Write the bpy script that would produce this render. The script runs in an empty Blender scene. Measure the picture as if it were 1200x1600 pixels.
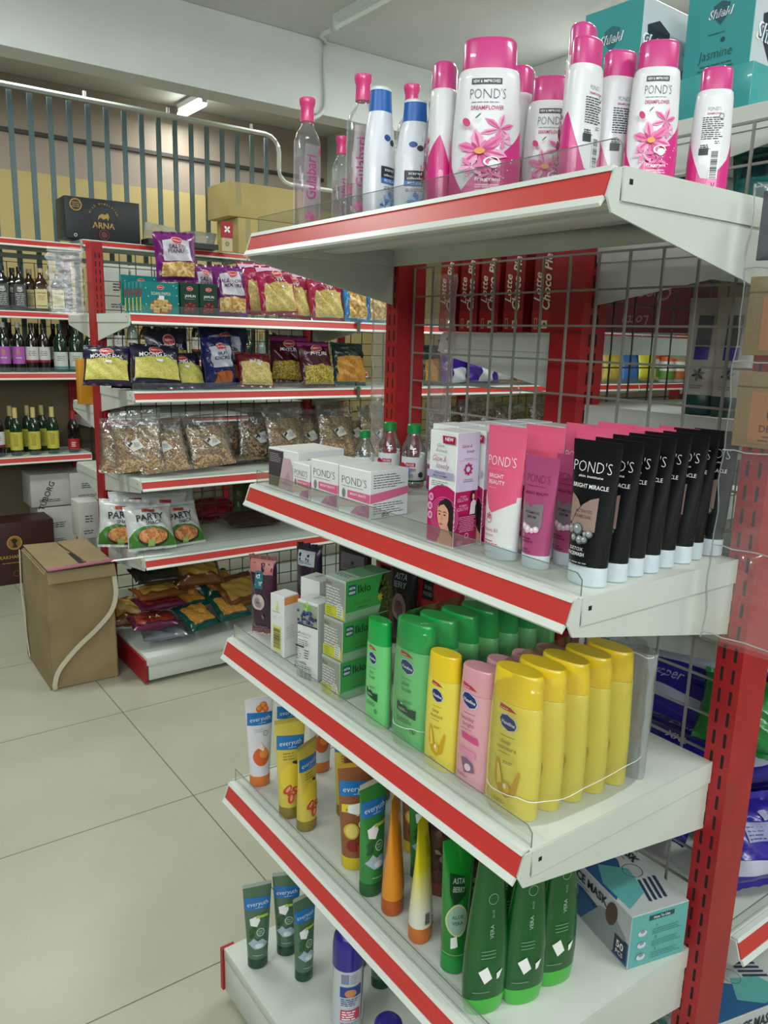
import bpy, bmesh, math, random
from mathutils import Vector, Matrix, Euler
sc = bpy.context.scene
PI = math.pi
rnd = random.Random(7)
# ---------------------------------------------------------------- camera
FPX, YAW, PITCH, ROLL = 1240.336, -0.9358, -0.2152, 0.0284
CAM = Vector((0.6313, -1.137, 1.592))
_f = Vector((math.sin(YAW)*math.cos(PITCH), math.cos(YAW)*math.cos(PITCH), math.sin(PITCH)))
_r = Vector((math.cos(YAW), -math.sin(YAW), 0))
_u = _r.cross(_f)
_rt = _r*math.cos(ROLL) + _u*math.sin(ROLL)
_up = -_r*math.sin(ROLL) + _u*math.cos(ROLL)
cd = bpy.data.cameras.new('camera'); cam = bpy.data.objects.new('camera', cd)
sc.collection.objects.link(cam)
cd.sensor_fit = 'VERTICAL'; cd.sensor_height = 36; cd.lens = FPX*36/1600
cd.clip_start = 0.02; cd.clip_end = 60
cam.matrix_world = Matrix(((_rt.x, _up.x, -_f.x, CAM.x), (_rt.y, _up.y, -_f.y, CAM.y), (_rt.z, _up.z, -_f.z, CAM.z), (0, 0, 0, 1)))
sc.camera = cam

def at(px, py, **kw):
    """where the line of sight through a photo pixel meets a plane x=, y= or z="""
    d = _rt*((px-600)/FPX) + _up*((800-py)/FPX) + _f
    for a, v in kw.items():
        i = 'xyz'.index(a); t = (v-CAM[i])/d[i]
        return CAM + d*t
# ---------------------------------------------------------------- light
vs = sc.view_settings
vs.view_transform = 'Standard'; vs.look = 'None'; vs.gamma = 1; vs.use_curve_mapping = False
vs.exposure = -0.27
wd = bpy.data.worlds.new('world'); sc.world = wd; wd.use_nodes = True
wd.node_tree.nodes['Background'].inputs[0].default_value = (0.80, 0.90, 0.88, 1)
wd.node_tree.nodes['Background'].inputs[1].default_value = 0.035
def area(name, loc, rot, sx, sy, power, col=(0.93, 1, 0.95)):
    l = bpy.data.lights.new(name, 'AREA'); l.shape = 'RECTANGLE'; l.size = sx; l.size_y = sy
    l.energy = power; l.color = col
    o = bpy.data.objects.new(name, l); o.location = loc; o.rotation_euler = rot
    sc.collection.objects.link(o); return o
# daylight of the shop front behind the photographer, and the lit ceiling tubes of the aisles
area('shopfront_daylight', (2.4, -4.6, 3.0), (math.radians(62), 0, math.radians(20)), 3.6, 0.9, 75, (0.92, 0.98, 1))
for x, y, rz, e in ((-.4, -2.9, 0, 50), (1.6, .6, 1, 50), (-1.7, 1.9, 0, 50), (-3.1, -1.0, 1, 52), (-3.2, 3.0, 1, 40), (-5.3, .2, 1, 22), (-5.3, 2.4, 1, 14)):
    area('ceiling_tube_light', (x, y, 3.36), (0, 0, rz*PI/2), 1.2, 0.25, e)
area('beam_fill_light', (3.7, -2.6, 2.6), Vector((-1, .38, .38)).to_track_quat('-Z', 'Y').to_euler(), 2.6, 1.0, 130, (0.92, 0.98, 1))  # added fill aimed up at the beam and ceiling, not a real window

# ---------------------------------------------------------------- materials
def lin(h):
    h = h.lstrip('#'); c = [int(h[i:i+2], 16)/255 for i in (0, 2, 4)]
    return tuple(x/12.92 if x <= .04045 else ((x+.055)/1.055)**2.4 for x in c) + (1,)
_mats = {}
def mat(h, rough=.45, metal=0, spec=.5, em=0, coat=0):
    k = (h, rough, metal, spec, em, coat)
    if k in _mats: return _mats[k]
    m = bpy.data.materials.new('mat_' + h); m.use_nodes = True
    b = m.node_tree.nodes['Principled BSDF']
    b.inputs['Base Color'].default_value = lin(h); b.inputs['Roughness'].default_value = rough
    b.inputs['Metallic'].default_value = metal; b.inputs['Specular IOR Level'].default_value = spec
    b.inputs['Coat Weight'].default_value = coat
    if em: b.inputs['Emission Color'].default_value = lin(h); b.inputs['Emission Strength'].default_value = em
    _mats[k] = m; return m
def nodes(name):
    m = bpy.data.materials.new(name); m.use_nodes = True; return m, m.node_tree.nodes, m.node_tree.links, m.node_tree.nodes['Principled BSDF']
def noisy(name, ha, hb, scale, rough=.6, bump=0, detail=4, thr=(.35, .65), metal=0, vor=False, bdist=.002, coords='Object'):
    """two colours mixed by noise (or cell noise), with bump"""
    m, N, L, b = nodes(name)
    tc = N.new('ShaderNodeTexCoord')
    if vor:
        t = N.new('ShaderNodeTexVoronoi'); t.inputs['Scale'].default_value = scale
        sep = N.new('ShaderNodeSeparateColor'); L.new(t.outputs['Color'], sep.inputs[0]); fac = sep.outputs[0]; h = t.outputs['Distance']
    else:
        t = N.new('ShaderNodeTexNoise'); t.inputs['Scale'].default_value = scale; t.inputs['Detail'].default_value = detail
        fac = t.outputs['Fac']; h = fac
    L.new(tc.outputs[coords], t.inputs['Vector'])
    r = N.new('ShaderNodeValToRGB'); r.color_ramp.elements[0].position = thr[0]; r.color_ramp.elements[1].position = thr[1]
    r.color_ramp.elements[0].color = lin(ha); r.color_ramp.elements[1].color = lin(hb)
    L.new(fac, r.inputs[0]); L.new(r.outputs[0], b.inputs['Base Color'])
    b.inputs['Roughness'].default_value = rough; b.inputs['Metallic'].default_value = metal
    if bump:
        bp = N.new('ShaderNodeBump'); bp.inputs['Strength'].default_value = bump; bp.inputs['Distance'].default_value = bdist
        bp.invert = vor
        L.new(h, bp.inputs['Height']); L.new(bp.outputs[0], b.inputs['Normal'])
    return m
def film(name, col='#ffffff', gloss=.14, rough=.12, haze=.0, bump=0, bscale=30, fres=.7):
    """thin clear plastic: lets the light straight through, with a glossy sheen and a little haze"""
    m, N, L, b = nodes(name)
    N.remove(b); out = N['Material Output']
    tr = N.new('ShaderNodeBsdfTransparent'); tr.inputs[0].default_value = lin(col)
    gl = N.new('ShaderNodeBsdfGlossy'); gl.inputs['Roughness'].default_value = rough
    df = N.new('ShaderNodeBsdfDiffuse'); df.inputs[0].default_value = lin('#e6eaea')
    fr = N.new('ShaderNodeFresnel'); fr.inputs['IOR'].default_value = 1.45
    ma = N.new('ShaderNodeMath'); ma.operation = 'MULTIPLY_ADD'; ma.inputs[1].default_value = fres; ma.inputs[2].default_value = gloss*.25
    ma.use_clamp = True
    L.new(fr.outputs[0], ma.inputs[0])
    m1 = N.new('ShaderNodeMixShader'); m1.inputs[0].default_value = haze; L.new(tr.outputs[0], m1.inputs[1]); L.new(df.outputs[0], m1.inputs[2])
    m2 = N.new('ShaderNodeMixShader'); L.new(ma.outputs[0], m2.inputs[0]); L.new(m1.outputs[0], m2.inputs[1]); L.new(gl.outputs[0], m2.inputs[2])
    if bump:
        tc = N.new('ShaderNodeTexCoord'); t = N.new('ShaderNodeTexNoise'); t.inputs['Scale'].default_value = bscale; t.inputs['Detail'].default_value = 3
        bp = N.new('ShaderNodeBump'); bp.inputs['Strength'].default_value = bump; bp.inputs['Distance'].default_value = .01
        L.new(tc.outputs['Object'], t.inputs['Vector']); L.new(t.outputs['Fac'], bp.inputs['Height'])
        L.new(bp.outputs[0], gl.inputs['Normal']); L.new(bp.outputs[0], fr.inputs['Normal'])
    L.new(m2.outputs[0], out.inputs[0]); return m

WHITE = mat('#d9dedb', .38); RACKW = noisy('rack_white_enamel', '#c6cbc2', '#ced3ca', 6, .38); RACKU = RACKW
RED = mat('#a81f24', .42); STRIP = mat('#c53b36', .35); SLOT = mat('#17090a', .8)
POSTRED = noisy('post_red_enamel', '#96161d', '#a51c22', 9, .42)
LIP = mat('#dadfd9', .3); WIRE = mat('#8f9088', .45, .3); WIRED = mat('#4a4b46', .5, .3)
GUARD = film('clear_guard', '#fafcfb', .0, .05, .035, fres=.3); GEDGE = mat('#6f7f7a', .2)
BAG = film('clear_bag', '#ffffff', .15, .12, .05, .5, 26, fres=.4); BAGH = film('hazy_bag', '#ffffff', .15, .2, .10, .4, 22, fres=.45)
SHRINK = film('shrink_wrap', '#ffffff', .12, .10, .02, .5, 22, fres=.5)
BLACK = mat('#141416', .4); NAVY = mat('#1c2a5c', .4); GREY = mat('#6a6e70', .5); DGREY = mat('#33373a', .5); PAPER = mat('#e8e9e6', .5)
INK = mat('#22252b', .6); PINK = mat('#e0358a', .28, coat=.3); LPINK = mat('#f08bb8', .4); PRINTW = mat('#f2f2f0', .45)
CARD = noisy('brown_card', '#8d7a58', '#9b8763', 5, .8); GOLD = mat('#b8914a', .4)

# ---------------------------------------------------------------- mesh kit
class MB:
    def __init__(s): s.v = []; s.f = []; s.m = []; s.mats = []
    def mi(s, m):
        if m not in s.mats: s.mats.append(m)
        return s.mats.index(m)
    def add(s, vs_, fs, m, M=None):
        b = len(s.v)
        s.v += [tuple(M @ Vector(p)) if M else tuple(p) for p in vs_]
        mm = [s.mi(x) for x in m] if isinstance(m, list) else [s.mi(m)]*len(fs)
        s.f += [[i+b for i in f] for f in fs]; s.m += mm; return s
    def box(s, a, b, m, M=None):
        x0, y0, z0 = a; x1, y1, z1 = b
        v = [(x0,y0,z0),(x1,y0,z0),(x1,y1,z0),(x0,y1,z0),(x0,y0,z1),(x1,y0,z1),(x1,y1,z1),(x0,y1,z1)]
        f = [(0,3,2,1),(4,5,6,7),(0,1,5,4),(1,2,6,5),(2,3,7,6),(3,0,4,7)]
        return s.add(v, f, m, M)          # faces: bottom, top, front, right, back, left
    def prism(s, pts, ax, t0, t1, m, M=None):
        """extrude a 2d outline along axis ax"""
        n = len(pts)
        def P(p, t): return (t, p[0], p[1]) if ax == 'x' else ((p[0], t, p[1]) if ax == 'y' else (p[0], p[1], t))
        v = [P(p, t0) for p in pts] + [P(p, t1) for p in pts]
        f = [list(range(n))[::-1], list(range(n, 2*n))] + [(i, (i+1) % n, n+(i+1) % n, n+i) for i in range(n)]
        return s.add(v, f, m, M)
    def loft(s, rings, ms, cap0=True, cap1=True, M=None):
        """rings: lists of 3d points; ms: one material or one per band"""
        n = len(rings[0]); v = [p for r in rings for p in r]; f = []; mm = []
        for k in range(len(rings)-1):
            for i in range(n):
                f.append((k*n+i, k*n+(i+1) % n, (k+1)*n+(i+1) % n, (k+1)*n+i)); mm.append(ms[k] if isinstance(ms, list) else ms)
        if cap0: f.append(list(range(n))[::-1]); mm.append(ms[0] if isinstance(ms, list) else ms)
        if cap1: f.append([(len(rings)-1)*n+i for i in range(n)]); mm.append(ms[-1] if isinstance(ms, list) else ms)
        return s.add(v, f, mm, M)
    def tube(s, path, r, m, n=6, M=None):
        P = [Vector(p) for p in path]; rings = []
        for i, p in enumerate(P):
            d = (P[min(i+1, len(P)-1)] - P[max(i-1, 0)]).normalized()
            a = d.cross(Vector((0, 0, 1)) if abs(d.z) < .9 else Vector((1, 0, 0))).normalized(); b = d.cross(a)
            rings.append([tuple(p + (a*math.cos(2*PI*k/n) + b*math.sin(2*PI*k/n))*r) for k in range(n)])
        return s.loft(rings, m, M=M)
    def mesh(s, name, smooth=None):
        me = bpy.data.meshes.new(name); me.from_pydata(s.v, [], s.f)
        for m in s.mats: me.materials.append(m)
        me.polygons.foreach_set('material_index', s.m)
        if smooth is not None:
            me.polygons.foreach_set('use_smooth', [True]*len(me.polygons)); me.set_sharp_from_angle(angle=math.radians(smooth))
        me.update(); return me
def link(o, parent=None):
    sc.collection.objects.link(o)
    if parent: o.parent = parent
    return o
def obj(name, mb, parent=None, smooth=None, loc=(0, 0, 0), rot=(0, 0, 0), bevel=0):
    me = mb.mesh(name, smooth) if isinstance(mb, MB) else mb
    if bevel:
        bm = bmesh.new(); bm.from_mesh(me)
        bmesh.ops.remove_doubles(bm, verts=bm.verts, dist=1e-6)
        es = [e for e in bm.edges if len(e.link_faces) == 2 and e.calc_face_angle(0) > .6]
        bmesh.ops.bevel(bm, geom=es, offset=bevel, segments=2, affect='EDGES', profile=.5, material=-1)
        bm.to_mesh(me); bm.free()
        me.polygons.foreach_set('use_smooth', [True]*len(me.polygons)); me.set_sharp_from_angle(angle=math.radians(50))
    o = bpy.data.objects.new(name, me); o.location = loc; o.rotation_euler = rot
    return link(o, parent)
def tag(o, label=None, cat=None, group=None, kind=None):
    for k, v in (('label', label), ('category', cat), ('group', group), ('kind', kind)):
        if v: o[k] = v
    return o
def thing(name, label, cat, loc=(0, 0, 0), rz=0, group=None, rot=None):
    o = bpy.data.objects.new(name, None); link(o); o.empty_display_size = .05
    o.location = loc; o.rotation_euler = rot if rot else (0, 0, rz)
    return tag(o, label, cat, group)
def struct(name, mb, **k): return tag(obj(name, mb, **k), kind='structure')

# ---------------------------------------------------------------- decals: flat artwork laid onto a surface
_txt = {}
def text_mesh(s, shear=0, bold=0):
    k = (s, shear, bold)
    if k not in _txt:
        cu = bpy.data.curves.new('t', 'FONT'); cu.body = s; cu.shear = shear; cu.offset = bold; cu.resolution_u = 2
        o = bpy.data.objects.new('t', cu); me = o.to_mesh()
        v = [(p.co.x, p.co.y) for p in me.vertices]; f = [list(p.vertices) for p in me.polygons]
        o.to_mesh_clear(); bpy.data.objects.remove(o); bpy.data.curves.remove(cu)
        _txt[k] = (v, f)
    return _txt[k]
class Dec:
    def __init__(s, base=.0005, step=.00016): s.sh = []; s.n = 0; s.base = base; s.step = step
    def poly(s, pts, m, top=True):
        s.n += 1; s.sh.append(([tuple(p) for p in pts], [list(range(len(pts)))], m, s.n if top else 1)); return s
    def rect(s, x, y, w, h, m): return s.poly([(x, y), (x+w, y), (x+w, y+h), (x, y+h)], m)
    def ell(s, cx, cy, rx, ry, m, n=20, rot=0):
        c, q = math.cos(rot), math.sin(rot)
        return s.poly([(cx+rx*math.cos(t)*c-ry*math.sin(t)*q, cy+rx*math.cos(t)*q+ry*math.sin(t)*c) for t in [2*PI*i/n for i in range(n)]], m)
    def ring(s, cx, cy, r, w, m, n=20):
        s.n += 1
        v = [(cx+(r-(i % 2)*w)*math.cos(2*PI*(i//2)/n), cy+(r-(i % 2)*w)*math.sin(2*PI*(i//2)/n)) for i in range(2*n)]
        s.sh.append((v, [[2*i, (2*i+2) % (2*n), (2*i+3) % (2*n), 2*i+1] for i in range(n)], m, s.n)); return s
    def text(s, t, x, y, size, m, al='c', shear=0, bold=.01, rot=0, wmax=None, sx=1):
        """baseline text; size = cap height in metres"""
        v, f = text_mesh(t, shear, bold)
        if not v: return s
        x0 = min(p[0] for p in v); x1 = max(p[0] for p in v); k = size/.70
        kx = k*sx
        if wmax and (x1-x0)*kx > wmax: kx = wmax/(x1-x0)
        ox = {'c': -(x0+x1)/2, 'l': -x0, 'r': -x1}[al]; c, q = math.cos(rot), math.sin(rot)
        V = []
        for p in v:
            a, b = (p[0]+ox)*kx, p[1]*k
            V.append((x+a*c-b*q, y+a*q+b*c))
        s.n += 1; s.sh.append((V, f, m, s.n)); return s
    def lines(s, x, y, w, n, pitch, m, t=.35, rag=.3, al='l'):
        """rows of tiny print too small to read"""
        r = random.Random(int(x*1e5)+n); s.n += 1; V = []; Fc = []
        for i in range(n):
            cx = 0; ww = w*(1-rag*r.random()); o = 0 if al == 'l' else (w-ww)/2
            while cx < ww:
                l = min(pitch*(.8+2*r.random()), ww-cx); b = len(V); yy = y-i*pitch; xx = x+o+cx
                V += [(xx, yy), (xx+l, yy), (xx+l, yy+pitch*t), (xx, yy+pitch*t)]; Fc.append([b, b+1, b+2, b+3]); cx += l+pitch*.35
        s.sh.append((V, Fc, m, s.n)); return s
    def bars(s, x, y, w, h, m, n=22, vert=False):
        r = random.Random(n); s.n += 1; V = []; Fc = []; c = 0
        u = (h if vert else w)/n
        for i in range(n):
            l = u*(.3+.5*r.random()); b = len(V)
            V += [(x, y+c), (x+w, y+c), (x+w, y+c+l), (x, y+c+l)] if vert else [(x+c, y), (x+c+l, y), (x+c+l, y+h), (x+c, y+h)]
            Fc.append([b, b+1, b+2, b+3]); c += u
        s.sh.append((V, Fc, m, s.n)); return s
    def petals(s, cx, cy, r, n, m, m2=None, rot=0, w=.34):
        for i in range(n):
            a = rot+2*PI*i/n; c, q = math.cos(a), math.sin(a)
            pts = [(0, 0), (.35*r, w*r*.8), (.65*r, w*r), (r, 0), (.65*r, -w*r), (.35*r, -w*r*.8)]
            s.poly([(cx+p[0]*c-p[1]*q, cy+p[0]*q+p[1]*c) for p in pts], m2 if (m2 and i % 2) else m)
        return s
    def emit(s, mb, fn, su=None, sv=None, clip=None):
        """lay every shape on the surface fn(u, v, off); su / sv = cutting pitch on curved surfaces"""
        for V, Fc, m, lay in s.sh:
            bm = bmesh.new(); vv = [bm.verts.new((a, b, 0)) for a, b in V]
            for f in Fc:
                try: bm.faces.new([vv[i] for i in f])
                except ValueError: pass
            bmesh.ops.triangulate(bm, faces=[f for f in bm.faces if len(f.verts) > 4])
            for ax, st in ((0, su), (1, sv)):
                if not st: continue
                cs = [p.co[ax] for p in bm.verts]
                if not cs: continue
                cuts = st if isinstance(st, (list, tuple)) else [k*st for k in range(math.ceil(min(cs)/st), math.floor(max(cs)/st)+1)]
                for cpos in cuts:
                    if min(cs) < cpos < max(cs):
                        co = [0, 0, 0]; co[ax] = cpos; no = [0, 0, 0]; no[ax] = 1
                        bmesh.ops.bisect_plane(bm, geom=bm.verts[:]+bm.edges[:]+bm.faces[:], plane_co=co, plane_no=no)
            if clip:
                for ax, lim, sg in ((0, clip[0], -1), (0, clip[2], 1), (1, clip[1], -1), (1, clip[3], 1)):
                    co = [0, 0, 0]; co[ax] = lim; no = [0, 0, 0]; no[ax] = sg
                    bmesh.ops.bisect_plane(bm, geom=bm.verts[:]+bm.edges[:]+bm.faces[:], plane_co=co, plane_no=no, clear_outer=True)
            bm.verts.index_update(); off = s.base + lay*s.step
            out = [fn(p.co.x, p.co.y, off) for p in bm.verts]
            up = [[v.index for v in f.verts] if f.normal.z >= 0 else [v.index for v in f.verts][::-1] for f in bm.faces]
            if out: mb.add(out, up, m)
            bm.free()
        return mb
def on_front(y0): return lambda u, v, o: (u, y0-o, v)                 # plane facing -y
def on_right(x0): return lambda u, v, o: (x0+o, u, v)                 # facing +x, u runs along +y
def on_left(x0): return lambda u, v, o: (x0-o, -u, v)
def on_back(y0): return lambda u, v, o: (-u, y0+o, v)
def on_top(z0): return lambda u, v, o: (u, v, z0+o)
def on_bulge(a, b, n=2):
    """front of a flattened bottle whose half width a(v) and half depth b(v) vary with height"""
    A = a if callable(a) else (lambda v: a); B = b if callable(b) else (lambda v: b)
    def fn(u, v, o):
        t = min(abs(u)/A(v), .995); return (u, -(B(v)+o)*(1-t**n)**(1/n)-o*.4, v)
    return fn
def on_back_of(fn): return lambda u, v, o: (lambda p: (-p[0], -p[1], p[2]))(fn(u, v, o))
def on_cyl(r):
    R = r if callable(r) else (lambda v: r)
    return lambda u, v, o: ((R(v)+o)*math.sin(u/R(v)), -(R(v)+o)*math.cos(u/R(v)), v)
def ring(a, b, z, n=28, e=2, cx=0, cy=0):
    """super-ellipse ring"""
    r = []
    for i in range(n):
        t = 2*PI*i/n; c, q = math.cos(t), math.sin(t)
        r.append((cx+a*math.copysign(abs(c)**(2/e), c), cy+b*math.copysign(abs(q)**(2/e), q), z))
    return r
def interp(tab):
    """piecewise linear function from [(z, value), ...]"""
    def f(z):
        if z <= tab[0][0]: return tab[0][1]
        for (z0, v0), (z1, v1) in zip(tab, tab[1:]):
            if z <= z1: return v0+(v1-v0)*(z-z0)/(z1-z0) if z1 > z0 else v1
        return tab[-1][1]
    return f
# one build of each kind; every copy is an object of its own that shares the mesh data
PROTO = {}
def proto(name, parts): PROTO[name] = parts       # parts: [(part name, mesh, [(sub name, mesh), ...]), ...]
_used = set()
def put(pk, label, cat, loc, rz=0, group=None, s=1, rot=None, name=None):
    t = thing(name or pk, label, cat, (loc[0], loc[1], loc[2]+.0008), rz, group, rot)
    t.scale = (s, s, s) if not isinstance(s, tuple) else s
    for pn, me, subs in PROTO[pk]:
        o = link(bpy.data.objects.new(pn, me), t)
        for sn, sm in subs: link(bpy.data.objects.new(sn, sm), o)
    return t

# ================================================================ the room
CEIL = 3.5
# floor of large glossy tiles, joints on a 0.757 m grid
m, N, L, b = nodes('floor_tiles')
tc = N.new('ShaderNodeTexCoord'); mp = N.new('ShaderNodeMapping'); L.new(tc.outputs['Object'], mp.inputs[0])
mp.inputs['Location'].default_value = (1.776, .162, 0)
sep = N.new('ShaderNodeSeparateXYZ'); L.new(mp.outputs[0], sep.inputs[0])
jo = []
for ax in (0, 1):
    d1 = N.new('ShaderNodeMath'); d1.operation = 'DIVIDE'; d1.inputs[1].default_value = .757; L.new(sep.outputs[ax], d1.inputs[0])
    pg = N.new('ShaderNodeMath'); pg.operation = 'PINGPONG'; pg.inputs[1].default_value = .5; L.new(d1.outputs[0], pg.inputs[0])
    lt = N.new('ShaderNodeMath'); lt.operation = 'LESS_THAN'; lt.inputs[1].default_value = .0026; L.new(pg.outputs[0], lt.inputs[0]); jo.append(lt)
mx = N.new('ShaderNodeMath'); mx.operation = 'MAXIMUM'; L.new(jo[0].outputs[0], mx.inputs[0]); L.new(jo[1].outputs[0], mx.inputs[1])
nz = N.new('ShaderNodeTexNoise'); nz.inputs['Scale'].default_value = 2.2; nz.inputs['Detail'].default_value = 5; L.new(tc.outputs['Object'], nz.inputs['Vector'])
rp = N.new('ShaderNodeValToRGB'); rp.color_ramp.elements[0].color = lin('#a9a895'); rp.color_ramp.elements[1].color = lin('#b3b2a0'); rp.color_ramp.elements[0].position = .3; rp.color_ramp.elements[1].position = .7
L.new(nz.outputs['Fac'], rp.inputs[0])
mc = N.new('ShaderNodeMix'); mc.data_type = 'RGBA'; L.new(mx.outputs[0], mc.inputs[0]); L.new(rp.outputs[0], mc.inputs[6]); mc.inputs[7].default_value = lin('#6d6b60')
L.new(mc.outputs[2], b.inputs['Base Color']); b.inputs['Roughness'].default_value = .24; b.inputs['Specular IOR Level'].default_value = .35
FLOOR = m
mb = MB(); mb.box((-7.2, -6, -.05), (4.2, 7, 0), FLOOR); struct('floor', mb)
PLASTER = noisy('ceiling_paint', '#cfcfcb', '#d4d4d0', 3, .9); BEAMP = noisy('beam_paint', '#d6d9d7', '#dbdedc', 3, .9)
mb = MB(); mb.box((-7.2, -6, CEIL), (4.2, 7, CEIL+.1), PLASTER); struct('ceiling', mb)
mb = MB(); mb.box((-4.5, -6, 3.045), (-4.3, 3.3, CEIL-.002), BEAMP); struct('trim_1', mb)           # ceiling beam along the aisle
mb = MB(); mb.box((-4.3, 3.3, 2.2), (4.2, 3.5, CEIL-.002), BEAMP); struct('trim_2', mb)             # cross beam at the far end
# back wall: upper plaster, lower yellow dado
m, N, L, b = nodes('back_wall_paint')
tc = N.new('ShaderNodeTexCoord'); sp = N.new('ShaderNodeSeparateXYZ'); L.new(tc.outputs['Object'], sp.inputs[0])
n1 = N.new('ShaderNodeTexNoise'); n1.inputs['Scale'].default_value = 1.5; L.new(tc.outputs['Object'], n1.inputs['Vector'])
ad = N.new('ShaderNodeMath'); ad.operation = 'MULTIPLY_ADD'; ad.inputs[1].default_value = .05; L.new(n1.outputs['Fac'], ad.inputs[0]); L.new(sp.outputs[2], ad.inputs[2])
gt = N.new('ShaderNodeMath'); gt.operation = 'GREATER_THAN'; gt.inputs[1].default_value = 2.83; L.new(ad.outputs[0], gt.inputs[0])
mc = N.new('ShaderNodeMix'); mc.data_type = 'RGBA'; L.new(gt.outputs[0], mc.inputs[0]); mc.inputs[6].default_value = lin('#c2ae78'); mc.inputs[7].default_value = lin('#a5968a')
L.new(mc.outputs[2], b.inputs['Base Color']); b.inputs['Roughness'].default_value = .9
mb = MB(); mb.box((-6.6, -6, 0), (-6.5, 7, CEIL-.002), m); struct('wall_back', mb)
WALLP = noisy('end_wall_paint', '#b9c4b8', '#c2ccc0', 3, .9)
mb = MB(); mb.box((-6.5, 3.3, 3.02), (-4.5, 3.5, CEIL-.002), WALLP); struct('trim_3', mb)
mb = MB(); mb.box((-6.5, 6.8, 0), (4.2, 6.9, CEIL-.002), noisy('far_wall', '#8a8374', '#968f80', 2, .9)); struct('wall_far', mb)
mb = MB(); mb.box((4.1, -1.0, 0), (4.2, 6.8, CEIL-.002), WALLP); struct('wall_right', mb)
# conduit on the back wall
mb = MB(); mb.box((-6.5, -2.5, 3.08), (-6.475, 3.25, 3.11), mat('#3d3a36', .6)); struct('trim_4', mb)

# security grille in front of the back wall
GX = -5.32; GT = 3.10
BARM = mat('#5f7478', .45, .2)
gr = thing('window_grille', 'tall grille of upright blue-grey steel bars over the wine rack', 'grille', (GX, 0, 0))
for k in range(28):
    y = -1.33 + k*.1235
    mb = MB(); mb.box((-.008, -.016, .9), (.008, .016, GT-.01), BARM); o = obj('bar', mb, gr, loc=(0, y, 0))
mb = MB(); mb.box((-.02, -1.6, 2.05), (.012, 2.3, 2.08), mat('#8b9794', .5)); obj('crossbar', mb, gr)
PIPE = mat('#c9cec8', .45)
mb = MB(); pth = [(0, -2.2, GT+.01), (0, 1.98, GT+.01)]
pth += [(0, 1.98+.12*math.sin(t), GT+.01-.12*(1-math.cos(t))) for t in (.4, .8, 1.2, 1.57)] + [(0, 2.1, 2.87)]
pth += [(0, 2.2-.1*math.cos(t), 2.87-.1*math.sin(t)) for t in (.5, 1., 1.57)] + [(0, 2.6, 2.77)]
mb.tube(pth, .017, PIPE, 8)
for y in (-.05, .62, 1.2, 1.86): mb.tube([(0, y, GT+.02), (0, y, GT+.06)], .012, PIPE, 6)
obj('conduit_pipe', mb, None, smooth=40, loc=(GX+.034, 0, 0))
tag(bpy.data.objects['conduit_pipe'], 'white conduit pipe running along the top of the grille and bending down', 'pipe')

# ceiling lights
def tube_light(label, c, axis, lit, ln=1.2):
    t = thing('tube_light', label, 'ceiling light', c, 0 if axis == 'x' else PI/2)
    mb = MB(); mb.prism([(-.028, .035), (.028, .035), (.02, 0), (-.02, 0)], 'x', -ln/2, ln/2, WHITE); obj('fixture', mb, t)
    for sx in (-1, 1):
        e = MB(); e.box((sx*ln/2-.012, -.018, -.045), (sx*ln/2+.012, .018, .0), WHITE); obj('end_cap', e, t)
    g = MB(); g.loft([ring(.013 if not lit else .03, .013 if not lit else .03, z, 12) for z in (-ln/2+.012, ln/2-.012)], mat('#f6fff4', .3, em=9 if lit else .0), M=Matrix.Translation((0, 0, -.03 if not lit else -.045)) @ Matrix.Rotation(PI/2, 4, 'Y'))
    obj('tube', g, t, smooth=40); return t
p = at(520, 45, z=CEIL-.07); q = at(600, 5, z=CEIL-.07)
tube_light('unlit white tube light on the ceiling just past the long beam', (p.x+.62, (p.y+q.y)/2, CEIL-.036), 'x', False)
tube_light('glowing tube light on the ceiling behind the beam, above the grille', (-6.08, 1.72, CEIL-.06), 'x', True, .5)
l = bpy.data.lights.new('tube_glow', 'AREA'); l.shape = 'RECTANGLE'; l.size = .5; l.size_y = .05; l.energy = 12; l.color = (.95, 1, .93)
o = bpy.data.objects.new('tube_glow', l); o.location = (-6.08, 1.72, CEIL-.14); link(o)
# white hose hanging from the unlit lamp down the beam
WHOSE = mat('#d5d8d4', .4)
mb = MB(); P0 = at(516, 48, z=CEIL-.05)
y0 = P0.y-.02
X = -4.285
pts = [tuple(P0), tuple(P0+Vector((-.09, -.01, -.006)))]
for px, py in ((508, 64), (507, 90), (508, 130), (509, 155), (507, 168), (500, 179), (485, 187)): pts.append(tuple(at(px, py, x=X)))
def smooth_path(P, k=6):
    P = [Vector(p) for p in P]; out = []
    for i in range(len(P)-1):
        a, b, c, d = P[max(i-1, 0)], P[i], P[i+1], P[min(i+2, len(P)-1)]
        for j in range(k):
            t = j/k; out.append(.5*((2*b)+(c-a)*t+(2*a-5*b+4*c-d)*t*t+(3*b-a-3*c+d)*t**3))
    return out+[P[-1]]
pts = smooth_path(pts)
mb.tube(pts, .014, WHOSE, 8); o = obj('cable_duct', mb, smooth=50); tag(o, 'white flexible cable duct bending from the unlit lamp down the beam', 'cable duct')
hook = at(12, 115, x=-4.6)
mb = MB(); mb.tube([(0, -.05, .42), (0, -.045, .04), (0, -.02, 0), (0, .02, 0), (0, .045, .04), (0, .05, .42)], .008, WHOSE, 6)
o = obj('ceiling_hook', mb, smooth=50, loc=(hook.x, hook.y, CEIL-.42)); tag(o, 'thin white wire loop hanging from the ceiling above the grille', 'hook')

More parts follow.
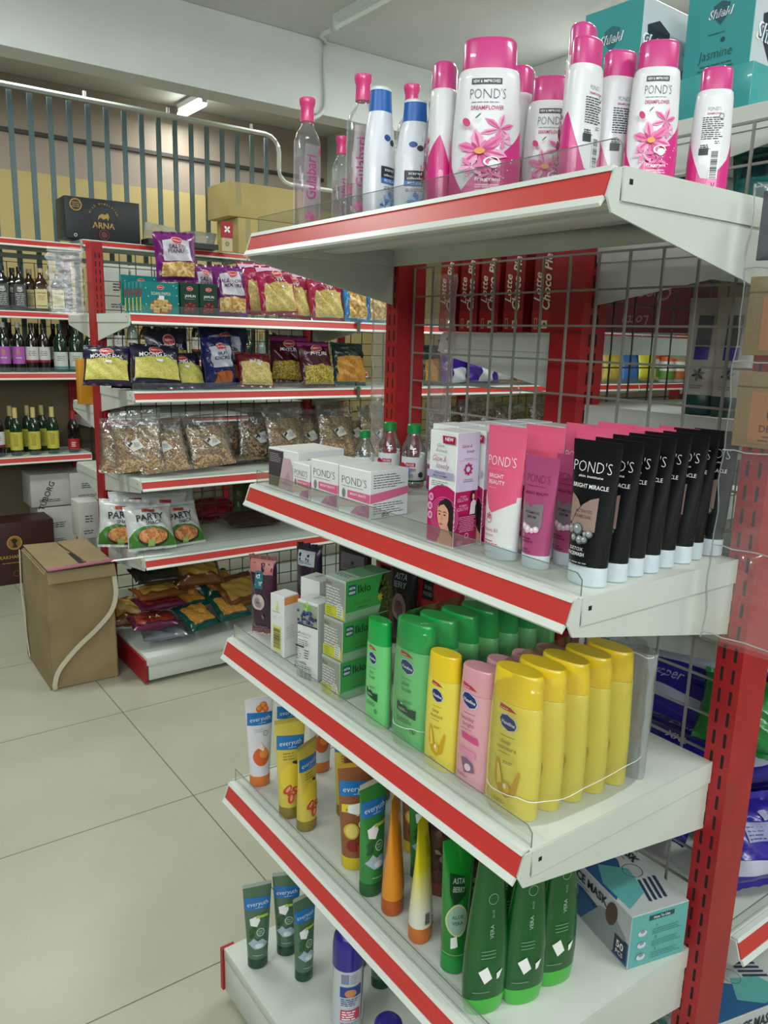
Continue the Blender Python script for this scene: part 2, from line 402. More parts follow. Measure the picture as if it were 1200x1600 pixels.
# ================================================================ shop racks
def wire_panel(x0, x1, z0, z1, px, pz, r=.0019, m=WIRE, y=0, xo=0):
    mb = MB()
    n = round((x1-x0)/px)
    for i in range(n+1):
        x = x0+(x1-x0)*i/n; mb.box((x-r, y-r, z0), (x+r, y+r, z1), m)
    k = round((z1-z0)/pz)
    for i in range(k+1):
        z = z0+(z1-z0)*i/k; mb.box((x0, y+r, z-r), (x1, y+3*r, z+r), m)
    return mb
def post(h, w=.044, d=.08, slots=True, both=False):
    mb = MB(); mb.box((-w/2, 0, 0), (w/2, d, h), POSTRED)
    if slots:
        for s in ((-1, 0), (1, 0)):
            z = .2
            while z < h-.05:
                o = s[0]*.0095
                mb.box((o-.0022, -.0006, z), (o+.0022, .001, z+.0235), SLOT)
                if both: mb.box((o-.0022, d-.001, z), (o+.0022, d+.0006, z+.021), SLOT)
                z += .0365
    return mb
def add_shelf(par, L0, L1, d, z, guard=.03, sides=True, joints=(), gl=GUARD, yb=0, bd=.122):
    """one shelf level: tray, end brackets, price rail with red insert, clear guard; front at y=-d"""
    th = .037
    t = MB(); t.box((L0, -d, -.002), (L1, yb, 0), RACKW); t.box((L0, -d, -th), (L1, -d+.002, -.002), RACKW); t.box((L0, -d, -th-.0015), (L1, -d+.035, -th), RACKW)
    t.box((L0, yb-.002, -th), (L1, yb, -.002), RACKW); t.box((L0, -d+.002, -th), (L0+.002, yb-.002, -.002), RACKW); t.box((L1-.002, -d+.002, -th), (L1, yb-.002, -.002), RACKW)
    t.box((L0+.002, -d/2-.03, -.022), (L1-.002, -d/2+.03, -.002), RACKW)
    s = obj('shelf', t, par, loc=(0, 0, z), bevel=.0006)
    br = MB(); prof = [(-d-.011, -.002), (-d-.022, -.034), (-d-.012, -.051), (yb, -bd), (yb, -.001)]
    for x in (L0-.004, L1-.004):
        b2 = MB(); b2.prism(prof, 'x', x, x+.003, RACKW); obj('bracket', b2, s)
        b3 = MB(); b3.box((x-.0035 if x < (L0+L1)/2 else x+.003, -d+.001, -th), (x-.0005 if x < (L0+L1)/2 else x+.0062, yb-.001, .0006), RACKW)
        for yy in (-d+.014, ): b3.box((x-.004 if x < (L0+L1)/2 else x+.0062, yy-.003, -.018), (x-.0035 if x < (L0+L1)/2 else x+.0067, yy+.003, -.012), SLOT)
        obj('side_flange', b3, s)
    r = MB(); a, b_ = L0+.001, L1-.006
    r.prism([(-d-.001, .001), (-d-.011, .0015), (-d-.014, -.0055), (-d-.010, -.0055), (-d-.001, -.002)], 'x', a, b_, LIP)
    r.prism([(-d-.024, -.033), (-d-.030, -.042), (-d-.027, -.0455), (-d-.019, -.036)], 'x', a, b_, LIP)
    r.prism([(-d-.010, -.0055), (-d-.020, -.034), (-d-.016, -.036), (-d-.004, -.0055)], 'x', a, b_, LIP)
    ro = obj('price_rail', r, s)
    st = MB(); st.prism([(-d-.0118, -.0056), (-d-.0225, -.0345), (-d-.0205, -.0348), (-d-.010, -.006)], 'x', a+.001, b_-.001, STRIP)
    o = obj('red_strip', st, s, loc=(0, 0, 0))
    if guard:
        g = MB(); g.prism([(a, 0), (b_, 0), (b_, guard-.008), (b_-.004, guard-.002), (b_-.01, guard), (a, guard)], 'y', -d+.004, -d+.0052, gl)
        e = GEDGE
        g.box((a, -d+.0038, guard-.0008), (b_-.01, -d+.0054, guard), e); g.box((b_-.0008, -d+.0038, 0), (b_, -d+.0054, guard-.008), e)
        g.box((a, -d+.0038, 0), (a+.0008, -d+.0054, guard), e)
        g.prism([(b_-.01, guard), (b_-.01, guard-.0009), (b_-.0008, guard-.0085), (b_, guard-.008)], 'y', -d+.0038, -d+.0054, e)
        obj('clear_guard', g, s)
    return s
# --- near rack: five levels, end-cap of the aisle
R1 = thing('display_rack', 'nearest rack with red posts and five white shelves of toiletries', 'shop rack', (0, 0, 0))
for x in (-.9025, .0135): obj('post', post(1.93 if x > -.5 else 1.83), R1, loc=(x, 0, 0))
SZ = {1: 1.791, 2: 1.276, 3: .935, 4: .583}
SD = {1: .352, 2: .359, 3: .417, 4: .419}
SH1 = {}
for k in SZ: SH1[k] = add_shelf(R1, -.9, .006, SD[k], SZ[k], .034 if k == 1 else .03)
mb = wire_panel(-.872, -.008, .16, 1.752, .0655, .0637, .0019, WIRE, .04); obj('mesh_panel', mb, R1)
mb = wire_panel(-.872, -.008, 1.80, 1.92, .0655, .06, .0019, WIRE, .04); obj('mesh_panel', mb, R1)
BD = .45
mb = MB(); mb.box((-.9, -BD, .148-.03), (.006, 0, .148), RACKW); mb.box((-.896, -BD+.006, .02), (.004, -.01, .148-.03), RACKW)
mb.box((-.9, -BD+.001, .03), (.006, -BD+.02, .117), RACKW)
obj('base_shelf', mb, R1, bevel=.0015)
for x in (-.906, .008):
    mb = MB(); mb.box((x-.006, -BD+.02, .012), (x+.005, .1, .04), POSTRED); mb.box((x-.007, -BD-.004, .03), (x+.005, -BD+.03, .143), POSTRED); obj('base_foot', mb, R1)

# --- double sided rack running away behind the near one
R3 = thing('display_rack', 'double-sided rack standing behind the wire mesh of the nearest rack', 'shop rack', (-.447, .1, 0), PI/2)
for yy in (0.02, .95, 1.88): obj('post', post(1.95, .07, .08, True, True), R3, loc=(yy, -.04, 0))
def turn180(o): o.rotation_euler = (0, 0, PI); return o
# local frame: x = world +y, -y = world +x
for z, d, g in ((1.965, .40, 0), (1.78, .42, .0), (1.475, .44, .03), (1.12, .46, .03), (.556, .465, .03)):
    add_shelf(R3, .02, .94, d, z, g)
for z, d in ((1.61, .405), (1.2, .405), (.85, .42), (.5, .42)):
    s = add_shelf(R3, -.94, -.02, d, z, .03); s.rotation_euler = (0, 0, PI)
    s.location.z = z
mb = wire_panel(.06, .94, .2, 1.93, .0655, .0637, .0015, WIRED, 0); obj('mesh_panel', mb, R3)
mb = MB(); mb.box((.02, -.47, .03), (.94, .45, .15), RACKW); obj('base_shelf', mb, R3, bevel=.002)

# --- long rack of snacks across the aisle (faces +x)
R2 = thing('display_rack', 'long double-sided snack rack beside the carton, red post at its near end', 'shop rack', (-3.23, .02, 0), PI/2)
BAY = [0, 1.165, 2.33, 3.49, 4.65]
for k, yy in enumerate(BAY): obj('post', post(1.985, .05, .09, True, True), R2, loc=(yy+.012, 0, 0))
S2 = {'A': (1.667, .43), 'B': (1.337, .44), 'C': (.955, .49), 'D': (.603, .50)}
for k, (z, d) in S2.items():
    for i in range(4):
        if k == 'D' and i > 1: continue
        add_shelf(R2, BAY[i]+.003, BAY[i+1]-.0, d, z, .035)
for z in (1.667, 1.23, .9, .55):
    s = add_shelf(R2, -1.165, -.003, .40, z, .0); s.rotation_euler = (0, 0, PI); s.location.y = .09
for i in range(3):
    mb = wire_panel(BAY[i]+.05, BAY[i+1]-.03, .18, 1.95, .075, .066, .002, WIRED, .045); obj('mesh_panel', mb, R2)
mb = MB(); mb.box((.0, -.50, .095), (3.49, .55, .135), RACKW); mb.box((.01, -.49, .02), (3.48, .54, .095), RACKW); obj('base_shelf', mb, R2, bevel=.002)
for yy in (-.003,):
    mb = MB(); mb.box((yy-.008, -.49, .01), (yy+.006, .53, .118), POSTRED); obj('base_foot', mb, R2)
# metal clips on the rails of the long rack
for k in 'AB':
    z, d = S2[k]
    mb = MB(); mb.box((-.008, -.004, -.055), (.008, .004, .012), mat('#7d8a80', .3, .6)); mb.box((-.014, -.006, -.002), (.014, .02, .003), mat('#7d8a80', .3, .6))
    o = obj('rail_clip', mb, loc=(-3.23+d+.028, 1.178, z), rot=(0, 0, PI/2))
    tag(o, 'small steel clip on the %s rail of the snack rack where two bays meet' % {'A': 'top', 'B': 'second'}[k], 'clip')

# --- wine rack along the grille
R4 = thing('display_rack', 'wall rack of wine and whisky bottles under the grille', 'shop rack', (-5.25, 0, 0), PI/2)
WY = [-1.6, -.75, .43, 1.6, 2.7]
for i in range(4):
    zt = 2.13 if i < 2 else 2.162
    for z in ((zt, 1.697, 1.315, .776) if i != 2 else (zt, 1.697, 1.40, 1.0)):
        add_shelf(R4, WY[i]+.003, WY[i+1]-.003, .38, z, 0 if z > 2 else .03, bd=.058)
    mb = wire_panel(WY[i]+.03, WY[i+1]-.03, 1.3 if i < 2 else .3, 2.02, .085, .1, .0022, WIRED, .015); obj('mesh_panel', mb, R4)
    mb = MB(); mb.box((WY[i], -.36, .09), (WY[i+1], .02, .13), RACKW); mb.box((WY[i], -.35, .0), (WY[i+1], .02, .09), RACKW); obj('base_shelf', mb, R4)
for yy in WY: obj('post', post(2.1, .05, .05), R4, loc=(yy, 0, 0))
mb = MB(); mb.box((WY[0], .03, .14), (WY[-1], .045, 1.30), mat('#6b604a', .8)); obj('back_panel', mb, R4)
# ================================================================ products on the nearest rack
def az(x, y):
    """turn that points a thing's front (-y) at where the photographer stood"""
    return math.atan2(CAM.x-x, -(CAM.y-y))
def on_wrap(a, b, e=2):
    A = a if callable(a) else (lambda v: a); B = b if callable(b) else (lambda v: b)
    def fn(u, v, o):
        t = u-PI/2; c, q = math.cos(t), math.sin(t)
        return ((A(v)+o)*math.copysign(abs(c)**(2/e), c), (B(v)+o)*math.copysign(abs(q)**(2/e), q), v)
    return fn
# --- talcum bottle
def talc():
    h, hb = .20, .163
    ta = interp([(0, .0375), (.004, .039), (.05, .0395), (hb-.012, .0345), (hb-.003, .033), (hb, .030), (h, .029)])
    tb = interp([(0, .021), (.004, .0225), (.05, .0228), (hb-.012, .0215), (hb-.003, .021), (hb, .0195), (h, .0185)])
    zs = [0, .004, .05, .1, hb-.012, hb-.003, hb]
    body = MB(); W_ = mat('#dfe0e2', .28, coat=.3); body.loft([ring(ta(z), tb(z), z, 48, 2.3) for z in zs], W_)
    cap = MB(); PK = mat('#cb3a83', .3, coat=.4)
    cap.loft([ring(.0295, .019, hb, 40, 2.3), ring(.029, .0187, h-.006, 40, 2.3), ring(.0275, .0172, h-.0015, 40, 2.3), ring(.025, .015, h, 40, 2.3)], PK)
    body_fn = on_wrap(ta, tb, 2.3)
    d = Dec(.0002, .00012); K = mat('#cf2f80', .3, coat=.3); D = mat('#b3156a', .3)
    P_ = PI
    d.poly([(-P_, .002), (-P_, .018), (-.72*P_, .05), (-.5*P_, .098), (-.36*P_, .045), (-.2*P_, .016), (0, .048), (.28*P_, .075), (.5*P_, .098), (.75*P_, .052), (.9*P_, .02), (P_, .018), (P_, .002)], K)
    L = Dec(.0005, .00014)                                 # shapes given in metres across the front
    L.rect(-.017, .143, .030, .007, mat('#3b3f44', .5)); L.text('NEW & IMPROVED', -.002, .1448, .0035, PRINTW, wmax=.026)
    L.text("POND'S", 0, .126, .012, mat('#4a4d55', .5), bold=-.018, wmax=.036); L.lines(-.016, .1215, .032, 1, .0022, GREY)
    L.text('DREAMFLOWER', 0, .113, .0048, mat('#b8246a', .5), wmax=.032)
    F1 = mat('#d9468f', .5); F2 = mat('#e87bb0', .5); F3 = mat('#f2a9cd', .5)
    L.petals(.0125, .090, .019, 6, F2, F3, .3, .17); L.petals(.0125, .090, .017, 6, F1, F1, .3, .05); L.petals(.016, .076, .012, 5, F3, F2, .9, .2)
    L.petals(-.004, .064, .026, 6, F2, F3, .75, .22); L.petals(-.004, .064, .023, 6, F1, F1, .75, .06); L.petals(-.004, .064, .013, 6, mat('#c9267a', .5), F2, .2, .12)
    L.petals(-.011, .044, .015, 6, F2, F3, .2, .16); L.petals(.004, .036, .013, 6, F1, F2, .6, .14); [L.ell(-.014+.0037*((k*7)%11), .030+.0031*((k*5)%9), .0007, .0007, PRINTW, 6) for k in range(16)]; L.ell(-.004, .062, .004, .004, mat('#e8a04a', .5), 10)
    L.ell(-.016, .096, .0035, .0055, mat('#c8326f', .5), 12, .4); L.ell(-.006, .103, .0008, .004, mat('#4b6b4a', .5), 8, -.6); L.ell(.006, .046, .004, .005, PRINTW, 12)
    L.ring(.005, .049, .006, .0012, PRINTW); L.text('fragrant', .003, .026, .0042, PRINTW, wmax=.02); L.lines(-.006, .0205, .02, 4, .0032, mat('#f6cfe2', .5))
    front = MB()
    d.emit(front, body_fn, su=PI/24, sv=[.004, .05, .1])
    L.emit(front, lambda u, v, o: body_fn(u/ta(v), v, o), su=.004, sv=[.05])
    bk = Dec(.0005, .00014)
    bk.text("POND'S", 0, .128, .006, mat('#4a4d55', .5), bold=-.018, wmax=.02); bk.text('DREAMFLOWER', 0, .122, .003, mat('#b8246a', .5), wmax=.022)
    bk.lines(-.018, .1165, .036, 11, .0034, INK, .4); bk.lines(-.018, .072, .018, 4, .003, INK, .5); bk.rect(-.020, .057, .017, .011, DGREY)
    bk.rect(.0, .018, .014, .046, PRINTW); bk.bars(.001, .019, .011, .044, INK, 30, True); bk.lines(.004, .078, .01, 2, .003, INK); bk.ring(.012, .119, .0045, .0009, INK)
    bk.text('U', .008, .006, .006, mat('#7a2a60', .5))
    bk.emit(front, lambda u, v, o: body_fn(PI+u/ta(v), v, o), su=.004, sv=[.05])
    proto('talc_bottle', [('body', body.mesh('body', 40), [('printed_label', front.mesh('printed_label', None))]), ('cap', cap.mesh('cap', 40), [])])
talc()
T1 = SZ[1]
def talc_put(x, y, s, face, label):
    put('talc_bottle', label, 'talcum powder bottle', (x, y, T1+.0005), az(x, y)-face, 'pink and white talcum bottles on the top shelf', s)
talc_put(-.392, -.290, (1.05, 1.0, 1.035), PI*.5+.1, 'talcum bottle left of the biggest one, turned to show its pink peak')
talc_put(-.318, -.268, (1.33, 1.2, 1.14), .0, 'biggest talcum bottle with wide pink cap and lily print facing forward')
talc_put(-.352, -.165, (1.1, 1.0, 1.085), PI*.55, 'talcum bottle half hidden right behind the biggest one')
talc_put(-.282, -.172, (1.0, 1.0, .945), -.1, 'talcum bottle with lily print showing through the gap right of the biggest one')
talc_put(-.160, -.248, (.86, .86, 1.045), PI*.98-1.2, 'tall talcum bottle mostly hidden, its plain white flank beside the back print')
talc_put(-.110, -.295, (.76, .8, .855), PI*.72, 'talcum bottle with back print at the right end of the clear guard')
talc_put(-.116, -.222, (.76, .8, .865), PI*.82, 'talcum bottle with back print standing just left of the rail end')
talc_put(-.066, -.210, (.84, .9, .875), -.18, 'talcum bottle with lily print nearest the right tray edge')
talc_put(-.024, -.143, (.66, .75, .745), PI*.97, 'smallest talcum bottle, barcode side out, standing alone at the right')

# --- clear rose water bottle
def rose():
    zs = [(0, .024, .0145), (.003, .0262, .0165), (.10, .0262, .0165), (.165, .0255, .016), (.18, .021, .0145), (.192, .0115, .0115), (.198, .0105, .0105), (.205, .0105, .0105)]
    PET = film('clear_bottle', '#ffffff', .1, .06, .06, fres=.4)
    b = MB(); b.loft([ring(a, c, z, 32, 2.6 if z < .17 else 2) for z, a, c in zs], PET)
    liq = MB(); liq.loft([ring(.0235, .014, .004, 28, 2.6), ring(.0238, .0145, .135, 28, 2.6)], film('rose_water', '#fbf2f6', .0, .05, .03, fres=.0))
    c = MB(); PC = film_pk = mat('#d9427f', .3, coat=.4)
    c.loft([ring(r, r, z, 24) for z, r in ((.200, .0125), (.224, .0115), (.23, .0135), (.236, .0145), (.240, .0142), (.2415, .012))], PC)
    ta = lambda v: .0262; tb = lambda v: .0165
    fn = on_wrap(ta, tb, 2.6)
    lb = MB(); d = Dec(.0004, .0002); TP = mat('#b03a86', .4)
    d.poly([(-.020, .01), (.020, .01), (.020, .115), (.016, .158), (-.016, .158), (-.020, .115)], film('label_film', '#f3dcea', .1, .3, .22, fres=.3))
    d.text('Gulabari', .003, .100, .0165, TP, rot=PI/2, bold=.012, wmax=.095); d.ell(.013, .148, .004, .006, mat('#c8408c', .4), 14)
    d.petals(-.007, .03, .010, 7, mat('#c8408c', .4), mat('#d96aa8', .4), 0, .3); d.ell(.006, .022, .006, .008, mat('#d9709f', .4), 16); d.lines(-.014, .014, .026, 2, .004, TP)
    d.emit(lb, lambda u, v, o: fn(u/.0262, v, o), su=.004, sv=.02)
    proto('rose_water_bottle', [('bottle', b.mesh('bottle', 40), [('label_film', lb.mesh('label_film'))]), ('liquid', liq.mesh('liquid', 40), []), ('cap', c.mesh('cap', 40), [])])
rose()
g = 'clear bottles with pink caps on the top shelf'
put('rose_water_bottle', 'clear rose water bottle at the far left end of the top shelf', 'rose water bottle', (-.812, -.285, T1), az(-.8, -.28)+.75, g, (1.12, 1.12, 1.03))
put('rose_water_bottle', 'clear rose water bottle left of the white blue-capped bottles, large side lettering', 'rose water bottle', (-.632, -.278, T1), az(-.64, -.27)+.35, g, (1.1, 1.1, 1.04))
put('rose_water_bottle', 'short clear rose water bottle in the gap behind the front row', 'rose water bottle', (-.812, -.205, T1), az(-.8, -.17)+.8, g, (.8, .8, .80))
put('rose_water_bottle', 'clear bottle with pink cap peeping between the two blue-capped bottles', 'rose water bottle', (-.625, -.175, T1), az(-.62, -.17)+.4, g, (1.05, 1.05, 1.05))
put('rose_water_bottle', 'tiny clear bottle with pink top low behind the two rose water bottles', 'rose water bottle', (-.735, -.235, T1), az(-.73, -.2)+.4, g, (.6, .6, .36))

# --- white shampoo bottle with blue cap
def shampoo():
    tab = [(0, .026, .016), (.003, .029, .0185), (.06, .0305, .0195), (.11, .029, .019), (.15, .024, .0175), (.168, .019, .016)]
    b = MB(); b.loft([ring(a, c, z, 36, 2.2) for z, a, c in tab], mat('#dfe4ea', .3, coat=.3))
    c = MB(); c.loft([ring(a, q, z, 32, 2.1) for z, a, q in ((.168, .0195, .0165), (.200, .0175, .0148))], mat('#1f62b4', .3, coat=.3))
    c.loft([ring(a, q, z, 32, 2.1) for z, a, q in ((.200, .018, .0153), (.2035, .018, .0153), (.206, .015, .012))], mat('#dfe4ea', .3))
    ta = interp([(z, a) for z, a, _ in tab]); tb = interp([(z, q) for z, _, q in tab]); fn = on_wrap(ta, tb, 2.2)
    d = Dec(.0004, .0002); B1 = mat('#2a4f96', .4); B2 = mat('#4d86c8', .4)
    d.ell(-.004, .128, .006, .005, B1, 14); d.ell(.006, .122, .005, .005, DGREY, 14); d.rect(-.016, .066, .030, .018, mat('#20262e', .4)); d.text('scared', 0, .077, .005, PRINTW, wmax=.022)
    d.text('collection', 0, .069, .004, PRINTW, wmax=.024); d.rect(-.016, .058, .030, .008, mat('#2f6cb8', .4)); d.text('POTION', 0, .0598, .0045, PRINTW, wmax=.02)
    d.petals(.003, .032, .016, 8, B2, mat('#9fc4e6', .4), .2, .22); d.petals(-.009, .022, .010, 7, mat('#b9d3ec', .4), B1, .2, .22); d.lines(-.012, .051, .022, 2, .003, DGREY)
    lb = MB(); d.emit(lb, lambda u, v, o: fn(u/ta(v), v, o), su=.004, sv=.02)
    proto('shampoo_bottle', [('body', b.mesh('body', 40), [('printed_label', lb.mesh('printed_label'))]), ('cap', c.mesh('cap', 35), [])])
shampoo()
g = 'white bottles with blue caps on the top shelf'
put('shampoo_bottle', 'white bottle with blue cap, left one, mostly plain side towards the aisle', 'shampoo bottle', (-.572, -.282, T1), az(-.57, -.28)-1.0+1.9*1, g, (1.12, 1.12, 1.05))
put('shampoo_bottle', 'white bottle with blue cap and black label panel, right one of the pair', 'shampoo bottle', (-.522, -.245, T1), az(-.54, -.22)+.15, g, (1.1, 1.1, .94))
# clear bottle with pale green cap, half hidden left of the talcum bottles
b = MB(); b.loft([ring(a, q, z, 28, 2.4) for z, a, q in ((0, .02, .013), (.003, .022, .015), (.12, .022, .015), (.15, .019, .013), (.165, .014, .011))], film('clear_gel', '#cfd8d6', .3, .08, .25))
t = thing('gel_bottle', 'grey-green clear bottle squeezed in left of the first talcum bottle', 'bottle', (-.478, -.232, T1), az(-.49, -.26)+.3)
o = obj('body', b, t, smooth=40); c = MB(); c.loft([ring(a, q, z, 28, 2.2) for z, a, q in ((.165, .016, .012), (.205, .0165, .012), (.222, .0145, .010))], mat('#a9b5ae', .25, .2, coat=.4)); obj('cap', c, t, smooth=40)
lb = MB(); d = Dec(); d.text('anti', 0, .05, .009, DGREY, rot=PI/2); d.lines(-.012, .12, .022, 3, .004, DGREY); d.lines(-.012, .03, .022, 4, .005, DGREY); d.emit(lb, lambda u, v, o: on_wrap(.022, .015, 2.4)(u/.022, v, o), su=.004); obj('printed_label', lb, t)

# ---------------------------------------------------------------- second shelf
T2 = SZ[2]
PW = mat('#e3e5e4', .32)
def carton(nm, w, d, h, m, arts, ms=None, bev=.0008):
    """a carton centred on its base; arts: list of (side, Dec); every face's artwork goes into one printed skin"""
    b = MB(); b.box((-w/2, -d/2, 0), (w/2, d/2, h), ms or m)
    lb = MB()
    for side, dc in arts:
        fn = {'f': on_front(-d/2), 'r': on_right(w/2), 'l': on_left(-w/2), 'b': on_back(d/2), 't': on_top(h)}[side]
        dc.emit(lb, fn)
    me = b.mesh('carton_body')
    bm = bmesh.new(); bm.from_mesh(me); bmesh.ops.remove_doubles(bm, verts=bm.verts, dist=1e-6); bmesh.ops.bevel(bm, geom=bm.edges[:], offset=bev, segments=1, affect='EDGES'); bm.to_mesh(me); bm.free()
    parts = [('carton_body', me, [('printed_artwork', lb.mesh('printed_artwork'))] if lb.v else [])]
    proto(nm, parts); return parts
def cream(nm, w, dd, h):
    f = Dec(); PKB = mat('#d9688f', .35)
    f.text("POND'S", 0, h*.64, h*.17, mat('#44474c', .4), bold=-.018, wmax=w*.8); f.lines(-w*.4, h*.59, w*.8, 1, .0025, GREY)
    f.poly([(-w*.2, h*.36), (w*.5, h*.33), (w*.5, h*.52), (-w*.2, h*.52)], PKB); f.text('BRIGHT BEAUTY', w*.14, h*.43, h*.05, PRINTW, wmax=w*.6)
    f.ell(-w*.32, h*.44, w*.055, h*.1, mat('#7f8380', .4)); f.lines(-w*.4, h*.30, w*.3, 1, .0025, GREY)
    f.poly([(-w*.1, h*.03), (w*.49, h*.03), (w*.49, h*.31), (w*.2, h*.31)], mat('#c9849f', .4)); f.poly([(-w*.49, h*.12), (w*.1, h*.22), (w*.49, h*.30), (w*.49, h*.33), (-w*.2, h*.3), (-w*.49, h*.26)], mat('#dcc7bf', .4))
    f.poly([(w*.1, h*.03), (w*.3, h*.26), (w*.49, h*.2), (w*.49, h*.03)], mat('#b96a9b', .4))
    for k in range(3): f.poly([(w*(.0+k*.1), h*.28), (w*(.02+k*.1), h*.28), (w*(.27+k*.1), h*.1), (w*(.25+k*.1), h*.1)], mat('#e3d3da', .4)) if k < 2 else 0
    r = Dec(); r.lines(-dd*.42, h*.90, dd*.84, 6, h*.052, DGREY, .3)
    r.poly([(-dd/2, h*.33), (-dd*.2, h*.36), (dd/2, h*.46), (dd/2, h*.62), (-dd*.1, h*.56), (-dd/2, h*.52)], PKB)
    r.lines(-dd*.42, h*.30, dd*.8, 5, h*.05, DGREY, .3); r.lines(-dd*.2, h*.07, dd*.2, 2, h*.04, INK, .6)
    carton(nm, w, dd, h, PW, [('f', f), ('r', r), ('b', f)])
def cbox(nm, corner, w, d, z, label, cat, ang, group=None, name=None, s=1):
    """place a carton by its near front-right bottom corner"""
    c, q = math.cos(ang), math.sin(ang); lx, ly = -w/2*s, d/2*s
    return put(nm, label, cat, (corner[0]+lx*c-ly*q, corner[1]+lx*q+ly*c, z), ang, group, s, name=name)
R = math.radians
cream('cream_box_large', .090, .091, .086); cream('cream_box_medium', .084, .080, .085); cream('cream_box_small', .058, .05, .069)
g = 'small white cartons of face cream'
cbox('cream_box_large', (-.489, -.343), .090, .091, T2, 'white cream carton with pink band, largest and nearest of the row', 'cream box', R(5), g, 'cream_box')
cbox('cream_box_medium', (-.593, -.349), .084, .08, T2, 'white cream carton with pink band, standing directly left of the largest', 'cream box', R(5), g, 'cream_box')
cbox('cream_box_small', (-.688, -.350), .058, .05, T2, 'smallest white cream carton with pink band, at the guard', 'cream box', R(3), g, 'cream_box')
f = Dec(); w, dd, h = .108, .12, .083
f.poly([(-w*.49, .002), (-w*.15, .002), (-w*.1, h*.45), (w*.02, h*.55), (w*.02, h*.95), (-w*.49, h*.95)], mat('#453e42', .4)); f.lines(-w*.44, h*.85, w*.4, 5, .004, mat('#a59da0', .5))
f.poly([(-w*.15, .002), (w*.40, .002), (w*.36, h*.5), (w*.25, h*.8), (w*.02, h*.8), (-w*.04, h*.5)], mat('#c7aab2', .4)); f.poly([(w*.0, .01), (w*.3, .01), (w*.2, h*.5)], mat('#b8939f', .4))
r = Dec(); r.text("POND'S", 0, h*.62, h*.2, mat('#44474c', .4), bold=-.018, wmax=dd*.6); r.lines(-dd*.3, h*.55, dd*.6, 4, .005, DGREY)
carton('cream_box_dark', w, dd, h, PW, [('f', f), ('r', r)])
cbox('cream_box_dark', (-.765, -.330), w, dd, T2, 'white cream carton with dark printed front at the far end of the second shelf', 'cream box', R(5), g, 'cream_box')
# blue-white packet behind the cream cartons
def pillow_fn(w, h, t, seed=0, wr=.06, ex=2.5, flat=0):
    rr = random.Random(seed); ph = [(rr.uniform(2, 9), rr.uniform(2, 9), rr.uniform(0, 6.28), rr.uniform(.4, 1)) for _ in range(5)]
    def T(u, v):
        a = min(abs(2*u/w), 1); b = min(abs(2*v/h-1), 1)
        base = max(0, (1-a**ex))**.6*max(0, (1-b**(ex+1.2)))**.62
        n = sum(q*math.sin(kx*u/w*3.1+ky*v/h*3.1+p) for kx, ky, p, q in ph)/3
        edge = .35+.65*(a**2+b**2)/2
        return t/2*base*(1+n*wr*2)+ (t*.5*wr*n*base**.5)*edge
    return T
def bag_mesh(w, h, t, m, seed=0, wr=.06, nx=18, ny=22, crimp=.012, flat_back=False, ms=None, crm=None, tooth=True, ex=2.5):
    """a filled pouch standing on its lower seal, front towards -y; returns body MB and a front surface function"""
    T = pillow_fn(w, h-2*crimp, t, seed, wr, ex)
    mb = MB(); V = []; Fc = []
    def idx(i, j, s): return (j*(nx+1)+i)*2+s
    for j in range(ny+1):
        for i in range(nx+1):
            u = -w/2+w*i/nx; v = (h-2*crimp)*j/ny
            pin = 1-.05*(1-abs(2*v/(h-2*crimp)-1)**2)
            y = T(u, v)
            V += [(u*pin, -y-.0004, v+crimp), (u*pin, (y*.25 if flat_back else y)+.0004, v+crimp)]
    for j in range(ny):
        for i in range(nx):
            Fc.append((idx(i, j, 0), idx(i+1, j, 0), idx(i+1, j+1, 0), idx(i, j+1, 0)))
            Fc.append((idx(i, j, 1), idx(i, j+1, 1), idx(i+1, j+1, 1), idx(i+1, j, 1)))
    for j in range(ny):
        Fc.append((idx(0, j, 0), idx(0, j+1, 0), idx(0, j+1, 1), idx(0, j, 1))); Fc.append((idx(nx, j, 0), idx(nx, j, 1), idx(nx, j+1, 1), idx(nx, j+1, 0)))
    mb.add(V, Fc, m)
    cm = crm or m
    for z0, z1 in ((0, crimp+.001), (h-crimp-.001, h)):                 # crimped seals, gently waved
        n = nx; v = []; f = []
        for i in range(n+1):
            u = -w/2+w*i/n; yy = .0015*math.sin(i*1.3+seed)
            zt = (.0015 if i % 2 else 0) if tooth else 0
            lo = z0 + (zt if z0 == 0 else 0); hi = z1 - (zt if z0 else 0)
            y0_, y1_ = (yy*2, 0) if z0 == 0 else (0, yy*3)
            v += [(u, y0_-.0004, lo), (u, y1_-.0004, hi), (u, y0_+.0004, lo), (u, y1_+.0004, hi)]
        for i in range(n):
            a = i*4; b_ = a+4
            f += [(a, b_, b_+1, a+1), (a+2, a+3, b_+3, b_+2), (a+1, b_+1, b_+3, a+3), (a, a+2, b_+2, b_)]
        mb.add(v, f, cm)
    def fn(u, v, o):
        vv = min(max(v-crimp, 0), h-2*crimp); pin = 1-.05*(1-abs(2*vv/(h-2*crimp)-1)**2)
        return (u*pin, -T(u, vv)-.0005-o, v)
    return mb, fn
def pouch(nm, w, h, t, m, dec, seed=0, wr=.06, crimp=.012, crm=None, base=.0012, step=.0004, su=.012, sv=.012, extra=None, flat_back=False, ex=2.5):
    mb, fn = bag_mesh(w, h, t, m, seed, wr, crimp=crimp, crm=crm, flat_back=flat_back, ex=ex)
    subs = []
    if dec:
        lb = MB(); dec.base = base; dec.step = step; dec.emit(lb, fn, su, sv, clip=(-w/2*.97, crimp, w/2*.97, h-crimp)); subs = [('printed_front', lb.mesh('printed_front', 60))]
    proto(nm, [('bag', mb.mesh('bag', 50), subs)])
    return fn
d = Dec(); d.lines(-.04, .05, .08, 3, .006, PRINTW)
pouch('soft_packet', .10, .07, .03, mat('#6f7fb5', .3), d, 3)
